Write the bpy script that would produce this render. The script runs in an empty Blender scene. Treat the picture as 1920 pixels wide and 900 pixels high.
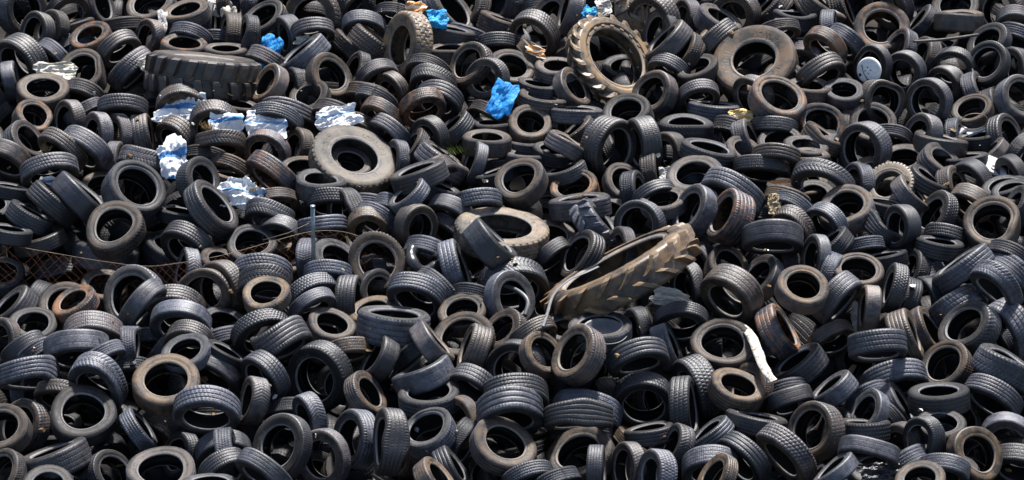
import bpy, math, random
import numpy as np
from mathutils import Vector, Quaternion, Matrix, noise

# ------------------------------------------------------------------ camera, sky, sun, exposure
SC = bpy.context.scene
CAM_Z = 15.2
PITCH = math.radians(26.0)
FOCAL = 5000.0                      # focal length in pixels of a 1920 wide frame
cam = bpy.data.cameras.new('camera')
cam.sensor_width = 36.0
cam.lens = FOCAL / 1920.0 * 36.0
cam.clip_start = 0.5
cam.clip_end = 2000.0
cam_o = bpy.data.objects.new('camera', cam)
cam_o.location = (0, 0, CAM_Z)
cam_o.rotation_euler = (math.radians(90) - PITCH, 0, 0)
SC.collection.objects.link(cam_o)
SC.camera = cam_o

SUN_EL, SUN_AZ = math.radians(60), math.radians(18)      # azimuth from +Y (away from the camera) towards +X
world = bpy.data.worlds.new('World')
SC.world = world
world.use_nodes = True
wn = world.node_tree
wn.nodes.clear()
sky = wn.nodes.new('ShaderNodeTexSky')
sky.sky_type = 'NISHITA'
sky.sun_disc = False
sky.sun_elevation = SUN_EL
sky.sun_rotation = SUN_AZ
sky.air_density = 1.0
sky.dust_density = 2.0
bg = wn.nodes.new('ShaderNodeBackground')
bg.inputs['Strength'].default_value = 0.066
wo = wn.nodes.new('ShaderNodeOutputWorld')
wn.links.new(sky.outputs[0], bg.inputs['Color'])
wn.links.new(bg.outputs[0], wo.inputs['Surface'])

sun = bpy.data.lights.new('sun', 'SUN')
sun.energy = 3.8
sun.angle = math.radians(6)
sun.color = (1.0, 0.97, 0.94)
sun_o = bpy.data.objects.new('sun', sun)
sd = Vector((math.sin(SUN_AZ) * math.cos(SUN_EL), math.cos(SUN_AZ) * math.cos(SUN_EL), math.sin(SUN_EL)))
sun_o.rotation_euler = (-sd).to_track_quat('-Z', 'Y').to_euler()
sun_o.location = (0, 20, 40)
SC.collection.objects.link(sun_o)

SC.view_settings.view_transform = 'Standard'
SC.view_settings.look = 'None'
SC.view_settings.exposure = 1.40
SC.view_settings.gamma = 1.0
SC.view_settings.use_curve_mapping = False
SC.render.engine = 'CYCLES'
SC.cycles.use_denoising = True
SC.cycles.max_bounces = 6
SC.cycles.diffuse_bounces = 3
SC.cycles.glossy_bounces = 3

# ------------------------------------------------------------------ helpers
COL = SC.collection
rng = random.Random(11)


def link(o, parent=None):
    COL.objects.link(o)
    if parent is not None:
        o.parent = parent
    return o


def tag(o, label=None, category=None, group=None, kind=None):
    if label: o['label'] = label
    if category: o['category'] = category
    if group: o['group'] = group
    if kind: o['kind'] = kind
    return o


def empty(name, loc, rot=None, scale=None):
    o = bpy.data.objects.new(name, None)
    o.empty_display_size = 0.1
    o.location = loc
    if rot is not None:
        o.rotation_mode = 'QUATERNION'
        o.rotation_quaternion = rot
    if scale is not None: o.scale = scale
    return link(o)


def mesh(name, verts, faces, mats, smooth=True, uv=None, mat_idx=None):
    me = bpy.data.meshes.new(name)
    me.from_pydata([tuple(map(float, v)) for v in verts], [], [tuple(int(i) for i in f) for f in faces])
    for m in (mats if isinstance(mats, (list, tuple)) else [mats]): me.materials.append(m)
    if uv is not None:
        layer = me.uv_layers.new(name='UVMap')
        li = np.empty(len(me.loops), dtype=np.int32)
        me.loops.foreach_get('vertex_index', li)
        layer.data.foreach_set('uv', np.asarray(uv, dtype=np.float32)[li].ravel())
    if mat_idx is not None: me.polygons.foreach_set('material_index', np.asarray(mat_idx, dtype=np.int32))
    me.polygons.foreach_set('use_smooth', np.full(len(me.polygons), smooth, dtype=bool))
    me.update()
    return me


def obj(name, me, parent=None, loc=None, rot=None, scale=None):
    o = bpy.data.objects.new(name, me)
    if loc is not None: o.location = loc
    if rot is not None:
        o.rotation_mode = 'QUATERNION'
        o.rotation_quaternion = rot
    if scale is not None: o.scale = scale
    return link(o, parent)


FW = Vector((0, math.cos(PITCH), -math.sin(PITCH)))
UP = Vector((0, math.sin(PITCH), math.cos(PITCH)))
RT = Vector((1, 0, 0))
CAMP = Vector((0, 0, CAM_Z))


def slope_dist(px, py):
    """distance from the viewpoint to the face of the heap for a point of the photograph"""
    a = 1 / 33.0
    return 1 / (a + (1 / 25.8 - a) / 900 * py)


def on_heap(px, py, lift=0.0):
    """a point on the face of the heap; lift = metres towards the viewpoint"""
    d = slope_dist(px, py) - lift
    return CAMP + RT * ((px - 960) / FOCAL * d) - UP * ((py - 450) / FOCAL * d) + FW * d


def axis_quat(a, spin=0.0):
    a = Vector(a).normalized()
    return Vector((0, 0, 1)).rotation_difference(a) @ Quaternion((0, 0, 1), spin)


def view_axis(phi, theta):
    """direction given as: angle in the picture plane, tilt away from the line of sight"""
    p, t = math.radians(phi), math.radians(theta)
    return (RT * (math.sin(t) * math.cos(p)) + UP * (math.sin(t) * math.sin(p)) - FW * math.cos(t)).normalized()


# ------------------------------------------------------------------ materials
class Nodes:
    def __init__(self, name):
        self.m = bpy.data.materials.new(name)
        self.m.use_nodes = True
        self.t = self.m.node_tree
        self.t.nodes.clear()
        self.out = self.t.nodes.new('ShaderNodeOutputMaterial')
        self.b = self.t.nodes.new('ShaderNodeBsdfPrincipled')
        self.t.links.new(self.b.outputs[0], self.out.inputs[0])

    def n(self, kind, **kw):
        nd = self.t.nodes.new('ShaderNode' + kind)
        for k, v in kw.items(): setattr(nd, k, v)
        return nd

    def put(self, sock, v):
        if hasattr(v, 'links') or hasattr(v, 'is_linked'):
            self.t.links.new(v, sock)
        else:
            sock.default_value = v

    def math(self, op, a, b=None, c=None, clamp=False):
        nd = self.n('Math', operation=op, use_clamp=clamp)
        self.put(nd.inputs[0], a)
        if b is not None: self.put(nd.inputs[1], b)
        if c is not None: self.put(nd.inputs[2], c)
        return nd.outputs[0]

    def mix(self, f, a, b):
        nd = self.n('Mix', data_type='RGBA')
        self.put(nd.inputs[0], f)
        self.put(nd.inputs[6], a)
        self.put(nd.inputs[7], b)
        return nd.outputs[2]

    def noise(self, vec, scale, detail=4.0, rough=0.6, dist=0.0):
        nd = self.n('TexNoise')
        self.put(nd.inputs['Vector'], vec)
        nd.inputs['Scale'].default_value = scale
        nd.inputs['Detail'].default_value = detail
        nd.inputs['Roughness'].default_value = rough
        nd.inputs['Distortion'].default_value = dist
        return nd.outputs[0]

    def ramp(self, v, lo, hi, a=0.0, b=1.0):
        nd = self.n('MapRange', interpolation_type='SMOOTHSTEP')
        self.put(nd.inputs[0], v)
        nd.inputs[1].default_value = lo
        nd.inputs[2].default_value = hi
        nd.inputs[3].default_value = a
        nd.inputs[4].default_value = b
        return nd.outputs[0]

    def bump(self, h, strength, dist):
        nd = self.n('Bump')
        nd.inputs['Strength'].default_value = strength
        nd.inputs['Distance'].default_value = dist
        self.put(nd.inputs['Height'], h)
        self.t.links.new(nd.outputs[0], self.b.inputs['Normal'])

    def objvec(self, world_pos=False):
        if world_pos:
            return self.n('NewGeometry').outputs['Position']
        tc = self.n('TexCoord')
        oi = self.n('ObjectInfo')
        sc = self.n('VectorMath', operation='SCALE')
        self.t.links.new(oi.outputs['Location'], sc.inputs[0])
        sc.inputs['Scale'].default_value = 7.3
        ad = self.n('VectorMath', operation='ADD')
        self.t.links.new(tc.outputs['Object'], ad.inputs[0])
        self.t.links.new(sc.outputs[0], ad.inputs[1])
        return ad.outputs[0]


def rgb(r, g, b): return (r, g, b, 1.0)


def rubber(name, part, mass=False, pale=False):
    """part: tread / sidewall / liner. Colour traits come from the object's colour
    (red = brown dust, green = grey wear, blue = rust) or, in the joined mass, from an attribute."""
    k = Nodes(name)
    if mass:
        at = k.n('Attribute', attribute_name='traits')
        src = at.outputs['Color']
        fs = 3.2
    else:
        src = k.n('ObjectInfo').outputs['Color']
        fs = 1.0
    sp = k.n('SeparateColor')
    k.t.links.new(src, sp.inputs[0])
    brown, grey, rust = sp.outputs[0], sp.outputs[1], sp.outputs[2]
    v = k.objvec(mass)
    n1 = k.noise(v, 1.7 * fs, 5, 0.62)
    n2 = k.noise(v, 6.0 * fs, 6, 0.68)
    n3 = k.noise(v, 26.0 * fs, 4, 0.7)
    uv = k.n('UVMap').outputs[0]
    su = k.n('SeparateXYZ')
    k.t.links.new(uv, su.inputs[0])
    U, V = su.outputs[0], su.outputs[1]
    patch = k.math('ADD', k.math('MULTIPLY', n1, 0.6), k.math('MULTIPLY', n2, 0.4))
    fine = k.math('ADD', k.math('MULTIPLY', n2, 0.5), k.math('MULTIPLY', n3, 0.5))
    if part == 'tread':
        black, gry, brn = rgb(.0055, .0065, .0095), rgb(.096, .105, .136), rgb(.150, .098, .056)
    elif part == 'sidewall':
        black, gry, brn = rgb(.0065, .0068, .0080), rgb(.060, .062, .067), rgb(.150, .097, .054)
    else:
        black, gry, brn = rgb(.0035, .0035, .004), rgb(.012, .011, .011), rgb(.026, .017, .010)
    if pale: gry, brn = rgb(.25, .235, .205), rgb(.26, .170, .088)
    g = k.math('MULTIPLY', k.math('MULTIPLY', k.ramp(fine, .33, .64, .12, 1.25), k.ramp(n1, .36, .62, .45, 1.35)), grey, clamp=True)
    col = k.mix(g, black, gry)
    bf = k.math('MULTIPLY', k.ramp(patch, .40, .58, .12, 1.0 if part != 'tread' or pale else .75), brown, clamp=True)
    col = k.mix(bf, col, brn)
    rf = k.math('MULTIPLY', k.ramp(patch, .47, .56), rust, clamp=True)
    col = k.mix(rf, col, rgb(.26, .105, .032))
    if part == 'sidewall':
        # scuffed dusty bead edge, with the sky gloss on its lip painted in pale
        edge = k.math('MULTIPLY', k.ramp(V, .66, .72), k.ramp(V, .95, .91))
        edge = k.math('MULTIPLY', edge, k.ramp(fine, .30, .60, .35, 1.0))
        bead = k.mix(brown, rgb(.34, .34, .36), rgb(.40, .33, .25))
        col = k.mix(k.math('MULTIPLY', edge, .8), col, bead)
    # pale scuffs
    sc = k.ramp(n3, .66, .74)
    sc = k.math('MULTIPLY', sc, k.ramp(n1, .5, .65, 0, .30))
    col = k.mix(sc, col, rgb(.30, .29, .27))
    k.put(k.b.inputs['Base Color'], col)
    k.put(k.b.inputs['Roughness'], k.ramp(fine, .3, .7, *((.36, .60) if part == 'tread' else (.48, .74))))
    k.b.inputs['Specular IOR Level'].default_value = {'tread': .40 if mass else .70, 'sidewall': .38, 'liner': .25}[part]
    if part == 'sidewall':
        # moulded lettering band and concentric ribs
        w = k.n('TexNoise', noise_dimensions='2D')
        cm = k.n('CombineXYZ')
        k.put(cm.inputs[0], k.math('MULTIPLY', U, 95.0))
        k.put(cm.inputs[1], k.math('MULTIPLY', V, 9.0))
        k.t.links.new(cm.outputs[0], w.inputs['Vector'])
        w.inputs['Scale'].default_value = 1.0
        w.inputs['Detail'].default_value = 0
        let = k.math('MULTIPLY', k.ramp(w.outputs[0], .52, .56), k.math('MULTIPLY', k.ramp(V, .40, .42), k.ramp(V, .60, .58)))
        seg = k.ramp(k.math('SINE', k.math('MULTIPLY', U, 18.85)), .1, .2)
        let = k.math('MULTIPLY', let, seg)
        rib = k.ramp(k.math('SINE', k.math('MULTIPLY', V, 150.0)), .6, .9)
        rib = k.math('MULTIPLY', rib, k.math('ADD', k.ramp(V, .30, .22), k.ramp(V, .64, .70)))
        h = k.math('ADD', k.math('ADD', k.math('MULTIPLY', let, .8), k.math('MULTIPLY', rib, .5)), k.math('MULTIPLY', n3, .5))
        k.bump(h, .9, .007)
        k.put(k.b.inputs['Base Color'], k.mix(k.math('MULTIPLY', let, .30), col, rgb(.16, .15, .14)))
    elif mass and part == 'tread':
        # grooves and sipes of the half buried tyres
        g1 = k.ramp(k.math('SINE', k.math('MULTIPLY', V, 31.4)), .55, .85)
        zig = k.math('ADD', k.math('MULTIPLY', U, 380.0), k.math('MULTIPLY', k.math('ABSOLUTE', k.math('SUBTRACT', V, .5)), 14.0))
        g2 = k.ramp(k.math('SINE', zig), .3, .8)
        h = k.math('SUBTRACT', k.math('MULTIPLY', n3, .6), k.math('ADD', g1, k.math('MULTIPLY', g2, .6)))
        k.bump(h, .9, .008)
    else:
        k.bump(k.math('ADD', k.math('MULTIPLY', n3, 1.0), k.math('MULTIPLY', n2, .6)), .45, .008)
    return k.m


def simple(name, c1, c2, rough=.6, scale=8.0, spec=.4, bump=.3, metal=0.0, lo=.35, hi=.65, bdist=.01, sub=0.0):
    k = Nodes(name)
    v = k.objvec()
    n = k.noise(v, scale, 6, .65)
    k.put(k.b.inputs['Base Color'], k.mix(k.ramp(n, lo, hi), rgb(*c1), rgb(*c2)))
    k.b.inputs['Roughness'].default_value = rough
    k.b.inputs['Specular IOR Level'].default_value = spec
    k.b.inputs['Metallic'].default_value = metal
    if bump: k.bump(k.noise(v, scale * 4, 5, .65), bump, bdist)
    return k.m


M = {}
for p in ('tread', 'sidewall', 'liner'):
    M[p] = rubber('rubber_' + p, p)
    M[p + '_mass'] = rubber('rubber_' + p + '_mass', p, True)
for p in ('tread', 'sidewall', 'liner'): M[p + '_pale'] = rubber('pale_rubber_' + p, p, False, True)
M['earth'] = simple('dark_earth', (.012, .010, .008), (.030, .024, .018), .95, 2.0, .2, .6)


# ------------------------------------------------------------------ ground under the heap
def ground():
    n = 60
    vs, fs = [], []
    for j in range(n + 1):
        for i in range(n + 1):
            sx = (i / n - .5) * 2; sy = (j / n - .5) * 2
            x = 10 * sx + 390 * sx ** 7
            y = 27 + 9 * sy + 390 * sy ** 7
            t = min(max((y - 21) / 12.5, 0), 1)
            c = on_heap(960, 900 * (1 - t), 0).z
            z = c - 2.3 + .06 * noise.noise(Vector((x * .4, y * .4, 0)))
            if abs(x) > 11: z -= min((abs(x) - 11) * .12, 1.0)
            vs.append((x, y, z))
    for j in range(n):
        for i in range(n):
            a = j * (n + 1) + i
            fs.append((a, a + 1, a + n + 2, a + n + 1))
    o = obj('ground', mesh('ground', vs, fs, M['earth']))
    tag(o, kind='structure')


ground()

# ------------------------------------------------------------------ tyre prototypes (radius 1, axis Z)
def groove(pat, U, V):
    """depth 0..1 of the tread pattern; U 0..1 round the tyre, V -1..1 across"""
    g = np.zeros_like(U)
    fr = lambda x: x - np.floor(x)
    line = lambda c, w: (np.abs(V - c) < w)
    aV = np.abs(V)
    if pat == 'rib':
        for c in (-.56, -.19, .19, .56): g[line(c, .055)] = 1
        g[(aV > .66) & (fr(U * 62) < .26)] = .8
        g[(aV < .5) & (fr(U * 62 + V * .5) < .16)] = .45
    elif pat == 'chevron':
        g[(fr(U * 46 + aV * 1.5) < .24) & (aV > .10)] = .9
        for c in (-.34, .34): g[line(c, .045)] = 1
    elif pat == 'block':
        for c in (-.60, -.20, .20, .60): g[line(c + .03 * np.sin(U * 2 * np.pi * 50), .06)] = 1
        k = np.floor((V + 1) * 2.5)
        g[fr(U * 50 + .5 * (k % 2)) < .24] = .9
    elif pat == 'slant':
        for c in (-.45, .02, .45): g[line(c, .05)] = 1
        g[(fr(U * 54 + V * .9) < .20)] = .75
    elif pat == 'wide':
        for c in (-.5, 0, .5): g[line(c, .075)] = 1
        g[(aV > .6) & (fr(U * 70 + .2 * V) < .2)] = .7
    elif pat == 'sipe':
        for c in (-.62, -.22, .22, .62): g[line(c, .04)] = .9
        zz = np.abs(fr(V * 5) - .5)
        g[fr(U * 84 + zz * .9) < .30] = .6
    elif pat == 'ringed':
        for c in (-.5, -.17, .17, .5): g[line(c, .06)] = .9
    elif pat == 'hexblock':
        z = .07 * np.sin(U * 2 * np.pi * 32)
        k = np.floor((V + 1) * 2)
        for c in (-.5, 0, .5): g[np.abs(V - c - z) < .05] = 1
        g[fr(U * 32 + .5 * (k % 2)) < .12] = 1
    elif pat == 'bald':
        for c in (-.4, .4): g[line(c, .03)] = .35
    elif pat == 'truck':
        z = .05 * np.sign(np.sin(U * 2 * np.pi * 40))
        for c in (-.42, 0, .42): g[np.abs(V - c - z) < .05] = 1
        g[(aV > .42) & (fr(U * 40) < .14)] = .9
        g[(aV <= .42) & (fr(U * 40 + V) < .12)] = .7
    return g


def deform(P, d, seed):
    """slack carcass: slightly oval, sagging, or with one side caved in"""
    if not d: return P
    r = random.Random(seed)
    P = P.copy()
    th = np.arctan2(P[:, 1], P[:, 0])
    p0, p1, p2 = (r.uniform(0, 6.28) for _ in range(3))
    s = 1 + d.get('oval', 0) * np.cos(2 * (th - p0)) + d.get('tri', 0) * np.cos(3 * (th - p1))
    P[:, 2] += d.get('saddle', 0) * np.cos(2 * (th - p2)) * np.hypot(P[:, 0], P[:, 1])
    if 'dent' in d:
        q = np.angle(np.exp(1j * (th - 1.57)))
        w = np.exp(-(q / .60) ** 2)
        s = s - d['dent'] * w
        P[:, 2] *= 1 + .35 * w
        P[:, 2] += .02 * w * np.sin(q * 3)
    P[:, 0] *= s
    P[:, 1] *= s
    return P


def grid(na, prof, wrapu=True):
    """surface of revolution from profile rows (array na x m of rho, z) -> verts, faces"""
    m = prof[0].shape[1] if isinstance(prof, tuple) else len(prof)
    A = np.linspace(0, 2 * np.pi, na, endpoint=False)
    if isinstance(prof, tuple):
        rho, z = prof
    else:
        pr = np.asarray(prof)
        rho = np.repeat(pr[None, :, 0], na, 0)
        z = np.repeat(pr[None, :, 1], na, 0)
    X = rho * np.cos(A)[:, None]
    Y = rho * np.sin(A)[:, None]
    P = np.stack([X, Y, z], -1).reshape(-1, 3)
    i = np.arange(na)[:, None]
    j = np.arange(m - 1)[None]
    a = i * m + j
    b = ((i + 1) % na) * m + j
    Fc = np.stack([a, b, b + 1, a + 1], -1).reshape(-1, 4)
    return P, Fc


def tyre_parts(W, rim, pat, na=300, nw=37, dfm=None, seed=0, depth=.020, low=False, n_side=96):
    """-> dict part -> (verts, faces, uv)"""
    out = {}
    # tread
    v = np.linspace(-1, 1, nw)
    A = np.arange(na) / na
    U, V = np.meshgrid(A, v, indexing='ij')
    crown = 1 - .012 * V ** 2 - .035 * np.clip((np.abs(V) - .80) / .2, 0, 1) ** 2
    g = np.zeros_like(U) if low else groove(pat if na > 150 else 'ringed', U, V)
    edge = np.abs(V) > .985
    g = np.where(edge, 0, g)
    rho = crown - depth * g
    z = V * .455 * W
    P, Fc = grid(na, (rho, z))
    out['tread'] = (P, Fc, np.stack([U.ravel(), (V.ravel() + 1) / 2], -1))
    # sidewalls
    pr = [(.953, .455), (.940, .475), (.915, .492), (.88, .500), (.84, .502), (.79, .492), (rim + .11, .468), (rim + .075, .452),
          (rim + .062, .462), (rim + .045, .455), (rim + .022, .432), (rim + .006, .405), (rim, .372), (rim + .010, .345)]
    pr = np.array(pr) * [1, W]
    tv = np.linspace(0, 1, len(pr))
    if low: pr, tv = pr[[0, 3, 6, 9, 11, 13]], tv[[0, 3, 6, 9, 11, 13]]
    for s in (1, -1):
        q = pr * [1, s]
        P, Fc = grid(n_side, q)
        if s > 0: Fc = Fc[:, ::-1]
        uu = np.repeat(np.arange(n_side) / n_side, len(pr))
        out['side%d' % s] = (P, Fc, np.stack([uu, np.tile(tv, n_side)], -1))
    # liner
    il = [(rim + .010, .345), (rim + .05, .385), (rim + .12, .425), (.82, .452), (.875, .44), (.912, .38), (.928, .25), (.932, 0)]
    il = np.array(il + [(r, -zz) for r, zz in il[-2::-1]]) * [1, W]
    if low: il = il[::2]
    P, Fc = grid(n_side, il)
    uu = np.repeat(np.arange(n_side) / n_side, len(il))
    out['liner'] = (P, Fc, np.stack([uu, np.tile(np.linspace(0, 1, len(il)), n_side)], -1))
    return {k: (deform(a, dfm, seed), b, c) for k, (a, b, c) in out.items()}


VAR = [  # width, rim radius, pattern, slackness
    (.64, .62, 'rib', dict(oval=.03, saddle=.02)),
    (.66, .64, 'chevron', dict(oval=.045, tri=.015, saddle=.04)),
    (.62, .60, 'block', dict(oval=.02, saddle=.025)),
    (.70, .66, 'slant', dict(oval=.05, saddle=.02)),
    (.68, .64, 'wide', dict(oval=.05, tri=.02, saddle=.045)),
    (.62, .61, 'sipe', dict(oval=.015, tri=.01, saddle=.015)),
    (.66, .63, 'bald', dict(oval=.04, tri=.02, saddle=.035)),
    (.84, .66, 'rib', dict(oval=.02, saddle=.015)),
    (.66, .66, 'slant', dict(oval=.03, dent=.22, saddle=.03)),
    (.64, .63, 'chevron', dict(oval=.06, tri=.025, saddle=.05)),
    (.68, .65, 'rib', dict(oval=.05, tri=.03, dent=.10, saddle=.05)),
    (.60, .60, 'wide', dict(oval=.02, saddle=.04)),
]
PROTO = []
for vi, (W_, rim_, pat_, d_) in enumerate(VAR):
    parts = tyre_parts(W_, rim_, pat_, dfm=d_, seed=vi)
    PROTO.append({k: mesh(n, a, b, M[mt], True, c) for (k, n, mt) in
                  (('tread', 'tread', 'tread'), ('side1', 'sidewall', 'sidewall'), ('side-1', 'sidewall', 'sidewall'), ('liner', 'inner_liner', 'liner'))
                  for (a, b, c) in [parts[k]]})


def put_tyre(name, P, axis, R, wr, var, spin, traits):
    k = wr / VAR[var][0]
    root = empty(name, P, axis_quat(axis, spin), (R, R * (1 - .09 * abs(math.sin(spin * 3.7))), R * k))
    for key, nm in (('tread', 'tread'), ('side1', 'sidewall'), ('side-1', 'sidewall'), ('liner', 'inner_liner')):
        c = bpy.data.objects.new(nm, PROTO[var][key])
        COL.objects.link(c)
        c.parent = root
        c.color = (traits[0], traits[1], traits[2], 1)
    return root


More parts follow.
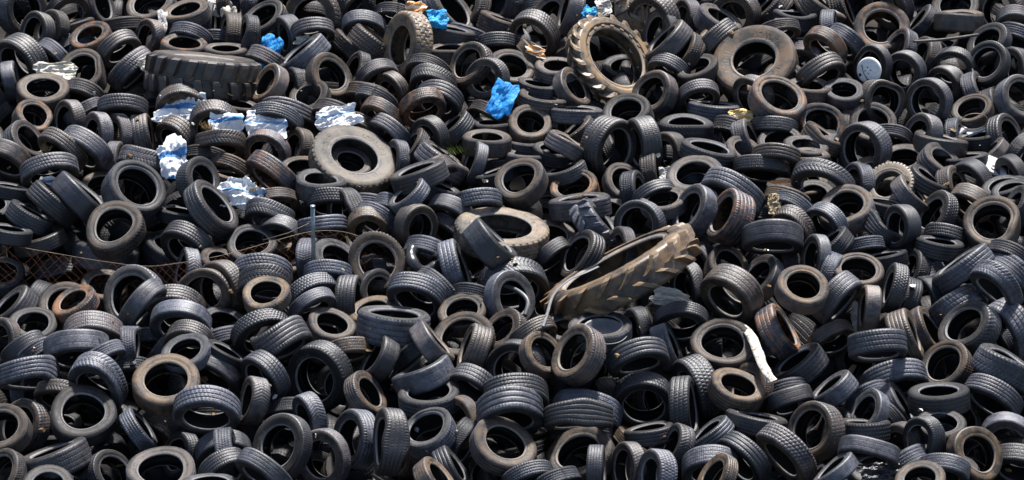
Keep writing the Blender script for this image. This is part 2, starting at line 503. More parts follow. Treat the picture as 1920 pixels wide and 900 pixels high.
# position (mm), axis (1/1000), radius (mm), width ratio (%), pattern, spin (deg), brown, grey, rust (%), label
TYRES = [
(-6038,30738,-11838,770,-599,220,341,69,0,238,38,83,0,'black car tyre facing the viewer, just below right of the top left corner'),
(-5742,30097,-11880,-614,-632,473,257,72,4,278,19,3,0,'black car tyre hole turned left, one tyre width above left of the white paper'),
(-5063,29929,-11917,-244,-299,922,260,77,5,4,26,24,40,'rust stained car tyre lying hole up, one tyre width above right of the white paper'),
(-4722,29755,-11964,557,-659,-505,269,69,11,236,34,16,0,'black car tyre arching over, tread on top, one tyre width right of the white paper'),
(-4407,30108,-11974,-776,-508,373,254,60,9,188,16,42,40,'rust stained tyre hole turned left, one tyre width above left of the black loader tyre'),
(-4550,29530,-12134,708,-336,-622,331,68,3,359,47,83,0,'brown dusted tyre sloping up rightwards, one tyre width above left of the striped sack'),
(-5842,29468,-12006,-599,-793,-110,349,82,7,352,18,9,0,'black car tyre hole turned down left, just left of the white paper'),
(-5912,29086,-12101,982,151,113,256,65,6,304,21,81,0,'pale grey worn tyre on edge, tread showing, one tyre width left of the white paper'),
(-5088,29334,-12122,-120,-425,897,329,70,10,272,39,9,0,'brown dusted car tyre lying hole up, just right of the white paper'),
(-5480,28767,-12130,100,-150,984,337,63,5,257,51,17,0,'brown dusted car tyre lying hole up, just below left of the white paper'),
(-4473,28197,-12076,-38,-691,-722,306,61,3,332,19,32,0,'black car tyre arching over, tread on top, one tyre width left of the striped sack'),
(-5506,28163,-12194,496,-255,830,255,66,10,256,50,32,40,'rust stained car tyre lying hole up, one tyre width below left of the white paper'),
(-5085,28133,-12195,-773,-580,258,253,69,3,88,42,28,0,'black car tyre hole turned left, one tyre width below the white paper'),
(-3798,28273,-12135,103,-987,-120,326,66,11,297,55,18,0,'brown dusted car tyre facing the viewer, just right of the striped sack'),
(-3976,30499,-11815,-184,-48,982,300,63,0,100,58,24,0,'brown dusted car tyre lying hole up, one tyre width above the black loader tyre'),
(-3038,30671,-11966,-443,-247,862,315,68,3,66,18,23,0,'black car tyre lying hole up, just above the tangled blue bag'),
(-2397,29980,-11833,183,-745,-642,258,70,4,288,39,44,0,'black tyre arching over, in front of the dark truck tyre'),
(-3943,29810,-12000,134,10,991,295,76,3,154,54,9,40,'rust stained car tyre lying hole up, just above left of the black loader tyre'),
(-2475,29469,-11959,-620,112,777,343,68,5,13,3,75,0,'black car tyre tread showing, sloping up rightwards, just right of the tangled blue bag'),
(-2162,29083,-12059,545,-517,660,302,67,6,323,54,12,0,'brown dusted tyre facing the viewer, one tyre width below the dark truck tyre'),
(-2819,28696,-11992,-717,-323,618,257,68,6,241,89,86,0,'muddy brown car tyre hole turned left, just below the tangled blue bag'),
(-2705,28097,-12192,-190,-787,-587,318,56,0,338,8,49,0,'black car tyre arching over, tread on top, just above right of the white sack'),
(-2604,28496,-12285,-138,-692,-709,347,56,4,46,40,83,0,'brown dusted car tyre arching over, tread on top, just above right of the white sack'),
(-1811,30408,-11947,28,-833,-553,287,64,5,112,25,96,0,'black tyre arching over, one tyre width above left of the honeycomb truck tyre'),
(-1680,30074,-12058,620,223,752,349,72,2,59,56,7,0,'brown dusted tyre tread showing, sloping down rightwards, just left of the tan honeycomb truck tyre'),
(-1414,29005,-12217,-691,-723,22,257,64,11,246,51,4,0,'brown dusted tyre hole turned down left, one tyre width below the tan honeycomb truck tyre'),
(-925,28903,-12052,-127,-843,-522,275,72,1,282,12,7,0,'black tyre arching over, one tyre width below right of the honeycomb truck tyre'),
(-847,28507,-12101,-277,-806,-523,297,71,11,16,12,15,0,'black car tyre arching over, tread on top, one tyre width above the grass tuft'),
(-1031,28254,-12086,230,-832,-505,295,59,5,79,40,7,55,'rust stained tyre arching over, one tyre width above left of the grass tuft'),
(-801,30742,-11895,706,-169,688,367,76,3,94,33,81,0,'black car tyre hole turned right, just above right of the small light blue bag'),
(-160,29841,-11944,1,-667,-745,269,66,0,130,17,18,0,'black car tyre arching over, tread on top, one tyre width above the bright blue bag'),
(-740,30014,-11902,177,234,956,296,71,5,327,14,7,0,'deep black tyre lying flat, tread showing, just below right of the small light blue bag'),
(-490,29107,-11906,-601,-529,599,289,57,1,159,53,23,0,'brown dusted tyre hole turned left, one tyre width above left of the bright blue bag'),
(-287,28888,-11991,-566,-761,316,275,66,2,356,38,44,0,'brown dusted car tyre facing the viewer, just above left of the bright blue bag'),
(-19,29276,-12043,246,-385,889,291,61,6,102,43,39,0,'brown dusted car tyre lying hole up, just above the bright blue bag'),
(-1500,28251,-12192,-410,-775,-481,270,62,5,66,50,30,40,'rust stained tyre arching over, one tyre width above right of the grey truck tyre'),
(276,29917,-11850,-436,-876,-205,314,73,3,6,37,20,0,'black tyre arching over, one tyre width above right of the bright blue bag'),
(711,30250,-11677,-955,-51,291,323,62,5,305,50,96,0,'brown dusted tyre on edge, one tyre width above left of the tan tractor tyre'),
(1721,30356,-11843,-700,-714,16,364,69,3,287,43,11,0,'black tyre hole turned down left, one tyre width above right of the tan tractor tyre'),
(1875,29789,-11909,-706,101,701,320,71,5,349,35,37,0,'black tyre sloping up rightwards, one tyre width right of the tan tractor tyre'),
(536,29210,-12016,-8,-46,999,265,61,11,7,48,84,0,'brown dusted tyre lying hole up, one tyre width left of the tilted tan tractor tyre'),
(700,28872,-12120,712,-251,656,275,59,6,310,63,31,0,'brown dusted tyre hole turned right, one tyre width below left of the tan tractor tyre'),
(341,28594,-12165,201,181,963,286,59,11,346,41,11,0,'black car tyre lying flat, tread showing, just right of the bright blue bag'),
(741,28373,-12231,31,297,954,321,55,3,127,22,71,0,'black tyre lying flat, one tyre width below left of the tan tractor tyre'),
(1342,28288,-12208,-291,-294,910,308,76,0,323,20,9,0,'black car tyre lying hole up, one tyre width below the tilted tan tractor tyre'),
(1686,29030,-12241,-598,-553,580,289,73,6,208,62,76,0,'brown dusted tyre facing the viewer, one tyre width below right of the tan tractor tyre'),
(1878,29493,-12132,-459,-724,-515,262,68,0,309,20,37,0,'black tyre arching over, one tyre width right of the tan tractor tyre'),
(2513,30498,-11926,445,-19,895,326,73,5,70,38,80,0,'brown dusted tyre lying flat, one tyre width above left of the bald truck tyre'),
(2761,30758,-11915,-539,-831,135,316,74,11,356,53,9,0,'black car tyre facing the viewer, one tyre width above the big brown bald truck tyre'),
(2439,29895,-11924,692,-436,-576,334,62,0,171,41,21,0,'black tyre sloping up rightwards, one tyre width above left of the bald truck tyre'),
(3709,29351,-11775,-606,-650,-459,284,62,5,6,65,22,40,'rust stained tyre arching over, one tyre width above left of the silver hubcap'),
(3629,29066,-12011,407,-735,-542,314,67,4,39,32,6,0,'black car tyre arching over, tread on top, one tyre width left of the silver hubcap'),
(3863,28659,-12084,-76,-206,976,258,57,5,121,3,21,0,'black car tyre lying hole up, just below left of the silver hubcap'),
(2819,28765,-12156,-773,-634,-20,281,58,9,334,44,16,0,'brown dusted car tyre hole turned down left, just above right of the yellow cardboard'),
(3063,28401,-12069,243,-377,894,339,73,3,56,53,98,40,'rust stained car tyre lying hole up, just right of the yellow cardboard'),
(3577,28244,-12310,-110,-719,686,289,63,10,123,14,37,40,'rust stained car tyre facing the viewer, one tyre width above right of the orange rag'),
(2203,29335,-12068,-334,-133,933,260,60,5,340,19,2,0,'black tyre lying hole up, one tyre width left of the big brown bald truck tyre'),
(2200,28995,-12253,105,-850,-516,262,62,3,28,43,68,0,'brown dusted tyre arching over, one tyre width above left of the yellow cardboard'),
(2376,28761,-12344,75,289,954,338,57,3,225,19,85,0,'black car tyre lying flat, tread showing, just left of the yellow cardboard'),
(4515,30443,-11995,-45,-654,755,352,68,5,199,53,69,40,'rust stained car tyre facing the viewer, just above the silver hubcap'),
(5438,30367,-11847,7,279,960,312,75,6,63,60,17,0,'brown dusted car tyre lying flat, tread showing, just above right of the dark rod'),
(5746,29889,-11949,-579,-372,726,276,63,5,356,12,19,0,'black car tyre lying hole up, one tyre width right of the dark rod'),
(5636,29274,-11961,-552,-579,600,278,57,3,332,3,8,0,'black car tyre facing the viewer, one tyre width below right of the dark rod'),
(4670,29347,-12100,-589,-796,139,261,70,5,194,13,32,0,'black car tyre facing the viewer, just right of the silver hubcap'),
(4275,29373,-12015,-681,-711,175,272,56,8,20,8,8,0,'caved in black car tyre facing the viewer, just above right of the silver hubcap'),
(5253,29447,-12073,-383,-919,-94,261,61,3,288,20,17,0,'black car tyre facing the viewer, just below the dark rod'),
(5161,29267,-12217,-767,-641,-1,260,71,5,128,27,24,0,'black car tyre hole turned down left, one tyre width below the dark rod'),
(4854,28600,-12154,-703,-674,226,292,58,3,249,22,58,0,'black car tyre facing the viewer, one tyre width above left of the broken white board'),
(4300,28632,-12168,456,-817,352,292,73,8,0,34,9,0,'caved in black car tyre facing the viewer, just below the silver hubcap'),
(4173,28323,-12331,-121,-615,780,284,71,6,171,48,85,0,'brown dusted car tyre facing the viewer, one tyre width below the silver hubcap'),
(5370,28548,-12280,-373,-256,892,261,76,3,210,45,11,0,'brown dusted car tyre lying hole up, just above left of the broken white board'),
(5891,28645,-12146,467,-604,646,292,69,3,333,22,96,0,'black car tyre hole turned right, one tyre width above right of the broken white board'),
(-5516,27663,-12268,746,-116,656,278,63,4,336,20,21,0,'black car tyre hole turned right, one tyre width below left of the white paper'),
(-5039,27333,-12212,-543,-692,-475,317,56,3,27,48,9,0,'black tyre arching over, tread on top, one-and-half tyre widths below the white paper'),
(-4797,27396,-12228,-533,-712,-456,330,67,5,130,37,87,0,'black car tyre arching over, tread on top, one tyre width below the white paper'),
(-4720,27790,-12218,-775,-541,326,260,67,0,68,33,84,0,'black car tyre hole turned left, one tyre width below right of the white paper'),
(-4225,27963,-12307,986,63,154,260,77,3,309,64,67,0,'brown dusted car tyre on edge, tread showing, just above left of the torn white sack'),
(-3813,27920,-12342,-599,-753,-272,293,71,3,335,41,5,0,'black car tyre hole turned down left, just above the torn white sack'),
(-5664,27327,-12328,-302,-781,-546,282,75,6,144,42,22,0,'black tyre arching over, tread on top, two tyre widths below left of the white paper'),
(-5140,26973,-12311,223,-726,-651,338,57,3,352,40,83,0,'black car tyre arching over, tread on top, one tyre width above the fence wire'),
(-5035,26485,-12475,649,329,685,322,68,0,103,12,7,0,'black tyre tread showing, sloping down rightwards, two tyre widths left of the torn white sack'),
(-4745,26525,-12435,675,316,666,351,72,6,52,3,23,0,'black car tyre tread showing, sloping down rightwards, one tyre width above the fence wire'),
(-5279,26315,-12575,483,328,812,268,75,2,336,6,17,0,'black car tyre lying flat, tread showing, one tyre width above left of the fence wire'),
(-4162,26578,-12376,462,-450,765,352,87,7,156,4,59,0,'black car tyre facing the viewer, one tyre width below left of the torn white sack'),
(-4277,25920,-12520,-117,-419,901,334,62,9,97,36,5,0,'brown dusted car tyre lying hole up, one tyre width above right of the fence wire'),
(-4110,27222,-12320,-284,-688,-668,305,71,9,357,38,66,0,'brown dusted car tyre lying flat, tread showing, just left of the torn white sack'),
(-3397,27982,-12195,88,-976,-200,305,75,3,45,39,14,0,'brown dusted car tyre facing the viewer, just below right of the striped sack'),
(-3304,27623,-12263,-52,-674,-737,308,60,9,58,48,7,0,'brown dusted car tyre lying flat, tread showing, one tyre width left of the white sack'),
(-3459,26723,-12314,718,-380,583,277,74,2,273,3,15,0,'black car tyre hole turned right, just below right of the torn white sack'),
(-3270,26154,-12383,749,-10,663,359,59,3,73,16,27,0,'black car tyre hole turned right, just below left of the crumpled white sack'),
(-2788,27678,-12380,-293,-954,-53,279,61,0,358,15,97,40,'rust stained car tyre facing the viewer, just below the white sack'),
(-2657,27026,-12388,-583,-632,-510,339,61,5,77,9,24,40,'rust stained tyre tread showing, sloping down rightwards, just above right of the crumpled white sack'),
(-2131,26862,-12443,108,89,990,296,74,6,304,13,49,0,'black car tyre lying hole up, just below left of the large pale grey truck tyre'),
(-2656,26349,-12559,-119,-777,-618,263,77,9,328,5,18,0,'black car tyre arching over, tread on top, just below right of the crumpled white sack'),
(-2003,26661,-12544,25,-733,-680,295,60,2,226,14,8,0,'black car tyre arching over, tread on top, just above right of the fence post'),
(-2064,26189,-12612,99,-604,-791,279,60,11,148,5,90,0,'pale grey worn car tyre lying flat, tread showing, just right of the fence post'),
(-3504,25869,-12694,-419,-831,-366,323,66,0,81,13,8,0,'black tyre arching over, one tyre width below left of the crumpled white sack'),
(-2818,25911,-12740,68,-320,945,289,74,4,336,8,8,0,'black car tyre lying hole up, one tyre width below the crumpled white sack'),
(-2530,26155,-12705,-291,-929,-230,268,73,5,165,3,19,0,'black car tyre arching over, tread on top, just left of the fence post'),
(-943,27863,-12290,-643,-763,73,260,71,0,228,23,10,0,'black car tyre hole turned down left, just above left of the grass tuft'),
(-675,28124,-12324,-623,98,776,270,70,0,41,11,15,0,'black car tyre tread showing, sloping up rightwards, just above the grass tuft'),
(-285,27747,-12318,36,104,994,285,72,5,163,41,22,0,'brown dusted car tyre lying flat, tread showing, just right of the grass tuft'),
(-1378,28045,-12330,-610,-560,-561,294,62,3,142,41,91,0,'pale grey worn tyre sloping down rightwards, one tyre width left of the grass tuft'),
(-793,27391,-12390,574,254,779,337,68,3,172,45,94,0,'brown dusted car tyre tread showing, sloping down rightwards, just below left of the grass tuft'),
(-1016,26695,-12249,-330,218,919,323,70,5,8,15,17,0,'black car tyre lying flat, tread showing, one tyre width below left of the grass tuft'),
(-1114,26289,-12305,-610,58,790,255,64,3,210,10,96,0,'pale grey worn tyre tread showing, sloping up rightwards, one tyre width above the inner tube'),
(-674,26462,-12593,-431,-762,-484,275,70,6,285,12,39,0,'black tyre arching over, tread on top, one tyre width above right of the inner tube'),
(-381,26536,-12486,87,-656,-750,287,67,3,1,3,66,0,'black car tyre lying flat, tread showing, just above left of the flat pale truck tyre'),
(-422,27443,-12433,-904,-111,413,256,56,5,3,10,59,0,'black car tyre on edge, tread showing, just below right of the grass tuft'),
(106,26757,-12349,-356,-384,852,306,71,6,331,42,23,0,'brown dusted car tyre lying hole up, one tyre width above the flat pale truck tyre'),
(-1040,26016,-12535,631,-766,125,271,71,5,314,40,8,0,'brown dusted car tyre facing the viewer, just above the inner tube'),
(-1568,26165,-12606,38,-943,-331,252,65,5,84,90,10,0,'muddy brown tyre arching over, tread on top, one tyre width right of the fence post'),
(203,28213,-12296,154,-486,860,264,72,5,202,92,85,0,'muddy brown car tyre facing the viewer, just below right of the bright blue bag'),
(603,27572,-12267,494,246,834,258,73,11,118,62,81,0,'brown dusted tyre lying flat, one tyre width below right of the bright blue bag'),
(1087,27607,-12302,694,-712,108,362,85,7,122,18,11,0,'deep black car tyre hole turned right, one tyre width above the small grey lugged tyre'),
(1490,27584,-12259,-950,-308,-46,338,71,5,333,13,11,0,'deep black tyre on edge, tread showing, two tyre widths below the tilted tan tractor tyre'),
(1992,28106,-12296,65,144,987,325,66,9,223,7,8,0,'deep black car tyre lying flat, tread showing, one tyre width left of the yellow cardboard'),
(2025,26833,-12338,-178,-259,949,319,65,5,341,43,93,0,'brown dusted car tyre lying hole up, one tyre width below left of the yellow cardboard'),
(702,26969,-12545,-214,-266,940,285,74,3,127,64,5,40,'rust stained car tyre lying hole up, just above left of the small grey lugged tyre'),
(745,26508,-12531,-124,297,947,352,67,5,322,16,51,0,'black car tyre lying flat, tread showing, just above left of the small grey lugged tyre'),
(1574,26598,-12463,379,-839,-390,260,64,4,333,9,22,0,'black tyre arching over, one tyre width above right of the small grey lugged tyre'),
(1661,26358,-12415,-179,-80,981,258,61,0,49,48,99,0,'brown dusted tyre lying hole up, one tyre width right of the small grey lugged tyre'),
(1383,25964,-12477,-541,-758,364,282,63,3,243,4,39,0,'black car tyre facing the viewer, one tyre width right of the small grey lugged tyre'),
(600,27277,-12476,-341,233,911,264,63,2,328,20,42,0,'black tyre lying flat, one tyre width above left of the small grey lugged tyre'),
(2198,27340,-12262,231,147,962,317,63,3,287,12,19,0,'black car tyre lying flat, tread showing, one tyre width below left of the yellow cardboard'),
(3023,28175,-12320,-109,-654,-748,283,64,5,165,11,10,0,'black car tyre lying flat, tread showing, just right of the yellow cardboard'),
(3545,27819,-12310,465,137,875,268,72,10,115,60,6,0,'brown dusted tyre lying flat, tread showing, one tyre width above right of the orange rag'),
(2938,27079,-12171,-106,-622,-776,285,59,11,218,50,3,0,'black car tyre lying flat, tread showing, just above the orange rag'),
(3984,27533,-12289,-704,-686,186,331,73,3,113,12,38,0,'black car tyre facing the viewer, one tyre width above left of the pale knobbly tyre'),
(2785,27087,-12331,-109,-666,-738,327,56,5,357,18,8,0,'black car tyre lying flat, tread showing, just above left of the orange rag'),
(3439,26695,-12320,-275,-827,-490,341,60,9,138,8,22,0,'black car tyre arching over, tread on top, just right of the orange rag'),
(2406,26281,-12250,-495,-618,-611,370,61,3,13,12,72,0,'black car tyre arching over, tread on top, one tyre width left of the orange rag'),
(1973,26055,-12374,-817,-245,521,311,67,6,58,14,96,0,'black car tyre hole turned left, two tyre widths above the cream plastic sheet'),
(2337,25720,-12278,-859,-139,493,319,83,7,329,11,47,40,'rust stained car tyre hole turned left, one tyre width below left of the orange rag'),
(3644,26215,-12437,-271,-321,908,319,72,6,280,60,90,0,'brown dusted tyre lying hole up, one tyre width below left of the pale knobbly tyre'),
(3382,25926,-12453,-658,-727,-197,258,75,0,178,3,67,0,'black car tyre hole turned down left, one tyre width below right of the orange rag'),
(3037,25896,-12502,-568,-766,-301,270,69,1,229,48,16,0,'brown dusted car tyre arching over, tread on top, one tyre width below the orange rag'),
(2762,25342,-12335,-24,-641,-767,338,72,6,1,12,28,0,'black car tyre lying flat, tread showing, one tyre width below the orange rag'),
(4715,28043,-12342,-871,-325,370,282,66,5,311,26,50,0,'black car tyre hole turned left, one tyre width left of the broken white board'),
(4875,27758,-12336,182,272,945,328,65,6,136,30,6,0,'black car tyre lying flat, tread showing, one tyre width left of the broken white board'),
(5668,28049,-12385,759,-394,519,306,59,3,139,10,10,0,'black car tyre hole turned right, just right of the broken white board'),
(4809,27285,-12368,483,-223,847,270,73,11,295,37,46,0,'brown dusted tyre lying hole up, one tyre width above right of the pale knobbly tyre'),
(4593,26846,-12383,529,104,842,256,70,4,179,9,7,0,'black car tyre tread showing, sloping down rightwards, just right of the pale knobbly tyre'),
(4364,26504,-12387,719,13,695,252,72,5,198,62,82,0,'brown dusted tyre tread showing, sloping down rightwards, just below right of the pale knobbly tyre'),
(5053,26521,-12479,-573,-672,-469,256,75,5,127,96,29,0,'muddy brown tyre arching over, one tyre width below left of the white panel'),
(5159,25763,-12413,-195,-470,861,332,76,10,241,56,20,0,'brown dusted car tyre facing the viewer, one tyre width below the white panel'),
(4615,26201,-12489,-809,-186,557,290,55,2,189,11,6,0,'black car tyre hole turned left, one tyre width below right of the pale knobbly tyre'),
(4174,25751,-12413,-893,-405,195,255,74,6,253,8,9,0,'black car tyre hole turned left, just below the pale knobbly tyre'),
(4009,25976,-12528,603,95,792,265,62,10,108,3,10,0,'deep black car tyre tread showing, sloping down rightwards, just below the pale knobbly tyre'),
(4691,25884,-12586,-213,-660,-721,259,62,3,73,9,8,0,'black tyre lying flat, tread showing, one tyre width below right of the pale knobbly tyre'),
(-4438,26085,-12943,152,364,919,372,75,6,216,10,30,0,'black car tyre lying flat, tread showing, one tyre width right of the fence wire'),
(-3736,26250,-12972,209,37,977,346,74,9,322,2,9,0,'black car tyre lying hole up, two tyre widths below left of the crumpled white sack'),
(-5159,26185,-12797,-302,200,932,315,55,5,127,15,5,0,'black car tyre lying flat, tread showing, just above left of the fence wire'),
(-5422,25893,-12565,201,298,933,265,60,5,69,4,17,0,'black car tyre lying flat, tread showing, one tyre width left of the fence wire'),
(-4998,26252,-13236,160,-817,-554,270,73,10,33,4,23,0,'black car tyre arching over, tread on top, just below the fence wire'),
(-5255,24930,-12985,-627,-24,779,292,76,5,101,9,11,0,'black tyre tread showing, sloping up rightwards, one tyre width below left of the fence wire'),
(-4564,24775,-12841,-363,-124,924,257,66,2,93,40,52,55,'rust stained car tyre lying hole up, one tyre width below the fence wire'),
(-4980,24521,-12972,121,-285,951,258,67,6,231,15,29,0,'black car tyre lying hole up, one tyre width below the fence wire'),
(-4281,24140,-12869,93,-885,-457,328,72,5,305,65,96,0,'brown dusted car tyre arching over, tread on top, two tyre widths below the fence wire'),
(-4002,25129,-12948,-336,-683,648,350,62,1,45,10,94,0,'pale grey worn tyre facing the viewer, two tyre widths below right of the fence wire'),
(-3837,24555,-12715,773,-321,-548,310,65,6,111,11,45,0,'black tyre tread showing, sloping up rightwards, two tyre widths below right of the fence wire'),
(-3521,24798,-12903,-49,-929,-368,313,69,0,349,39,24,0,'brown dusted tyre arching over, two tyre widths below right of the fence wire'),
(-3401,24273,-12791,-50,-930,-363,307,63,6,242,4,96,0,'black tyre arching over, tread on top, two tyre widths below right of the fence wire'),
(-3293,24001,-12869,-180,-930,-319,272,70,0,69,43,19,0,'brown dusted tyre arching over, tread on top, three tyre widths below the crumpled white sack'),
(-3277,23640,-12809,-158,-327,932,258,56,0,229,0,99,0,'pale grey worn tyre lying hole up, three tyre widths below right of the fence wire'),
(-4400,23776,-12834,146,-752,-643,335,71,6,251,10,71,0,'black tyre arching over, tread on top, one-and-half tyre widths below the fence wire'),
(-4998,24081,-12998,528,-542,-654,257,71,5,115,4,19,0,'black car tyre lying flat, tread showing, two tyre widths below the fence wire'),
(-3236,25049,-12837,-232,-866,443,298,61,9,175,57,22,0,'brown dusted car tyre facing the viewer, two tyre widths below the crumpled white sack'),
(-3080,25173,-12856,-615,-750,243,322,66,3,225,44,14,0,'brown dusted car tyre hole turned left, two tyre widths below the crumpled white sack'),
(-3473,25528,-12807,-913,-258,315,256,65,9,142,7,98,0,'pale grey worn tyre on edge, two tyre widths below left of the crumpled white sack'),
(-2651,25352,-12757,-38,-788,-614,335,56,3,9,12,86,0,'black car tyre arching over, tread on top, one tyre width below the crumpled white sack'),
(-2588,24920,-12664,-49,-734,-677,302,74,9,284,12,5,0,'black tyre arching over, tread on top, one tyre width below left of the fence post'),
(-2528,24440,-12568,-81,-202,976,275,55,1,66,98,31,0,'muddy brown car tyre lying hole up, one tyre width below left of the fence post'),
(-2096,24875,-12754,464,-777,-426,279,63,2,224,5,57,0,'black car tyre arching over, tread on top, two tyre widths left of the inner tube'),
(-2077,24584,-12773,477,-738,-477,266,57,5,255,11,74,0,'black car tyre arching over, tread on top, one tyre width below the fence post'),
(-1944,25165,-12662,22,-703,-711,258,62,3,251,8,100,0,'black car tyre lying flat, tread showing, one tyre width below the fence post'),
(-1707,24881,-12827,983,-162,85,261,84,7,329,13,14,0,'black car tyre on edge, tread showing, one tyre width below right of the fence post'),
(-2572,24171,-12861,323,-881,-346,317,57,2,251,14,20,0,'black tyre arching over, tread on top, two tyre widths below left of the fence post'),
(-2349,23874,-12794,508,-517,-689,346,76,10,169,14,22,0,'black car tyre lying flat, tread showing, two tyre widths below the fence post'),
(-1869,24297,-12866,240,-209,948,264,69,6,181,41,47,0,'brown dusted car tyre lying hole up, two tyre widths below the fence post'),
(-1944,23658,-13077,-449,-881,149,370,68,0,72,4,6,0,'deep black car tyre facing the viewer, three tyre widths below the fence post'),
(-1435,25480,-12706,4,-752,660,342,67,2,121,37,10,0,'brown dusted car tyre facing the viewer, one tyre width left of the inner tube'),
(-987,24810,-12759,-271,-845,-462,318,70,10,91,1,54,0,'black car tyre arching over, tread on top, just below the inner tube'),
(-607,25344,-12714,944,31,327,340,60,3,260,5,98,0,'black car tyre on edge, tread showing, just right of the inner tube'),
(17,25144,-12803,241,-932,-271,355,74,9,199,2,13,0,'deep black car tyre arching over, tread on top, just left of the grey rubber strip'),
(-28,24729,-12748,622,-604,499,300,56,5,242,3,94,0,'black car tyre facing the viewer, just left of the grey rubber strip'),
(-510,24549,-12848,-110,-306,946,258,75,6,100,46,23,0,'brown dusted car tyre lying hole up, one tyre width below right of the inner tube'),
(-503,24128,-12899,-88,-442,893,317,59,9,205,50,18,0,'brown dusted car tyre facing the viewer, two tyre widths below right of the inner tube'),
(-376,23663,-12767,-923,-5,385,258,85,7,222,59,21,0,'brown dusted tyre on edge, two tyre widths below left of the grey rubber strip'),
(-82,24254,-12886,-585,-338,737,260,65,2,186,42,16,0,'brown dusted tyre hole turned left, one tyre width below left of the grey rubber strip'),
(-1221,24218,-12805,93,292,952,386,84,7,346,10,73,0,'black car tyre lying flat, tread showing, one tyre width below left of the inner tube'),
(-817,23681,-12727,764,231,602,269,73,6,190,55,66,0,'brown dusted car tyre tread showing, sloping down rightwards, two tyre widths below the inner tube'),
(-1341,23772,-12954,-824,-33,566,270,74,6,25,8,12,0,'black tyre tread showing, sloping up rightwards, two tyre widths below left of the inner tube'),
(-1659,23951,-12934,186,-670,-719,253,66,5,123,87,21,0,'muddy brown tyre lying flat, tread showing, two tyre widths below left of the inner tube'),
(744,25627,-12697,-777,-207,595,315,58,4,315,11,6,0,'black car tyre hole turned left, just below left of the small grey lugged tyre'),
(403,25803,-12790,617,-568,-544,260,61,5,278,5,6,0,'deep black car tyre tread showing, sloping up rightwards, just above the grey rubber strip'),
(217,23926,-12730,473,-663,-580,260,62,0,211,55,10,0,'brown dusted car tyre lying flat, tread showing, just below left of the grey rubber strip'),
(294,23539,-12767,534,-410,739,251,61,3,14,89,22,0,'muddy brown car tyre hole turned right, one tyre width below the grey rubber strip'),
(664,23359,-12669,-679,-367,636,308,72,0,68,66,52,0,'brown dusted car tyre hole turned left, just below left of the grey basin'),
(891,23848,-12670,-14,0,1000,318,62,3,289,15,59,0,'black car tyre lying hole up, just left of the grey basin'),
(1260,23585,-12822,225,-744,-629,311,65,11,44,7,30,0,'black car tyre arching over, tread on top, just below right of the grey basin'),
(1582,24112,-12984,915,-41,402,255,76,3,260,5,87,0,'pale grey worn tyre on edge, tread showing, one tyre width below the cream plastic sheet'),
(1753,24393,-12854,-42,-925,-379,298,58,0,29,5,14,0,'deep black tyre arching over, tread on top, just below right of the cream plastic sheet'),
(2281,25370,-12696,331,-304,893,260,70,9,85,40,5,0,'brown dusted tyre lying hole up, one tyre width above right of the cream plastic sheet'),
(2622,25002,-12649,-695,-170,698,286,57,5,86,12,15,0,'black car tyre hole turned left, one tyre width above the long white plastic sheet'),
(3210,25216,-12524,-945,-249,213,257,56,6,101,13,69,0,'black car tyre hole turned left, one tyre width above left of the torn white film'),
(3620,24946,-12577,43,-278,960,274,77,3,282,52,34,0,'brown dusted car tyre lying hole up, one tyre width above the torn white film'),
(2949,24184,-12357,125,-455,882,277,73,6,26,97,90,0,'muddy brown tyre facing the viewer, one tyre width above left of the torn white film'),
(3352,24511,-12624,726,-525,-444,320,72,5,353,13,46,0,'black car tyre tread showing, sloping up rightwards, just above left of the torn white film'),
(2281,24633,-12643,-588,-726,-356,349,77,5,182,55,27,0,'brown dusted tyre arching over, one tyre width right of the cream plastic sheet'),
(2739,24300,-12910,819,-44,572,308,76,3,26,50,90,60,'rust stained tyre sloping down rightwards, just above right of the long white sheet'),
(2155,24036,-12956,-62,-431,900,333,76,1,132,40,25,0,'brown dusted car tyre facing the viewer, just left of the long white plastic sheet'),
(3302,24282,-12982,379,-819,-432,260,63,11,19,49,5,0,'brown dusted tyre arching over, tread on top, just below left of the torn white film'),
(1890,25355,-12936,-843,-526,110,264,63,9,259,7,13,0,'deep black car tyre hole turned left, just above right of the cream plastic sheet'),
(4550,25518,-12547,142,250,958,273,70,0,62,6,5,0,'deep black tyre lying flat, one tyre width below right of the pale knobbly tyre'),
(4730,24996,-12521,-577,374,726,358,60,3,161,3,57,0,'black car tyre tread showing, sloping up rightwards, two tyre widths below the white panel'),
(4998,24474,-12462,-659,-503,-559,319,62,9,226,8,73,0,'black car tyre tread showing, sloping down rightwards, two tyre widths below the white panel'),
(3961,24603,-12559,-964,52,260,265,59,2,238,6,10,0,'black tyre on edge, tread showing, one tyre width above right of the torn white film'),
(3680,24370,-12687,-995,4,99,264,63,5,172,90,86,0,'muddy brown car tyre on edge, tread showing, just above right of the torn white film'),
(4658,24758,-12864,435,-670,-601,335,68,3,67,13,92,0,'black car tyre lying flat, tread showing, two tyre widths right of the torn white film'),
(4687,24177,-12808,-696,-208,687,328,71,9,329,11,36,0,'black car tyre hole turned left, two tyre widths right of the torn white film'),
(5131,24330,-12908,-852,-450,-269,341,76,3,289,16,96,0,'black car tyre hole turned down left, three tyre widths right of the torn white film'),
(4025,24108,-12858,902,-84,423,295,77,0,289,58,16,0,'brown dusted tyre on edge, tread showing, one tyre width right of the torn white film'),
(4295,24451,-12991,754,-191,628,266,68,9,328,47,22,0,'brown dusted car tyre hole turned right, one tyre width right of the torn white film'),
(3677,23660,-12722,51,-653,-756,311,76,3,355,3,38,0,'chalk marked car tyre lying flat, tread showing, just below right of the torn white film'),
(-4827,23380,-12898,135,-660,-739,331,66,10,296,13,97,0,'pale grey worn tyre lying flat, tread showing, two tyre widths above the bottom left corner'),
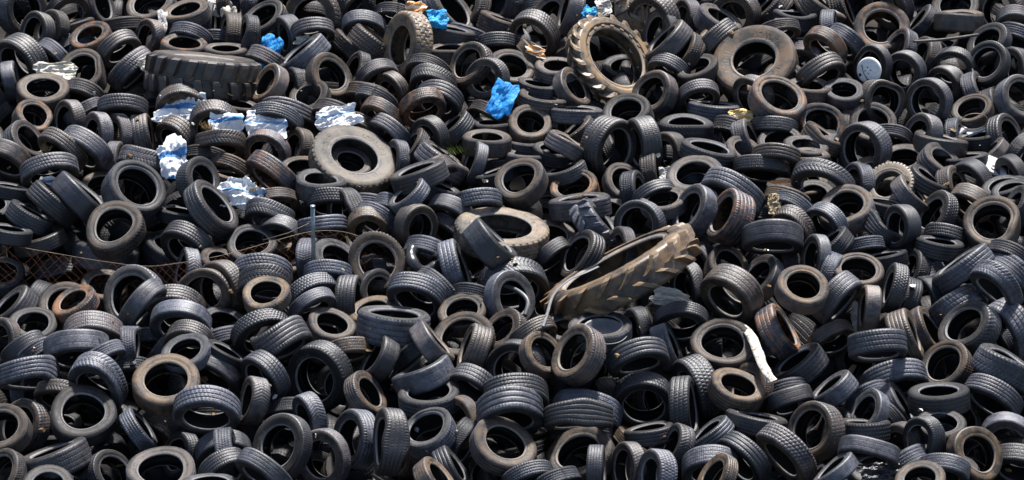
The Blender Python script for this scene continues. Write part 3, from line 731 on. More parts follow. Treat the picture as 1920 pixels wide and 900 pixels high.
(-4123,23290,-12934,-311,-896,-318,319,70,9,273,6,92,0,'black car tyre arching over, tread on top, two tyre widths below the fence wire'),
(-3430,23191,-12915,33,-327,945,361,56,6,128,85,8,0,'muddy brown car tyre lying hole up, three tyre widths below right of the fence wire'),
(-4530,23267,-13079,-227,-826,-516,260,57,9,35,45,7,0,'brown dusted tyre arching over, two tyre widths above right of the bottom left corner'),
(-4229,22874,-13094,118,-370,921,347,56,6,309,11,10,0,'black car tyre facing the viewer, two tyre widths above right of the bottom left corner'),
(-4990,22664,-13135,-162,-455,875,298,65,0,168,39,21,0,'brown dusted car tyre facing the viewer, one tyre width above the bottom left corner'),
(-4840,22958,-13263,-530,-589,610,286,71,3,104,39,30,0,'brown dusted tyre hole turned left, one tyre width above right of the bottom left corner'),
(-3684,22825,-13229,817,234,526,257,60,0,112,0,79,0,'black tyre tread showing, sloping down rightwards, three tyre widths right of the bottom left corner'),
(-4422,22301,-13265,-327,320,889,352,75,5,245,15,21,0,'black car tyre lying flat, tread showing, one tyre width right of the bottom left corner'),
(-3897,22287,-13407,706,-336,624,259,56,3,297,7,14,0,'black car tyre hole turned right, two tyre widths right of the bottom left corner'),
(-3363,22016,-13250,23,-246,969,343,56,4,256,36,92,0,'brown dusted car tyre lying hole up, three tyre widths right of the bottom left corner'),
(-3258,22687,-13415,-787,-445,428,262,58,8,-20,4,8,0,'deep black car tyre hole turned left, three tyre widths right of the bottom left corner'),
(-3000,22833,-13004,-12,-866,-500,351,62,3,219,11,98,0,'black tyre arching over, tread on top, four tyre widths below left of the fence post'),
(-3000,23692,-13071,-415,-759,-501,292,57,6,135,13,40,0,'black tyre arching over, tread on top, three tyre widths below left of the fence post'),
(-2479,23464,-12969,-675,-714,-188,289,70,3,259,0,21,0,'black car tyre hole turned down left, three tyre widths below the fence post'),
(-2567,23086,-13044,-923,-224,313,265,69,1,318,50,57,0,'black car tyre on edge, tread showing, three tyre widths below the fence post'),
(-2820,22547,-13326,204,-947,-248,282,76,5,177,7,31,0,'black car tyre arching over, tread on top, four tyre widths below the fence post'),
(-2226,22388,-13155,-498,-662,561,331,55,5,228,15,24,0,'black car tyre facing the viewer, four tyre widths below the fence post'),
(-1837,22452,-13324,-430,-818,381,297,56,5,258,43,87,0,'brown dusted car tyre facing the viewer, four tyre widths below left of the inner tube'),
(-1991,22895,-13124,-853,-515,-80,248,70,9,42,7,81,0,'pale grey worn car tyre hole turned down left, three tyre widths below the fence post'),
(-2338,21633,-12990,-525,-661,-535,302,59,5,228,11,52,0,'black car tyre tread showing, sloping down rightwards, four tyre widths below the fence post'),
(-2748,21904,-13129,491,-770,-408,255,74,0,133,10,16,0,'black tyre arching over, tread on top, four tyre widths right of the bottom left corner'),
(-1467,23289,-13092,746,-125,654,258,64,0,143,51,21,0,'brown dusted car tyre hole turned right, three tyre widths below left of the inner tube'),
(-1532,22724,-13261,-813,-464,352,304,66,0,152,1,79,0,'black tyre hole turned left, three tyre widths left of the middle of the bottom edge'),
(-1184,22273,-13033,-950,-220,223,319,65,10,222,11,10,0,'black tyre on edge, two tyre widths left of the middle of the bottom edge'),
(-804,22489,-13058,-364,-233,902,275,74,8,0,7,84,0,'caved in black car tyre lying hole up, three tyre widths below the inner tube'),
(-819,23064,-12996,-64,21,998,322,62,8,20,8,38,0,'caved in black car tyre lying hole up, two tyre widths below the inner tube'),
(-881,23393,-12930,-417,316,852,320,76,6,228,2,73,0,'black car tyre lying flat, tread showing, two tyre widths below the inner tube'),
(-388,23254,-12951,-499,-769,-400,258,77,3,122,13,36,0,'black tyre arching over, two tyre widths above the middle of the bottom edge'),
(26,22949,-12925,76,-841,-536,352,66,10,104,4,4,0,'black tyre arching over, one-and-half tyre widths above the middle of the bottom edge'),
(-26,22665,-12926,79,-814,-575,349,76,4,217,5,48,0,'black tyre arching over, one tyre width above the middle of the bottom edge'),
(-88,22298,-13102,324,-377,868,325,58,11,350,58,42,0,'brown dusted car tyre facing the viewer, just above the middle of the bottom edge'),
(-590,22074,-13219,856,122,503,256,64,11,61,5,17,0,'black tyre sloping down rightwards, one tyre width left of the middle of the bottom edge'),
(-730,21632,-13083,728,39,685,254,68,5,83,86,23,0,'muddy brown tyre hole turned right, four tyre widths below left of the grey rubber strip'),
(54,23621,-12976,-368,-895,251,328,73,4,259,7,11,0,'deep black tyre facing the viewer, one tyre width below left of the grey rubber strip'),
(747,23227,-13265,-248,-795,-554,358,70,5,337,3,91,0,'black car tyre arching over, tread on top, two tyre widths below the grey basin'),
(640,22620,-12948,30,-613,-789,328,65,10,348,12,6,0,'black car tyre lying flat, tread showing, two tyre widths below the grey basin'),
(1324,23373,-13194,-39,-975,-218,321,67,3,203,5,10,0,'deep black tyre arching over, one tyre width below right of the grey basin'),
(1352,22713,-13206,-176,345,922,258,64,3,276,12,23,0,'black car tyre lying flat, tread showing, two tyre widths below right of the grey basin'),
(676,22444,-13308,-352,-336,874,348,63,5,167,47,23,0,'brown dusted car tyre lying hole up, two tyre widths below the grey basin'),
(805,21932,-13140,993,-103,59,252,62,0,211,12,37,0,'black tyre on edge, two tyre widths right of the middle of the bottom edge'),
(1120,22130,-13229,-902,-368,224,257,59,3,90,39,37,0,'brown dusted car tyre hole turned left, two tyre widths below the grey basin'),
(1376,21759,-13101,-888,-347,302,251,76,2,247,11,94,0,'pale grey worn car tyre hole turned left, three tyre widths below the grey basin'),
(1595,22383,-13164,-901,-83,426,254,65,1,132,14,17,0,'black tyre hole turned left, two tyre widths below left of the long white plastic sheet'),
(154,22009,-13275,319,-751,-579,258,61,0,250,3,42,0,'black tyre arching over, tread on top, just right of the middle of the bottom edge'),
(1708,23103,-13133,968,-165,188,334,62,3,230,0,2,0,'black tyre on edge, two tyre widths below left of the long white sheet'),
(1877,23590,-13162,-896,-426,-121,334,75,2,275,3,21,0,'black tyre hole turned down left, one tyre width below left of the long white sheet'),
(2233,23234,-13012,235,-144,961,282,73,0,199,87,21,0,'muddy brown tyre lying hole up, one tyre width below left of the long white sheet'),
(2398,22783,-13126,169,384,908,336,57,5,273,14,14,0,'black car tyre lying flat, tread showing, one tyre width below the long white plastic sheet'),
(2769,23226,-13117,296,-701,-649,254,70,6,129,13,5,0,'black tyre lying flat, one tyre width below right of the long white sheet'),
(2942,23909,-13116,-572,158,805,305,77,5,19,1,21,0,'black tyre sloping up rightwards, one tyre width right of the long white sheet'),
(3214,23290,-13050,-644,253,722,267,73,5,314,11,83,0,'black car tyre tread showing, sloping up rightwards, one tyre width below the torn white film'),
(2966,22570,-13081,-702,-512,495,302,76,3,261,53,21,0,'brown dusted tyre facing the viewer, one tyre width above left of the black bin bag'),
(1923,22519,-13123,-640,272,719,257,59,4,292,0,63,0,'black tyre sloping up rightwards, two tyre widths below left of the long white sheet'),
(2235,22169,-13162,-744,-570,-349,308,61,4,268,0,8,0,'deep black tyre hole turned down left, two tyre widths below the long white plastic sheet'),
(2650,22217,-13131,-706,-544,-453,340,58,2,52,56,73,0,'brown dusted tyre sloping down rightwards, two tyre widths left of the black bin bag'),
(1895,22063,-13189,-42,-872,-488,287,75,5,220,10,71,0,'black tyre arching over, two tyre widths below left of the long white sheet'),
(1938,21642,-13054,-783,-152,603,249,55,0,211,93,9,0,'muddy brown car tyre hole turned left, two tyre widths below the long white plastic sheet'),
(3063,21751,-13061,-641,308,703,252,58,6,69,10,92,0,'pale grey worn tyre sloping up rightwards, one tyre width left of the black bin bag'),
(3884,23718,-13153,193,-744,-640,341,68,0,46,14,97,0,'black tyre lying flat, tread showing, one tyre width below right of the torn white film'),
(4415,23777,-13037,-540,-335,772,287,64,3,347,46,6,0,'brown dusted tyre lying hole up, two tyre widths below right of the torn white film'),
(4239,23089,-13028,-68,239,969,323,70,5,37,3,5,0,'black tyre lying flat, tread showing, two tyre widths above right of the black bin bag'),
(4802,23235,-13086,-531,-640,-555,314,64,0,112,14,46,0,'black car tyre arching over, tread on top, two tyre widths above the bottom right corner'),
(4948,23479,-12880,477,242,845,332,75,9,49,8,52,0,'black car tyre lying flat, tread showing, two tyre widths above the bottom right corner'),
(3518,22915,-13087,-775,-207,597,256,58,6,228,4,84,0,'black car tyre hole turned left, one tyre width above the black bin bag'),
(3450,22672,-13140,-4,408,913,272,76,2,312,11,16,0,'black car tyre lying flat, tread showing, one tyre width above the black bin bag'),
(3401,21993,-12987,-214,-719,-661,285,59,6,50,14,60,0,'black car tyre lying flat, tread showing, just above left of the black bin bag'),
(3991,22375,-13093,-797,-570,200,255,68,10,218,1,9,0,'black car tyre hole turned left, one tyre width above right of the black bin bag'),
(4477,22266,-13172,467,-631,619,284,58,6,244,89,9,0,'muddy brown tyre facing the viewer, one tyre width above left of the bottom right corner'),
(4894,22780,-13312,-165,-986,-3,284,69,6,192,10,80,0,'pale grey worn car tyre facing the viewer, one tyre width above the bottom right corner'),
(4955,22476,-13411,-254,-831,-494,282,74,5,338,13,7,0,'black car tyre arching over, tread on top, just above the bottom right corner'),
(4135,21973,-13170,-231,-762,-605,265,66,5,19,14,74,0,'black tyre arching over, tread on top, one tyre width right of the black bin bag'),
(3851,21616,-13097,-97,-233,968,252,67,2,221,64,45,0,'brown dusted car tyre lying hole up, just right of the black bin bag'),
(-237,25327,-12428,704,221,675,316,85,6,17,2,12,0,'deep black tyre tread showing, sloping down rightwards, in front of the flat pale truck tyre'),
(-1847,27576,-12520,277,-270,922,262,72,5,247,44,89,0,'brown dusted car tyre lying hole up, in front of the large pale grey truck tyre')
]
BY_LABEL = []
for (x, y, z, ax, ay, az, R, wr, va, sp, b, g, r, lab) in TYRES:
    o = put_tyre('car_tyre', (x / 1000, y / 1000, z / 1000 + CAM_Z), (ax, ay, az), R / 1000, wr / 100, va, math.radians(sp), (b / 100, g / 100, r / 100))
    tag(o, lab, 'tyre', 'car tyres of the scrap heap')
    BY_LABEL.append(o)

# ------------------------------------------------------------------ the many further tyres, mostly buried: one mass
MASS = """
-5584,30198,-11892,-680,-569,463,259,62,1,1,40,19
-5458,30591,-11830,456,-820,-345,301,55,9,1,25,5
-5163,31022,-11890,911,-160,381,318,73,6,1,19,48
-5330,30383,-11937,-228,236,945,258,62,1,1,47,7
-4450,30889,-11867,-192,-287,938,330,61,3,1,46,74
-4771,30433,-11942,183,-493,-850,260,66,3,1,29,9
-5498,29758,-12075,-605,-664,-439,257,69,0,1,12,99
-5437,30177,-12134,510,-548,-663,256,66,0,1,11,25
-5240,30143,-12162,643,-497,-583,253,55,5,1,10,97
-5037,28934,-12227,-318,-760,-567,261,73,3,1,36,29
-4948,28368,-12202,512,-497,-701,250,57,2,1,40,100
-3749,30726,-12015,1000,-28,1,260,56,6,1,17,80
-3490,30982,-11861,933,-252,256,261,62,5,1,57,6
-3427,31375,-12011,918,-322,-234,268,73,2,1,22,10
-3245,31286,-12006,926,-280,-255,267,77,3,1,13,42
-3901,30196,-12002,-265,-739,-620,272,65,0,1,13,88
-3612,30478,-12142,-146,-608,-780,253,64,4,1,22,76
-3433,29701,-12011,35,124,992,261,70,0,1,40,39
-3418,30241,-11971,-957,-221,188,272,74,0,1,50,6
-3184,29976,-11915,-947,-183,265,283,58,10,1,16,32
-2708,30266,-12002,-895,-446,8,263,76,11,1,20,69
-2222,30400,-12223,-302,-666,-682,262,59,5,1,19,26
-2938,29637,-12095,-442,-662,-606,268,74,2,1,45,79
-2563,29084,-12195,-869,-455,195,256,64,5,1,18,24
-2356,28738,-12172,-331,-357,873,256,56,9,1,26,3
-3511,29428,-12478,-737,-641,-215,264,65,5,1,11,100
-3153,28338,-12149,198,154,968,254,62,5,1,33,11
-2069,28389,-12252,-426,-726,-540,261,76,1,1,27,13
-2015,30981,-11839,751,-423,-507,278,74,9,1,24,8
-1714,31254,-11979,956,-276,101,258,68,6,1,14,6
-1426,30597,-11881,-136,-758,-638,262,63,3,1,4,13
-1927,30072,-12106,648,222,729,310,58,3,1,39,12
-1859,29486,-12157,-847,-270,458,262,55,10,1,43,60
-1590,29188,-12102,413,-830,-375,255,73,5,1,42,69
-977,29180,-12045,-352,-772,-530,302,55,3,1,21,16
-737,28723,-12382,-628,126,768,255,59,6,1,37,9
-511,31068,-11978,-777,-346,527,318,62,2,1,41,19
-166,31110,-11910,-717,-510,476,332,76,4,1,24,39
-131,30572,-11997,308,249,918,301,77,2,1,57,25
-540,30337,-12030,-327,-580,-746,254,64,1,1,25,100
-731,29530,-11942,6,174,985,292,64,4,1,53,20
-1704,28894,-12211,-305,-674,-673,259,70,9,1,48,8
-1577,28483,-12117,-433,-716,-547,260,69,10,1,8,24
-472,28919,-12453,486,-562,-669,255,59,0,1,14,5
-248,28518,-12321,-467,-640,-610,263,60,4,1,32,7
252,31116,-11969,166,-584,-794,255,68,1,1,25,52
512,30689,-11917,-624,-523,581,295,68,5,1,26,33
1272,31368,-12023,-860,43,508,308,65,5,1,37,22
1796,30134,-11908,-735,-577,357,271,56,10,1,38,88
2067,31218,-12037,-831,-442,-338,280,72,0,1,23,5
2109,29701,-11997,-837,-92,540,257,75,5,1,51,4
676,29914,-12125,490,-491,-721,261,74,5,1,15,6
52,30170,-12131,-907,-391,157,262,75,5,1,35,73
287,29631,-12011,638,184,748,268,56,6,1,88,36
301,28919,-12126,169,213,962,260,56,4,1,15,51
2153,30775,-11992,-909,-357,217,264,68,5,1,24,54
2205,30180,-12093,-647,159,746,272,57,11,1,96,4
3220,30959,-11937,-716,150,682,317,73,2,1,38,24
3458,30497,-11884,59,188,980,274,74,4,1,9,22
3200,29852,-11783,122,-734,-669,256,58,3,1,51,25
3785,30830,-11873,616,112,780,355,74,9,1,46,6
4115,31231,-12041,903,-109,415,333,68,5,1,27,9
3845,30261,-11903,979,-186,83,252,68,3,1,15,100
3280,30267,-12016,982,-171,76,251,70,4,1,15,91
3433,30033,-12034,-19,274,962,251,73,0,1,12,96
4002,29822,-11895,-635,-515,-575,258,74,0,1,9,80
3523,29620,-12061,-326,-838,-438,255,59,6,1,55,96
3770,29771,-12081,-23,-602,-798,254,69,11,1,1,19
3207,29080,-12098,-192,-450,872,260,63,6,1,36,14
3458,28759,-12099,43,77,996,287,65,11,1,42,29
4661,30862,-11815,-665,-697,-268,329,57,2,1,38,38
5015,30623,-11989,-780,175,602,262,58,1,1,12,34
5501,30972,-11913,-134,-473,871,304,58,6,1,22,15
6013,30771,-11864,-704,-624,338,302,62,6,1,37,16
6138,30348,-11867,-108,-869,-483,259,69,6,1,38,74
6156,30130,-11976,-367,-587,-722,285,65,0,1,9,67
4713,30033,-12062,-819,-200,538,257,72,9,1,27,82
4960,29719,-12060,-884,-234,405,256,72,1,1,39,12
5460,29031,-12228,879,-169,446,250,72,11,1,29,96
5647,28800,-12354,845,-248,474,253,72,1,1,19,23
5973,29447,-12100,-816,-480,321,259,71,0,1,21,40
-5165,28565,-12409,-773,-580,259,259,63,1,1,25,24
-4609,28201,-12465,-786,-150,599,252,75,5,1,97,12
-4495,27888,-12287,-835,-502,227,257,58,0,1,41,70
-5529,26720,-12442,192,349,917,257,58,5,1,10,20
-4579,27037,-12564,-32,-276,961,255,65,6,1,60,25
-4484,27504,-12441,993,-106,43,251,56,2,1,35,82
-3463,27611,-12443,-126,-707,-696,266,60,0,1,40,19
-3154,27395,-12491,-370,-675,-638,295,56,11,1,98,18
-3146,27069,-12460,191,265,945,262,58,6,1,96,78
-2455,27836,-12424,-793,-424,437,255,69,5,1,60,18
-2365,27378,-12509,47,-180,983,256,64,3,1,88,6
-2635,26664,-12578,263,-828,-495,277,58,9,1,62,16
-3665,26594,-12682,192,281,940,271,56,3,1,6,24
-3013,26942,-12822,-947,-170,271,258,68,5,1,2,94
-2905,26597,-12815,-246,-828,-504,258,60,5,1,14,13
-487,28652,-12487,-630,133,765,265,62,3,1,7,6
-216,28278,-12378,36,236,971,278,75,6,1,15,15
-1724,28225,-12369,-431,-724,-538,283,58,5,1,44,2
-1122,27717,-12371,-826,-67,560,257,57,6,1,29,12
-1321,27620,-12474,-873,-355,334,254,61,2,1,14,90
-859,27120,-12470,570,-717,-401,292,76,11,1,40,12
-817,26840,-12511,342,242,908,252,73,5,1,3,46
-149,27145,-12442,-340,293,894,275,55,6,1,7,8
-171,27772,-12542,2,162,987,258,65,5,1,44,20
-1486,26289,-12576,-444,-705,-553,255,67,3,1,11,92
-1297,26628,-12633,-455,-676,-580,251,76,0,1,4,87
-1816,26456,-12565,-779,-593,203,269,67,10,1,10,16
-1612,27001,-12757,-145,-712,-687,255,68,2,1,10,71
-685,26354,-12762,-596,-634,-493,262,59,0,1,10,47
-328,26950,-12799,36,332,942,274,59,3,1,55,6
92,27996,-12482,86,308,948,282,67,4,1,38,66
485,27657,-12410,76,70,995,256,65,3,1,15,20
752,27994,-12307,-638,159,754,255,69,5,1,40,15
1197,28009,-12568,845,13,535,260,65,0,1,24,6
1772,27692,-12426,-747,-607,271,262,73,5,1,33,17
1570,27245,-12475,959,-132,250,251,74,0,1,32,7
1251,27052,-12505,323,-398,859,261,56,3,1,44,37
1362,26837,-12522,909,-279,311,259,70,3,1,4,32
1031,26593,-12669,-18,-79,997,295,64,5,1,40,94
182,27648,-12473,32,161,986,267,76,2,1,39,90
2594,28293,-12425,-346,-643,-683,284,74,3,1,13,12
2404,28428,-12566,908,-86,409,253,70,11,1,27,81
2684,27905,-12361,880,-173,441,256,74,3,1,40,83
2629,27574,-12386,509,-226,830,259,66,9,1,51,96
3057,27840,-12373,-60,-189,980,260,73,3,1,22,51
3316,27536,-12303,107,-35,994,260,63,5,1,19,16
3318,27259,-12310,2,160,987,257,71,4,1,47,13
3656,27953,-12543,957,-262,122,253,56,9,1,21,86
3108,27471,-12499,-500,-604,-621,259,63,0,1,38,16
1976,27166,-12597,-32,-817,-576,258,61,1,1,5,18
3006,26420,-12405,-353,-654,-669,258,61,3,1,96,27
3058,26228,-12418,-494,-673,-550,253,64,2,1,1,75
3263,26915,-12480,-64,-172,983,267,71,5,1,65,8
3317,26582,-12456,-74,-253,965,256,58,5,1,14,22
2791,26505,-12679,-191,-629,-754,259,61,2,1,2,74
5133,28208,-12455,927,-231,295,260,58,6,1,3,94
4372,28112,-12399,-205,-663,-720,257,59,4,1,40,84
5368,28063,-12432,-204,264,943,263,76,6,1,15,14
5758,27514,-12359,694,-697,-178,265,65,0,1,9,18
5426,27657,-12437,-658,254,709,258,65,3,1,52,60
5129,27440,-12405,-147,299,943,265,61,0,1,21,36
5586,27071,-12421,-891,-436,-130,256,59,5,1,14,16
4438,27517,-12453,-157,-171,973,284,64,5,1,60,7
4064,27169,-12467,-97,-342,935,261,75,11,1,50,2
4902,26960,-12501,822,-365,437,253,70,11,1,43,30
5134,27049,-12470,-722,-688,-75,258,76,2,1,10,36
5441,26672,-12400,-229,78,970,276,58,4,1,4,15
5491,26409,-12336,-243,-59,968,256,56,3,1,3,14
5460,26848,-12645,-44,-642,-765,260,68,3,1,13,97
5481,26081,-12336,-864,34,502,251,70,5,1,13,24
4418,26825,-12635,-75,-78,994,261,62,11,1,91,45
3853,26995,-12478,-910,-288,296,259,70,3,1,2,83
4040,26393,-12470,144,238,961,258,58,4,1,8,8
4928,26520,-12699,686,-72,724,254,75,1,1,16,4
-5568,26026,-13135,119,-219,969,258,60,4,1,11,91
-5063,25323,-13112,940,-235,-246,259,70,2,1,0,13
-4724,25021,-12994,-80,-455,887,282,73,5,1,46,41
-5278,24375,-13057,-621,-621,478,257,57,9,1,41,25
-4380,25500,-13023,95,-218,971,260,61,0,1,51,20
-4846,24006,-13020,527,-546,-651,257,65,4,1,15,93
-4506,24677,-13092,-119,-695,-709,252,65,3,1,13,14
-4197,24379,-12996,56,-740,-671,250,62,6,1,11,83
-3886,23915,-12878,999,36,-13,253,60,10,1,9,83
-4124,23550,-12809,522,-558,-645,254,59,5,1,7,91
-3687,24571,-13143,-45,-689,-723,259,65,5,1,8,88
-3559,24158,-13115,854,-428,-297,257,71,10,1,5,39
-3127,25567,-12775,484,-67,872,253,58,6,1,46,3
-2201,25735,-12795,998,-56,29,256,73,1,1,8,96
-1899,25603,-12748,399,-338,852,275,65,11,1,13,93
-1964,24416,-13041,33,-32,999,258,68,9,1,11,51
-3004,24317,-13007,357,-556,-751,254,67,4,1,15,93
-3024,24669,-13050,199,-199,960,259,68,6,1,6,38
-2922,23801,-12921,504,302,809,257,59,0,1,3,9
-2407,25955,-12930,53,-232,971,255,73,0,1,96,24
-1441,25140,-12890,642,-553,531,258,64,6,1,8,22
-1462,25571,-12982,-951,-275,139,257,63,5,1,6,35
-786,25009,-12798,-663,-598,-450,292,57,2,1,15,58
-919,25743,-12722,-296,-765,-572,264,75,5,1,3,91
-381,24910,-12810,-164,-667,-727,251,59,9,1,6,29
-1448,24674,-12914,-125,-54,991,267,72,0,1,90,33
-962,23914,-12982,487,-649,-584,255,72,0,1,11,10
-1192,24443,-13106,-317,-669,-672,259,65,9,1,13,87
1176,25723,-12674,-882,-383,273,257,56,6,1,42,65
1116,26003,-13006,413,-797,-440,266,58,4,1,13,89
408,26207,-12795,-9,-241,970,286,63,6,1,44,63
547,24147,-12848,-11,-122,993,258,75,11,1,9,65
1310,24429,-12979,-930,-367,14,258,61,4,1,4,20
1568,24747,-13142,607,88,790,302,71,11,1,40,4
2019,25662,-12810,-798,-585,144,259,75,3,1,12,34
2759,25734,-12807,383,-817,-432,264,76,11,1,2,7
3070,25584,-12758,875,-170,453,259,75,3,1,14,29
3353,25080,-12645,898,-404,-175,254,65,0,1,3,86
3413,25530,-12528,-649,212,731,258,71,3,1,5,14
2347,25042,-13005,-642,-524,-560,316,65,4,1,14,9
2668,24440,-13281,-196,-666,-720,260,65,5,1,5,37
3776,25747,-12660,132,-670,-731,258,58,0,1,8,93
3968,25375,-12635,-188,333,924,258,72,5,1,2,4
5294,25355,-12593,-526,-610,-593,283,61,5,1,10,22
5284,25223,-12742,-656,-550,-516,328,72,5,1,3,95
4147,24909,-12853,-939,91,333,254,70,5,1,3,22
4273,25354,-12739,-890,-168,424,251,62,0,1,7,9
4363,25026,-12895,-885,-458,79,255,56,3,1,6,32
4459,25672,-12995,436,-672,-599,259,68,5,1,0,98
5151,24691,-13239,-865,-386,-320,269,61,10,1,6,19
-3888,23781,-13089,60,-771,-634,257,62,2,1,2,38
-4964,23693,-13294,981,14,196,254,62,6,1,1,89
-4407,21731,-13226,110,-229,967,257,57,11,1,16,39
-4880,22042,-13271,-538,-456,709,252,69,3,1,37,29
-2998,23282,-13333,-48,-709,-703,260,61,0,1,11,11
-2763,22261,-13157,995,49,81,251,69,6,1,10,97
-2218,23254,-13293,-104,-867,-488,253,72,9,1,6,20
-2826,21460,-13049,52,284,957,260,60,6,1,5,91
-1028,22769,-13439,-926,-327,190,261,71,0,1,95,16
-1012,23758,-13033,-622,157,767,258,57,5,1,13,6
-500,22869,-13157,-742,-636,211,258,56,3,1,94,40
-512,22601,-13243,842,-453,-293,253,69,1,1,4,10
691,23026,-13388,-6,-645,-764,319,56,5,1,10,38
1231,22956,-13476,627,206,751,257,55,0,1,96,12
409,21958,-13316,478,-662,-578,253,61,4,1,2,39
2398,23553,-13166,-671,-394,629,264,63,11,1,50,13
2758,23621,-13254,297,-698,-651,258,69,2,1,8,39
3276,23014,-13381,-866,-191,462,263,74,11,1,3,7
2848,23391,-13334,-900,-277,338,255,69,9,1,8,96
5161,23908,-13271,-533,-609,-587,263,71,10,1,40,6
4803,23625,-13467,247,-779,-577,260,75,0,1,95,18
3856,23269,-13209,824,-16,567,261,66,5,1,9,62
3614,23469,-13218,438,-691,-575,259,70,6,1,5,92
3744,22986,-13194,-775,-437,-457,254,56,0,1,16,18
3810,22563,-13270,-732,-668,136,256,57,3,1,52,41
4195,22613,-13070,-82,-82,993,252,57,0,1,14,25
4516,23303,-13394,723,-402,562,253,73,5,1,13,89
3484,22042,-13248,-87,-237,968,256,71,5,1,9,74
3818,22232,-13266,430,-711,-557,249,77,2,1,5,95
-7982,32895,-11498,-91,-42,-2,291,5
-7595,33203,-11505,92,-40,6,315,5
-7317,32903,-11446,-85,-53,-2,332,11
-6779,33287,-11404,52,-85,2,319,0
-6342,32667,-11474,-99,0,16,281,5
-5882,32979,-11535,21,-62,-76,304,9
-5357,33085,-11520,-23,-59,77,324,3
-5097,33005,-11495,-49,-10,87,297,0
-4595,32911,-11516,34,-48,81,336,11
-4209,33117,-11467,72,-49,48,301,6
-3691,33131,-11500,34,-80,-49,280,5
-3198,32959,-11485,-43,-75,-51,342,2
-2995,32785,-11513,-75,-11,65,339,6
-2476,33167,-11520,97,8,24,300,3
-2067,32649,-11478,55,-77,-33,292,0
-1450,33029,-11396,-4,-93,37,274,5
-1010,32997,-11532,-41,-52,-75,325,1
-570,32993,-11481,-70,-49,51,295,5
-414,33435,-11456,72,-35,-59,277,10
126,32925,-11514,-56,-46,69,337,5
402,32665,-11488,-24,21,95,340,1
845,33033,-11542,19,-46,-86,304,4
1574,32879,-11482,-52,-59,-62,297,0
1769,33221,-11427,-19,-43,88,296,10
2227,32975,-11473,-34,-64,69,342,1
2734,32751,-11496,87,-3,48,321,3
3225,32885,-11523,25,29,92,320,2
3571,33255,-11464,67,-74,-12,277,11
4100,32663,-11471,16,34,93,298,0
4432,32945,-11507,51,-4,86,296,4
4914,33317,-11418,-36,10,93,319,10
5133,32845,-11448,-10,-73,67,307,6
5652,33033,-11544,-75,-13,64,313,5
6216,32771,-11463,-48,-88,3,316,3
6631,32857,-11460,79,-59,15,293,1
7101,33143,-11495,-76,19,62,305,11
7530,33095,-11397,29,-90,32,331,5
7979,33305,-11469,64,-77,-2,332,11
-7909,32313,-11576,-18,-65,74,302,3
-7359,31907,-11633,-2,-85,52,341,5
-6961,32347,-11642,-78,-53,-33,285,0
-6481,32287,-11565,-55,5,84,334,9
-6330,32385,-11528,-97,-20,-14,310,10
-5889,32139,-11582,-35,-76,-55,284,3
-5433,32615,-11580,-21,-92,-32,310,9
-4752,31971,-11598,51,-53,68,285,6
-4433,32119,-11669,69,-33,-65,292,9
-4256,32391,-11585,78,-28,-56,278,5
-3756,32259,-11689,-43,-64,63,330,0
-3319,32389,-11609,-32,-83,-46,270,6
-2766,31861,-11618,-83,-33,46,275,6
-2347,32207,-11574,65,29,70,310,2
-2138,32363,-11547,21,39,90,331,5
-1466,32229,-11608,-29,-89,-35,334,3
-1292,31985,-11631,19,-76,62,335,5
-738,32399,-11583,-53,7,84,281,1
-311,32127,-11705,43,-62,65,290,0
232,32279,-11544,-46,-44,77,270,11
661,32209,-11631,73,0,68,308,11
927,32241,-11548,31,-47,-83,299,3
1426,32183,-11580,-26,21,94,324,9
1915,32231,-11651,31,-66,68,289,9
2079,32245,-11653,-36,-4,93,333,5
2577,32197,-11573,39,-82,-43,310,0
3145,32193,-11659,-77,-61,17,290,2
3516,32347,-11560,-96,-19,-22,273,5
3736,31931,-11640,17,-90,-39,338,3
4318,32247,-11563,-50,-53,69,321,5
4759,32117,-11621,35,-83,44,290,2
5135,32509,-11554,-21,-19,96,285,10
5779,32507,-11602,-44,-3,90,314,5
6136,32287,-11606,-78,-58,25,282,1
6334,31993,-11601,-85,-53,4,288,11
6919,32093,-11697,-47,-54,70,288,10
7202,32199,-11637,-23,-72,-65,315,1
7639,32439,-11639,-54,-17,83,287,5
-7826,31141,-11739,48,-56,68,307,0
-7330,31707,-11767,27,-93,-23,340,9
-6760,31247,-11774,-56,-81,-17,287,0
-6386,31541,-11696,-12,-99,11,286,9
-6304,31743,-11757,-97,-26,-1,281,0
-5641,31613,-11712,-91,-31,26,338,0
-5228,31607,-11768,48,24,85,313,11
-4799,31821,-11729,-91,-38,18,323,5
-4442,31581,-11671,-57,-51,64,271,0
-4095,31463,-11820,65,-21,73,333,3
-3541,31667,-11783,-4,-89,-44,315,1
-3080,31847,-12007,-58,16,80,332,5
-2669,31389,-11701,17,-68,71,290,5
-2417,31541,-11718,-3,-55,-83,278,3
-1937,31619,-11708,-1,-63,-77,302,4
-1618,31579,-11766,26,-88,-40,331,3
-1260,31591,-11773,-28,-13,95,299,5
-582,31601,-11871,49,-43,-76,305,0
-307,31667,-11895,-18,-56,81,290,2
58,31655,-11805,-7,-10,99,326,5
625,31497,-11854,-74,-8,67,327,2
957,31809,-11734,93,14,34,330,5
1381,31879,-11830,28,-40,87,282,4
1771,31493,-11790,-87,9,49,337,5
2136,31657,-11798,-96,-6,28,293,3
2534,31651,-11686,20,-47,-86,313,5
3011,31795,-11752,-46,-33,83,307,0
3469,31579,-11767,2,-100,1,285,5
3993,31909,-11739,2,-36,93,311,2
4354,31761,-11720,82,-32,47,306,3
4619,31953,-11746,98,-16,-6,286,0
4955,31487,-11831,-72,-67,17,284,11
5361,31507,-11823,11,-53,84,320,0
5828,31469,-11696,-22,-92,-31,327,2
6399,31391,-11724,-55,-65,53,304,1
6784,31365,-11756,12,-63,77,314,3
7253,31219,-11778,-50,-47,-72,292,11
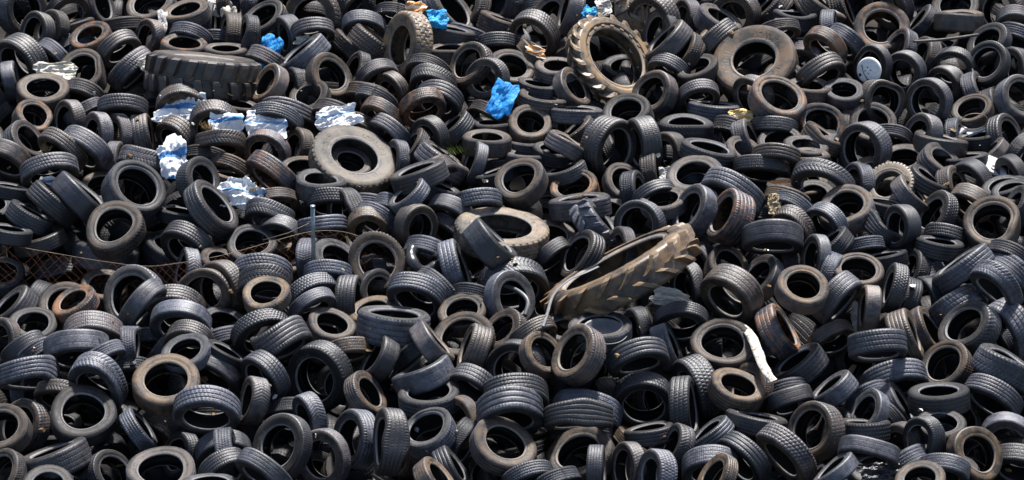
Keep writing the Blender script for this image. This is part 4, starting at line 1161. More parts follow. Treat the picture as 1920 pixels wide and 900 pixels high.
7440,31413,-11692,-73,-18,65,326,6
-7598,30683,-11875,3,-88,48,308,6
-7116,30795,-11934,-88,-34,-34,325,4
-6797,30665,-11859,-16,-96,-22,334,0
-6463,31041,-11830,-94,-5,32,298,1
-6091,31275,-11995,-78,-39,-49,289,9
-5667,31133,-12123,58,-49,-65,299,5
-5213,31243,-12136,65,-36,67,288,5
-4995,31431,-12249,-100,1,6,297,5
-4404,31321,-12148,-45,-89,-10,340,11
-3901,31219,-12086,-60,-39,70,298,6
-3750,31535,-12230,70,22,68,291,5
-3289,31635,-12270,-44,-86,27,292,3
-2677,31447,-12006,-67,-74,5,339,5
-2498,31147,-12120,-7,-82,-57,322,0
-2044,31499,-12066,6,-56,83,325,5
-1510,31413,-12009,-63,-77,8,343,6
-1067,31415,-12027,-54,-45,71,344,1
-840,31581,-12063,60,10,79,334,5
-181,31523,-12199,-98,-8,19,326,6
-17,31563,-12024,-90,-7,43,310,11
487,31495,-12226,-45,-79,-41,312,3
1026,31907,-12235,5,42,91,344,3
1311,31657,-12167,-20,-94,27,325,2
1734,31543,-12064,25,-93,-28,332,3
2189,31455,-12009,85,0,53,280,6
2508,31313,-12210,58,-77,26,293,5
3069,31471,-11983,49,-56,-66,328,6
3548,31291,-12100,-28,-58,76,299,3
4012,31697,-12056,4,-88,48,343,6
4204,31759,-12157,-29,-46,84,298,6
4573,31453,-11961,-88,-26,-40,326,6
5198,31103,-12130,20,-15,97,292,2
5521,31449,-12099,85,-52,4,333,4
5948,31223,-12161,81,-55,22,335,6
6222,31067,-12080,40,15,90,288,5
6567,30597,-11898,-87,-50,0,290,10
7119,31131,-11864,78,22,59,280,2
7461,30701,-11944,85,-52,-6,321,10
-7437,30081,-12061,76,-48,-44,320,3
-6961,30039,-12069,10,-98,17,327,0
-6583,29921,-11965,-21,-95,-24,272,3
-6449,30905,-12203,-24,-72,65,324,4
-5919,30801,-12393,-31,-78,-54,301,0
-5727,30917,-12280,23,16,96,318,0
-5202,31051,-12392,0,-78,63,284,2
-4688,30799,-12290,27,25,93,303,10
-4326,30859,-12206,73,-40,-56,272,0
-3848,30851,-12317,73,-5,68,317,0
-3681,31027,-12400,46,15,88,285,0
-3382,31641,-12510,89,-2,45,343,5
-2862,30723,-12367,24,-76,60,302,4
-2311,30897,-12336,-17,-87,47,325,5
-2037,30851,-12311,11,-66,-74,339,0
-1421,30769,-12356,82,-46,-35,278,5
-1149,30819,-12240,-63,-77,-11,320,6
-568,31061,-12400,7,-49,87,299,2
-151,31219,-12323,-29,-30,91,340,5
88,31329,-12386,14,-88,-45,274,11
564,30827,-12355,86,-27,42,288,5
1106,31517,-12539,5,-94,-33,303,5
1369,31527,-12397,75,-40,-52,306,5
1742,31239,-12436,42,-81,41,336,10
2224,31111,-12489,27,-45,85,271,5
2466,30789,-12373,36,6,93,309,10
3153,30907,-12428,-55,-69,47,275,5
3383,31271,-12383,47,-82,-34,320,6
3921,31287,-12466,50,-52,-69,284,0
4222,30951,-12421,29,22,93,319,2
4687,30729,-12378,7,-50,-86,333,3
5117,31137,-12251,-9,25,96,338,3
5455,31007,-12288,-75,-45,49,332,3
5748,31035,-12194,60,-20,77,285,6
6101,30685,-12324,-76,-32,57,317,3
6608,30481,-12256,87,-47,-15,307,10
7026,30271,-11948,-70,8,70,340,10
7388,30007,-11991,66,-59,-46,275,10
-7292,29565,-12027,-48,-23,85,332,2
-6925,29651,-12033,-77,-58,26,309,11
-6667,29537,-12068,-97,-23,8,323,5
-6329,29829,-12374,61,-46,-65,303,5
-5893,30047,-12222,52,-29,80,290,0
-5610,30499,-12495,87,-49,8,314,9
-4939,29803,-12393,74,-52,42,292,2
-4812,30137,-12352,-43,-48,-76,294,11
-4325,30375,-12341,72,-53,46,317,5
-3909,30215,-12457,12,-75,65,274,6
-3493,30467,-12616,-90,-40,18,339,3
-3256,30277,-12427,18,-93,-33,274,3
-2567,30305,-12509,70,10,70,331,4
-2282,30765,-12609,26,-44,-86,303,2
-1924,30477,-12673,16,-97,-17,314,2
-1553,30433,-12423,-68,-13,72,282,5
-948,29815,-12297,17,-50,85,271,11
-713,29837,-12272,-64,-23,74,325,3
-208,29577,-12303,-55,-60,-58,298,10
126,30517,-12404,-58,-14,81,335,9
520,30609,-12459,-98,-3,20,320,5
837,30199,-12538,4,-88,-48,298,10
1385,29865,-12334,21,-18,96,317,4
1627,29921,-12391,18,-13,98,339,5
2277,30163,-12423,-34,-45,83,299,6
2559,29877,-12345,16,-1,99,341,5
2921,29907,-12272,63,-51,-59,282,11
3358,30427,-12501,90,-22,-38,295,4
3630,30377,-12447,-31,-65,-70,321,3
4169,30505,-12382,-53,-17,83,291,0
4515,30451,-12529,79,-62,4,343,6
5111,30545,-12474,-9,-98,-16,333,5
5295,29837,-12384,26,-80,-54,324,5
5796,29867,-12373,-85,6,52,293,0
6344,30413,-12343,-65,-14,74,322,2
6617,30033,-12329,44,-1,90,290,6
6824,29733,-12097,38,-92,11,316,3
7337,29607,-12167,-36,-66,-66,308,6
-7151,28679,-12191,36,-68,64,276,10
-6955,28633,-12253,2,-90,-44,302,1
-6506,28583,-12231,-9,-99,-7,297,0
-6128,28589,-12237,-99,-13,-6,345,2
-5942,29641,-12481,-51,-52,68,288,11
-5430,29439,-12521,28,-87,-41,284,6
-5136,29379,-12507,64,-18,75,300,10
-4599,29803,-12633,12,-79,-61,288,11
-4102,29059,-12441,73,24,64,319,3
-3779,29883,-12567,-63,-45,63,302,5
-3427,29883,-12581,-53,-16,83,297,0
-2998,29377,-12596,-43,-51,75,319,5
-2798,29883,-12572,-98,-6,17,341,6
-2278,29627,-12430,13,39,91,294,2
-1954,29597,-12670,70,-57,-43,328,2
-1373,29383,-12560,-38,-46,-80,306,5
-1083,29539,-12515,-15,-81,-56,319,6
-611,29531,-12370,-84,1,54,292,10
-340,29405,-12561,1,-50,-86,294,6
91,29039,-12411,-11,-65,-75,311,5
495,30025,-12605,32,-84,-44,297,0
780,29279,-12488,-86,15,49,327,6
1354,29607,-12499,-94,-22,-26,279,1
1666,29535,-12665,38,-79,-48,341,0
2015,29639,-12658,-58,-64,-51,321,1
2473,29427,-12535,-19,-97,15,326,6
2945,29307,-12448,-64,-61,46,330,3
3387,28995,-12442,6,-12,99,273,5
3798,29459,-12453,13,-75,-64,309,6
3938,29109,-12449,-43,-65,63,341,5
4291,29241,-12442,3,-24,97,331,10
4770,29601,-12596,89,-33,31,340,0
5377,29631,-12528,16,26,95,322,10
5729,29607,-12556,-82,20,54,333,3
5885,29241,-12526,53,9,84,300,6
6439,28917,-12385,57,-1,82,296,6
6805,28979,-12139,98,-16,-10,296,0
7169,29057,-12245,-94,8,34,332,3
-7257,28265,-12389,1,-33,94,278,1
-6780,27889,-12337,-68,-56,48,271,3
-6398,28153,-12431,-30,20,93,334,1
-6082,28061,-12316,66,-9,75,280,0
-5838,29127,-12648,45,-85,-28,341,0
-5387,29117,-12628,72,-53,-44,290,2
-5089,28971,-12616,-9,42,90,294,5
-4612,28727,-12511,-3,-27,96,302,0
-4183,28593,-12479,36,-58,73,341,0
-3799,29643,-12904,-39,-77,50,336,10
-3330,29507,-12952,-87,-45,-22,279,4
-2874,28757,-12723,-15,-94,32,285,11
-2563,29293,-12674,77,-61,-18,301,0
-2289,28847,-12694,8,-95,-30,305,6
-1796,28811,-12545,58,33,74,331,2
-1507,28619,-12657,-93,-33,-17,334,5
-1000,28529,-12618,60,-4,80,306,0
-570,28965,-12806,53,8,84,276,11
-127,29183,-12718,-21,-46,-86,280,3
40,28815,-12623,-82,-26,-51,272,5
455,28713,-12563,-23,-78,58,304,6
859,28889,-12569,10,-72,68,331,3
1437,29335,-12706,-66,-61,43,319,1
1573,29139,-12742,-86,-48,19,288,6
2038,29183,-12695,91,-20,-37,278,10
2412,28851,-12750,-17,-23,96,275,9
2801,29083,-12624,34,-47,-81,306,0
3366,28699,-12528,29,-86,42,338,5
3669,28793,-12466,36,-86,-37,276,0
3947,28629,-12578,95,-24,17,284,0
4426,28847,-12590,-80,-45,40,271,3
4714,28817,-12598,65,-76,-2,283,6
5169,28935,-12596,61,32,73,331,5
5695,29181,-12660,52,-42,74,338,2
5888,29187,-12621,-32,30,90,285,3
6373,28577,-12485,-3,-56,83,286,6
6587,28387,-12317,-67,-19,72,295,5
6983,28297,-12279,87,-45,-23,305,4
-7042,27605,-12435,-55,-73,-41,296,4
-6654,27735,-12458,-34,-88,32,323,3
-6255,27709,-12402,54,-76,36,276,10
-6058,27729,-12537,30,-76,-58,297,9
-5732,28073,-12556,61,-62,-50,303,3
-5278,28357,-12842,43,-48,76,272,5
-4927,28629,-12796,66,17,73,291,4
-4611,28543,-12790,-73,-60,-32,277,4
-4123,28239,-12751,-83,7,55,309,5
-3725,28125,-12790,63,-45,63,274,2
-3317,28247,-12622,-76,7,64,289,4
-2987,28067,-12620,-42,-11,90,282,1
-2468,28695,-12839,72,-59,-37,336,0
-2129,27991,-12675,-1,-94,-34,285,3
-1920,28083,-12621,59,32,74,291,5
-1489,28127,-12800,-13,-62,77,278,5
-1166,28315,-12769,8,-100,-2,298,4
-709,28871,-12915,97,-21,-7,289,11
-139,28527,-12753,61,-16,78,285,6
206,28383,-12711,-59,-23,78,295,3
490,28135,-12746,-16,-63,76,334,5
984,28169,-12653,90,3,44,312,10
1346,28351,-12919,-2,-92,-38,280,10
1721,28117,-12688,-3,-73,-69,281,3
2050,28155,-12676,77,-63,-7,281,6
2310,28807,-12908,-78,-51,-38,307,9
2892,28627,-12846,-21,-46,-86,340,9
3122,28425,-12749,-19,-98,11,274,4
3688,28331,-12681,14,-56,81,274,6
3836,28261,-12713,-10,-86,50,271,2
4316,28281,-12744,4,-85,53,272,3
4722,28337,-12774,-18,-44,-88,292,5
5287,28553,-12769,28,1,96,273,0
5406,28517,-12865,-52,-44,-74,319,2
5847,28503,-12738,-5,-76,-65,322,5
6216,28145,-12612,-7,-64,-77,284,5
6482,27789,-12394,94,-31,-17,313,6
6938,27651,-12525,-43,-87,26,289,9
-7035,27105,-12506,100,-2,3,302,3
-6602,26941,-12522,76,-65,2,310,5
-6277,26849,-12561,49,-25,83,285,0
-5821,27563,-12655,70,-47,54,311,0
-5590,27411,-12706,-6,-57,82,271,5
-5297,27643,-12744,56,-59,59,299,5
-4744,28035,-12896,2,-39,92,338,11
-4448,27821,-12837,-50,-76,-43,270,0
-4152,27437,-12866,-75,-67,5,303,0
-3798,27831,-12832,-43,-42,80,315,1
-3382,27853,-12938,-58,-81,-14,325,5
-3018,27929,-12896,-17,-78,-59,337,1
-2612,27877,-12913,-6,-99,-12,272,11
-2168,27573,-12850,27,-79,-55,305,1
-1791,27781,-12883,43,-89,14,306,0
-1349,27663,-12842,54,-22,81,336,0
-1103,27679,-12726,-33,-26,91,300,0
-714,27873,-12825,-67,-60,-43,325,2
-319,27449,-12849,-61,-47,63,276,3
39,27839,-12899,-46,-83,32,270,5
629,27543,-12869,89,-43,16,275,5
945,27721,-12794,46,-77,45,280,9
1133,27983,-12968,-4,-47,88,294,3
1717,27615,-12920,27,-76,59,279,11
1909,27617,-12905,55,10,83,331,3
2225,27567,-12659,-74,-56,-38,315,9
2707,27601,-12826,61,-70,-36,290,9
3015,27787,-12892,-91,-35,-21,273,11
3390,27627,-12938,-15,-78,-61,279,10
3851,27803,-12843,87,-30,-38,340,0
4388,27603,-12838,84,-15,52,311,3
4717,27405,-12777,33,32,89,293,11
4954,27673,-12784,-60,-54,60,284,1
5239,27461,-12752,50,36,79,284,5
5902,27805,-12778,47,11,87,343,3
5988,27169,-12741,3,-38,93,273,1
6401,26989,-12564,10,-96,28,291,0
6788,27373,-12583,10,26,96,311,3
-6691,26585,-12607,-81,-44,40,288,9
-6306,26281,-12668,-41,-44,-80,287,1
-6178,26527,-12623,24,-45,-86,340,0
-5810,26695,-12616,31,-4,95,310,5
-5390,26765,-12848,-38,-75,54,296,4
-5085,26859,-12971,-84,-24,-48,324,1
-4590,27025,-12884,-21,-90,38,310,6
-4308,26843,-12948,70,14,70,318,11
-3984,26829,-12892,-4,-34,94,297,0
-3643,26969,-12883,3,-100,1,341,3
-3191,27339,-13178,14,-54,-83,317,0
-2833,27283,-13110,17,-89,-41,272,11
-2426,27183,-12973,-65,-70,-29,336,4
-2094,27147,-12997,-51,-40,76,326,5
-1898,27389,-12947,-24,33,92,283,1
-1482,27403,-13076,89,-25,-38,290,11
-985,26971,-12958,70,-50,-51,273,1
-714,27383,-12954,-50,-59,64,341,11
-305,27431,-13080,-69,27,67,291,11
40,26997,-12882,-74,-40,54,331,9
403,27053,-12878,-29,-59,75,310,5
801,26883,-12979,85,-17,50,302,5
1259,27093,-12820,38,-2,93,288,6
1574,27193,-12942,26,-65,72,294,6
2009,27469,-13040,-79,1,61,331,1
2445,26859,-12746,44,-38,82,295,4
2589,26741,-12843,20,-81,56,324,2
3053,27097,-12855,70,-67,-24,316,6
3504,26895,-12879,81,-49,34,287,4
3905,26977,-13006,84,-44,-32,289,9
4176,27007,-12949,73,-65,22,327,1
4550,27115,-12892,53,-25,81,295,1
5004,27189,-12971,-69,-70,17,298,6
5450,27093,-13088,-65,-63,42,302,5
5811,27169,-12966,-73,-67,16,325,3
5944,27131,-12869,34,-81,47,288,11
6430,26635,-12722,77,-45,45,304,5
6679,26361,-12653,-7,-99,9,312,5
-6720,25733,-12768,-32,-86,-40,328,0
-6358,25885,-12783,-61,-2,79,296,10
-6141,26051,-12727,-33,1,94,303,11
-5843,26515,-13154,-36,-72,-59,323,0
-5464,26497,-13095,58,-72,38,287,1
-4914,26621,-13043,-76,-45,-46,283,3
-4813,26673,-13193,8,-97,24,309,10
-4453,26749,-13139,91,-42,3,343,0
-4019,26825,-13090,-5,-20,98,339,9
-3667,26683,-13132,-1,-48,88,333,0
-3311,27023,-13254,34,-74,-57,275,5
-2740,26523,-13092,-27,28,92,307,0
-2340,26807,-13056,55,-18,81,343,9
-2064,26577,-13038,7,-32,95,323,3
-1699,27219,-13274,13,-96,-23,333,6
-1397,26585,-13049,-64,-59,-49,320,5
-1106,26495,-13046,-15,12,98,325,1
-597,26739,-13202,-91,-20,-35,343,3
-154,26465,-13027,66,32,68,301,6
125,26479,-13129,65,-67,-35,327,3
366,26491,-13026,47,-35,81,343,3
876,26347,-13058,-82,6,57,295,9
1133,26591,-13053,-26,-89,37,335,6
1468,26279,-13028,4,-93,-37,306,6
1921,26181,-12978,96,0,27,317,10
2179,26105,-12938,4,44,90,328,3
2762,26547,-13180,39,-75,53,345,6
3142,26667,-13017,19,-84,50,297,6
3370,26399,-12882,-47,-23,85,301,5
3679,26413,-12856,-58,-60,55,282,3
4074,26523,-12944,1,-47,88,329,6
4568,26407,-12949,-13,-45,-88,275,9
4826,26379,-12997,17,-20,97,273,4
5159,26693,-13226,-64,-77,-1,339,5
5454,26177,-12966,23,-88,-41,270,9
5907,25887,-12707,-74,-58,34,271,3
6145,25861,-12846,32,-89,-33,288,5
6468,25795,-12792,-53,-21,82,282,10
-6775,25613,-12873,73,-67,-14,323,2
-6304,25823,-12936,6,13,99,283,0
-5919,26129,-13074,66,-62,-42,273,10
-5763,26393,-13462,84,-55,-3,343,6
-5347,26553,-13492,35,-82,-46,344,5
-5140,26765,-13407,-82,-58,2,342,5
-4651,26469,-13463,-78,-33,53,338,3
-4435,26421,-13486,-73,-64,-21,316,9
-4018,26207,-13318,6,-70,71,278,5
-3555,26561,-13383,-15,-49,-86,331,3
-3129,25885,-13150,-56,21,80,325,6
-2761,26245,-13210,93,-36,7,291,5
-2432,26015,-13289,-38,-56,-74,322,3
-1950,25915,-13059,-59,-57,57,303,10
-1573,26065,-13230,-2,5,100,337,9
-1322,25633,-13088,-93,-30,23,275,1
-1000,26095,-13157,99,-9,-13,308,10
-551,26523,-13267,79,4,61,301,10
-189,25661,-13069,-94,-19,27,303,3
29,25737,-13025,46,-32,83,291,1
345,26061,-13201,33,28,90,311,5
734,26311,-13200,-59,12,80,327,3
1188,26451,-13301,33,-9,94,336,3
1446,26345,-13275,53,-83,-19,299,9
1835,26123,-13107,79,-38,-48,330,6
2160,25979,-13037,-84,7,53,304,5
2512,25869,-13166,63,-78,5,309,4
2958,25853,-13155,-74,-41,53,281,9
3446,25807,-13133,-27,-75,-60,319,4
3551,25669,-13027,16,-60,-78,343,4
4210,26095,-13097,-80,-55,-23,286,5
4415,26181,-13187,-26,1,97,313,3
4832,26047,-13166,44,-14,89,336,4
5066,25757,-13020,-76,12,64,276,3
5561,25921,-12986,38,-44,-81,277,9
5685,25597,-12810,-64,-77,-2,274,9
6199,25441,-12884,69,30,66,291,5
6462,25327,-12938,50,-75,-43,282,5
-6546,24845,-12933,-58,-70,41,328,5
-6211,24873,-12926,-46,-22,86,286,4
-6172,26011,-13442,70,-36,-62,321,0
-5721,25723,-13407,38,-6,92,296,4
-5397,25845,-13517,43,-72,54,276,10
-4996,26339,-13590,0,-54,84,292,6
-4542,25499,-13288,0,19,98,338,5
-4252,25849,-13381,64,-69,35,312,9
-3821,26025,-13417,-92,-5,40,338,6
-3530,25895,-13348,-35,-34,87,339,5
-3233,25507,-13237,-82,-56,-11,271,5
-2869,25729,-13247,78,-30,-55,319,2
-2234,25257,-13185,50,-4,86,334,3
-2069,25485,-13220,-66,19,73,334,5
-1614,25823,-13423,65,-64,-41,275,6
-1245,25799,-13401,-22,-82,-53,330,1
-866,25477,-13184,-91,-42,2,324,3
-735,25711,-13257,78,-29,56,327,1
-380,25501,-13323,64,18,74,339,11
109,25501,-13306,38,-70,-61,270,9
426,25403,-13238,27,-54,80,339,0
838,25393,-13237,67,-46,59,273,0
1090,25457,-13311,66,31,68,336,0
1638,25545,-13217,19,-88,43,282,6
1838,25761,-13304,55,-83,3,293,3
2319,25577,-13296,-69,21,69,319,9
2682,25763,-13358,56,-81,-18,296,9
2886,25219,-13145,61,-3,79,320,3
3364,25201,-13123,-28,1,96,305,6
3671,25415,-13089,-90,7,44,280,5
4039,25101,-13180,33,-20,92,303,9
4466,25699,-13425,-51,-38,77,281,5
4717,25993,-13401,39,36,84,320,5
5171,25535,-13262,-32,-74,-59,323,5
5503,25421,-13183,37,-46,80,316,3
5822,25221,-13153,-37,-69,-62,284,4
5929,24927,-12941,-19,-66,72,319,5
6392,24997,-13030,59,-49,64,277,5
-6388,24549,-13006,58,-18,79,325,6
-6153,24373,-13136,-32,-95,4,287,9
-5826,25113,-13276,-31,-94,11,302,5
-5576,25041,-13477,-5,-83,55,345,0
-5314,25525,-13625,-88,-30,38,324,6
-4785,25147,-13292,-73,7,68,300,5
-4379,25031,-13499,-37,-63,68,315,11
-3974,24933,-13360,7,-54,-84,274,2
-3859,25013,-13436,-96,-5,27,283,5
-3376,25081,-13470,-94,-24,25,333,10
-3083,25213,-13470,35,-88,33,310,2
-2756,24741,-13168,-37,-27,89,287,10
-2225,25037,-13322,99,3,17,314,3
-1992,24539,-13229,26,-34,90,306,5
-1644,24769,-13237,13,-3,99,313,3
-1193,25123,-13419,-84,-25,-48,330,0
-841,24909,-13348,55,34,76,340,3
-649,24763,-13222,70,-50,-51,334,3
-321,25217,-13331,-7,-58,-81,319,1
146,25265,-13415,3,-84,-55,280,2
532,24999,-13263,-49,12,86,282,0
755,24723,-13197,-76,-26,60,293,4
1043,24717,-13338,-35,-52,-78,312,5
1630,25297,-13380,-93,-23,-29,310,5
1776,25407,-13514,-97,-9,22,333,11
2103,24639,-13252,99,-10,4,321,3
2676,25013,-13363,-19,-15,97,332,2
2882,24851,-13393,59,20,78,271,6
3122,24739,-13228,-69,-32,-65,322,10
3673,24811,-13272,-19,31,93,329,6
4021,24699,-13222,-84,-27,-48,312,6
4408,24841,-13392,-11,-70,-70,316,3
4583,24935,-13417,-68,3,74,302,5
4987,24949,-13411,54,-80,26,316,9
5258,25043,-13293,-99,-15,3,315,5
5518,24695,-13166,-45,21,87,282,10
6075,24521,-13054,-70,-67,-23,285,0
6198,24587,-13100,25,39,88,304,5
-6454,23985,-13065,23,-85,48,343,3
-5824,23703,-13114,100,-1,3,288,3
-5721,23803,-13117,21,42,88,293,2
-5528,24493,-13489,14,-96,22,273,5
-5190,24465,-13340,-71,-70,-5,279,3
-4711,24407,-13391,-3,-73,-68,318,5
-4458,24485,-13335,10,21,97,329,3
-4141,24205,-13371,-54,-1,84,318,5
-3739,24901,-13552,-87,-49,1,285,6
-3456,24495,-13526,31,26,91,316,11
-2991,24675,-13433,39,-90,-20,300,6
-2706,24365,-13440,-88,-3,47,313,5
-2366,24399,-13374,-24,-81,-53,296,2
-2047,24563,-13392,5,-91,41,291,3
-1583,24207,-13394,56,-76,-32,290,10
-1257,24417,-13495,-8,-39,92,316,9
-1004,24785,-13480,89,-21,40,295,9
-678,24417,-13341,-29,-78,55,332,0
-127,24165,-13330,69,8,72,279,0
117,24121,-13282,-79,-31,53,302,11
510,24151,-13309,-70,-61,-37,303,2
828,24097,-13344,90,-39,-19,280,5
1270,24457,-13537,56,-79,-25,297,10
1379,24303,-13317,17,29,94,295,5
1861,24807,-13641,-67,-71,-22,278,1
2023,24199,-13336,4,-13,99,306,5
2405,24451,-13460,86,-23,45,319,0
2890,24793,-13685,-99,0,17,343,6
3126,24457,-13474,-75,-24,62,312,5
3611,24529,-13390,39,-69,61,339,5
4005,24317,-13345,33,-19,93,273,6
4312,24515,-13513,-65,-54,53,324,5
4672,24595,-13392,92,-13,37,300,5
4953,24913,-13679,-39,-70,60,343,2
5442,24699,-13459,-79,-48,38,340,6
5649,24507,-13365,34,-62,-71,321,3
5928,24213,-13168,5,-65,76,326,3
6178,24003,-13087,72,-19,67,311,4
-6086,23291,-13212,-26,-89,37,323,10
-5869,23359,-13221,55,-80,24,318,6
-5528,23431,-13202,-39,22,89,335,1
-5386,23553,-13368,-41,-91,-4,312,11
-4921,24089,-13616,78,-48,-41,274,5
-4671,24051,-13509,21,-94,-27,275,4
-4250,23905,-13561,-19,-93,33,342,6
-4011,23803,-13517,58,-54,60,333,6
-3535,24069,-13528,43,-6,90,305,5
-3257,23971,-13463,84,-30,46,334,3
-3021,23911,-13490,66,-15,73,285,1
-2644,24017,-13396,21,-48,85,328,3
-2204,24077,-13446,-29,29,91,290,5
-2001,23977,-13582,-10,42,90,274,5
-1693,23953,-13388,-11,-59,80,341,9
-1214,23869,-13496,50,-78,37,341,5
-1021,23813,-13446,-99,-3,13,271,5
-593,23799,-13417,-1,11,99,330,3
-158,23971,-13393,7,-62,78,320,4
107,23885,-13509,73,13,67,330,2
359,23991,-13418,-68,-69,24,281,5
808,23777,-13478,-8,19,98,283,2
996,23777,-13510,-95,-27,-16,327,0
1521,23843,-13450,6,-84,53,288,0
1910,23913,-13489,-56,-52,64,332,2
2176,23857,-13567,-82,2,58,302,5
2628,24673,-13813,2,-95,-30,330,1
2874,24031,-13603,-43,14,89,344,3
3092,24239,-13515,30,-94,17,282,0
3363,23777,-13497,57,8,82,342,1
3758,24111,-13619,75,-57,-34,297,5
4199,24071,-13653,23,-82,-52,333,6
4581,24085,-13530,-58,-27,76,293,6
4765,24099,-13474,52,-56,65,281,4
5395,24741,-13805,-13,-85,-51,325,4
5538,23925,-13468,-56,-22,80,275,11
5699,23513,-13192,-37,-44,82,282,10
6117,23495,-13178,34,-73,60,274,3
-6269,23183,-13276,27,-73,63,322,1
-5776,22909,-13332,-8,-60,80,277,3
-5456,23123,-13346,-20,24,95,289,11
-5239,23301,-13584,-56,-79,-26,296,10
-4978,23927,-13770,62,-78,7,289,6
-4570,23271,-13496,-2,-6,100,278,1
-4231,23221,-13519,7,33,94,295,9
-3966,23413,-13550,89,-23,-40,293,4
-3518,23281,-13558,-56,-73,-39,325,10
-3238,23651,-13566,92,-31,-23,286,4
-2905,23471,-13691,32,-40,86,328,2
-2572,23409,-13660,42,-2,91,302,9
-2200,23787,-13618,14,-48,-87,279,6
-2045,23641,-13745,-5,-96,29,287,3
-1471,23569,-13527,46,-83,-30,302,5
-1375,23641,-13530,-6,-89,-44,331,6
-1005,23375,-13486,-59,-15,79,308,0
-457,23481,-13510,-5,-95,-30,319,10
-119,23439,-13607,96,-26,2,341,5
78,23285,-13526,20,19,96,277,5
389,23673,-13593,51,-42,-75,317,3
757,23551,-13635,-44,-80,41,282,0
1049,23613,-13717,32,14,94,317,5
1569,23503,-13722,-29,-91,30,337,10
1759,23857,-13742,-76,-64,-7,320,0
2063,23917,-13711,85,-49,-19,322,10
2363,23695,-13653,-59,-8,81,312,5
2923,23921,-13686,85,-46,-27,286,2
3046,23563,-13500,-63,-40,67,272,6
3424,23659,-13580,86,-48,18,288,6
3702,23591,-13727,74,-37,57,312,5
4268,23647,-13733,36,-53,-77,333,4
4611,23803,-13897,19,-98,6,287,5
4913,23781,-13869,-1,-87,49,306,5
5119,23951,-13804,41,-24,88,331,1
5493,23967,-13877,80,18,57,334,11
5810,23105,-13255,9,-48,-88,315,10
6046,22921,-13299,-5,37,93,304,5
-6055,22861,-13434,-61,-48,-63,316,3
-5741,22777,-13408,63,18,76,291,5
-5542,22599,-13472,78,-53,-33,322,6
-5175,23179,-13695,49,-43,-76,271,0
-4946,23107,-13765,-22,-97,-12,313,9
-4651,23017,-13597,10,1,99,274,3
-4121,22897,-13612,54,-80,-28,330,2
-3951,23109,-13624,30,-90,32,304,6
-3568,23065,-13725,-5,-62,-78,312,0
-3273,22893,-13623,-61,-55,57,314,3
-2803,23243,-13668,-49,-42,76,335,2
-2602,22957,-13617,61,-44,-66,286,1
-2132,23315,-13815,-90,-34,-27,270,3
-1904,23127,-13577,-84,-7,54,336,4
-1610,23137,-13667,-90,7,44,318,6
-1168,23093,-13761,-56,-75,35,281,1
-997,23139,-13745,-36,-92,-14,310,4
-681,22929,-13650,-48,-47,-74,303,6
-246,23039,-13572,11,-99,3,291,0
80,23095,-13611,-12,29,95,326,9
421,23385,-13777,46,-44,-77,285,0
655,23399,-13884,87,-19,46,330,2
1038,23463,-13799,15,-75,-65,291,5
1473,23017,-13676,-38,4,93,317,10
1820,23153,-13695,-55,-58,60,325,10
1980,23077,-13634,5,-45,89,330,6
2314,23091,-13590,2,-73,69,327,10
2828,23415,-13853,-31,-79,53,335,1
3113,23349,-13724,56,-24,79,293,5
3348,23239,-13912,10,-78,-62,316,0
3656,22987,-13608,38,26,89,299,4
3952,23109,-13655,42,-39,82,308,10
4542,23339,-13954,-81,-21,55,339,9
4747,23123,-13807,-7,-55,83,288,3
5093,23115,-13699,-16,-68,-72,326,11
5387,22723,-13398,-77,-63,-3,342,2
5658,22647,-13333,-49,19,85,281,3
5944,22493,-13464,-45,-73,-51,298,11
-5988,22317,-13523,53,-58,62,310,1
-5580,22037,-13404,77,-53,-36,292,5
-5471,22209,-13414,14,-47,-87,309,0
-5201,22391,-13665,-17,-88,-43,332,3
-4784,22601,-13768,24,39,89,315,0
-4423,22427,-13663,2,30,95,284,10
-4007,22315,-13660,87,-18,46,311,5
-3880,22637,-13774,-75,-1,66,307,0
-3547,22911,-13865,-29,-93,22,316,0
-3105,22813,-13764,-24,29,93,302,3
-2800,22701,-13704,-44,-54,72,283,6
-2436,22597,-13713,69,-54,48,273,10
-2288,22485,-13769,35,-71,-61,299,0
-1990,22641,-13704,33,-73,59,318,1
-1594,22767,-13718,46,-39,80,341,0
-1150,22933,-13916,33,30,89,329,2
-950,22853,-13854,-45,22,86,280,0
-575,22827,-13841,-98,0,18,343,9
-211,22681,-13701,1,-65,76,306,11
-15,22245,-13517,51,-44,74,336,5
426,22735,-13786,58,-66,-49,342,5
664,23017,-13864,-33,-44,84,300,6
1160,22795,-13725,98,9,20,273,9
1353,23113,-14032,-52,-68,-52,337,4
1722,22657,-13647,-19,-68,71,291,9
1908,22273,-13610,-28,-7,96,298,2
2471,22397,-13715,33,-65,-69,295,3
2735,22301,-13624,-5,-62,78,286,3
2906,22453,-13666,66,-38,-65,281,5
3308,22951,-13906,-42,-52,75,341,1
3843,22801,-13813,97,-5,25,324,10
4067,22295,-13625,-34,40,85,301,4
4249,22399,-13556,-24,-13,96,330,3
4645,22619,-13844,50,-39,-77,322,6
4909,22723,-13940,3,-97,-24,304,3
5317,22937,-13835,86,-50,11,331,10
5493,22119,-13405,-42,-85,-31,277,0
5766,22023,-13428,-82,-19,54,296,5
-5995,21833,-13586,3,-53,-85,292,2
-5709,21761,-13576,-91,-36,21,288,6
-5275,21727,-13571,-100,-10,0,326,3
-5077,22263,-13746,-19,-97,-16,326,0
-4561,21703,-13566,-29,23,93,305,6
-4407,21897,-13599,-85,-52,-2,283,3
-4189,22105,-13865,27,-96,11,312,0
-3865,22133,-13908,-22,-62,75,310,9
-3469,21733,-13643,-21,-51,-83,307,11
-3093,21631,-13547,-5,-24,97,276,2
-2760,21459,-13500,-8,-80,-59,314,0
-2548,21687,-13534,-41,17,90,271,5
-2201,22167,-13785,-74,-66,-12,303,0
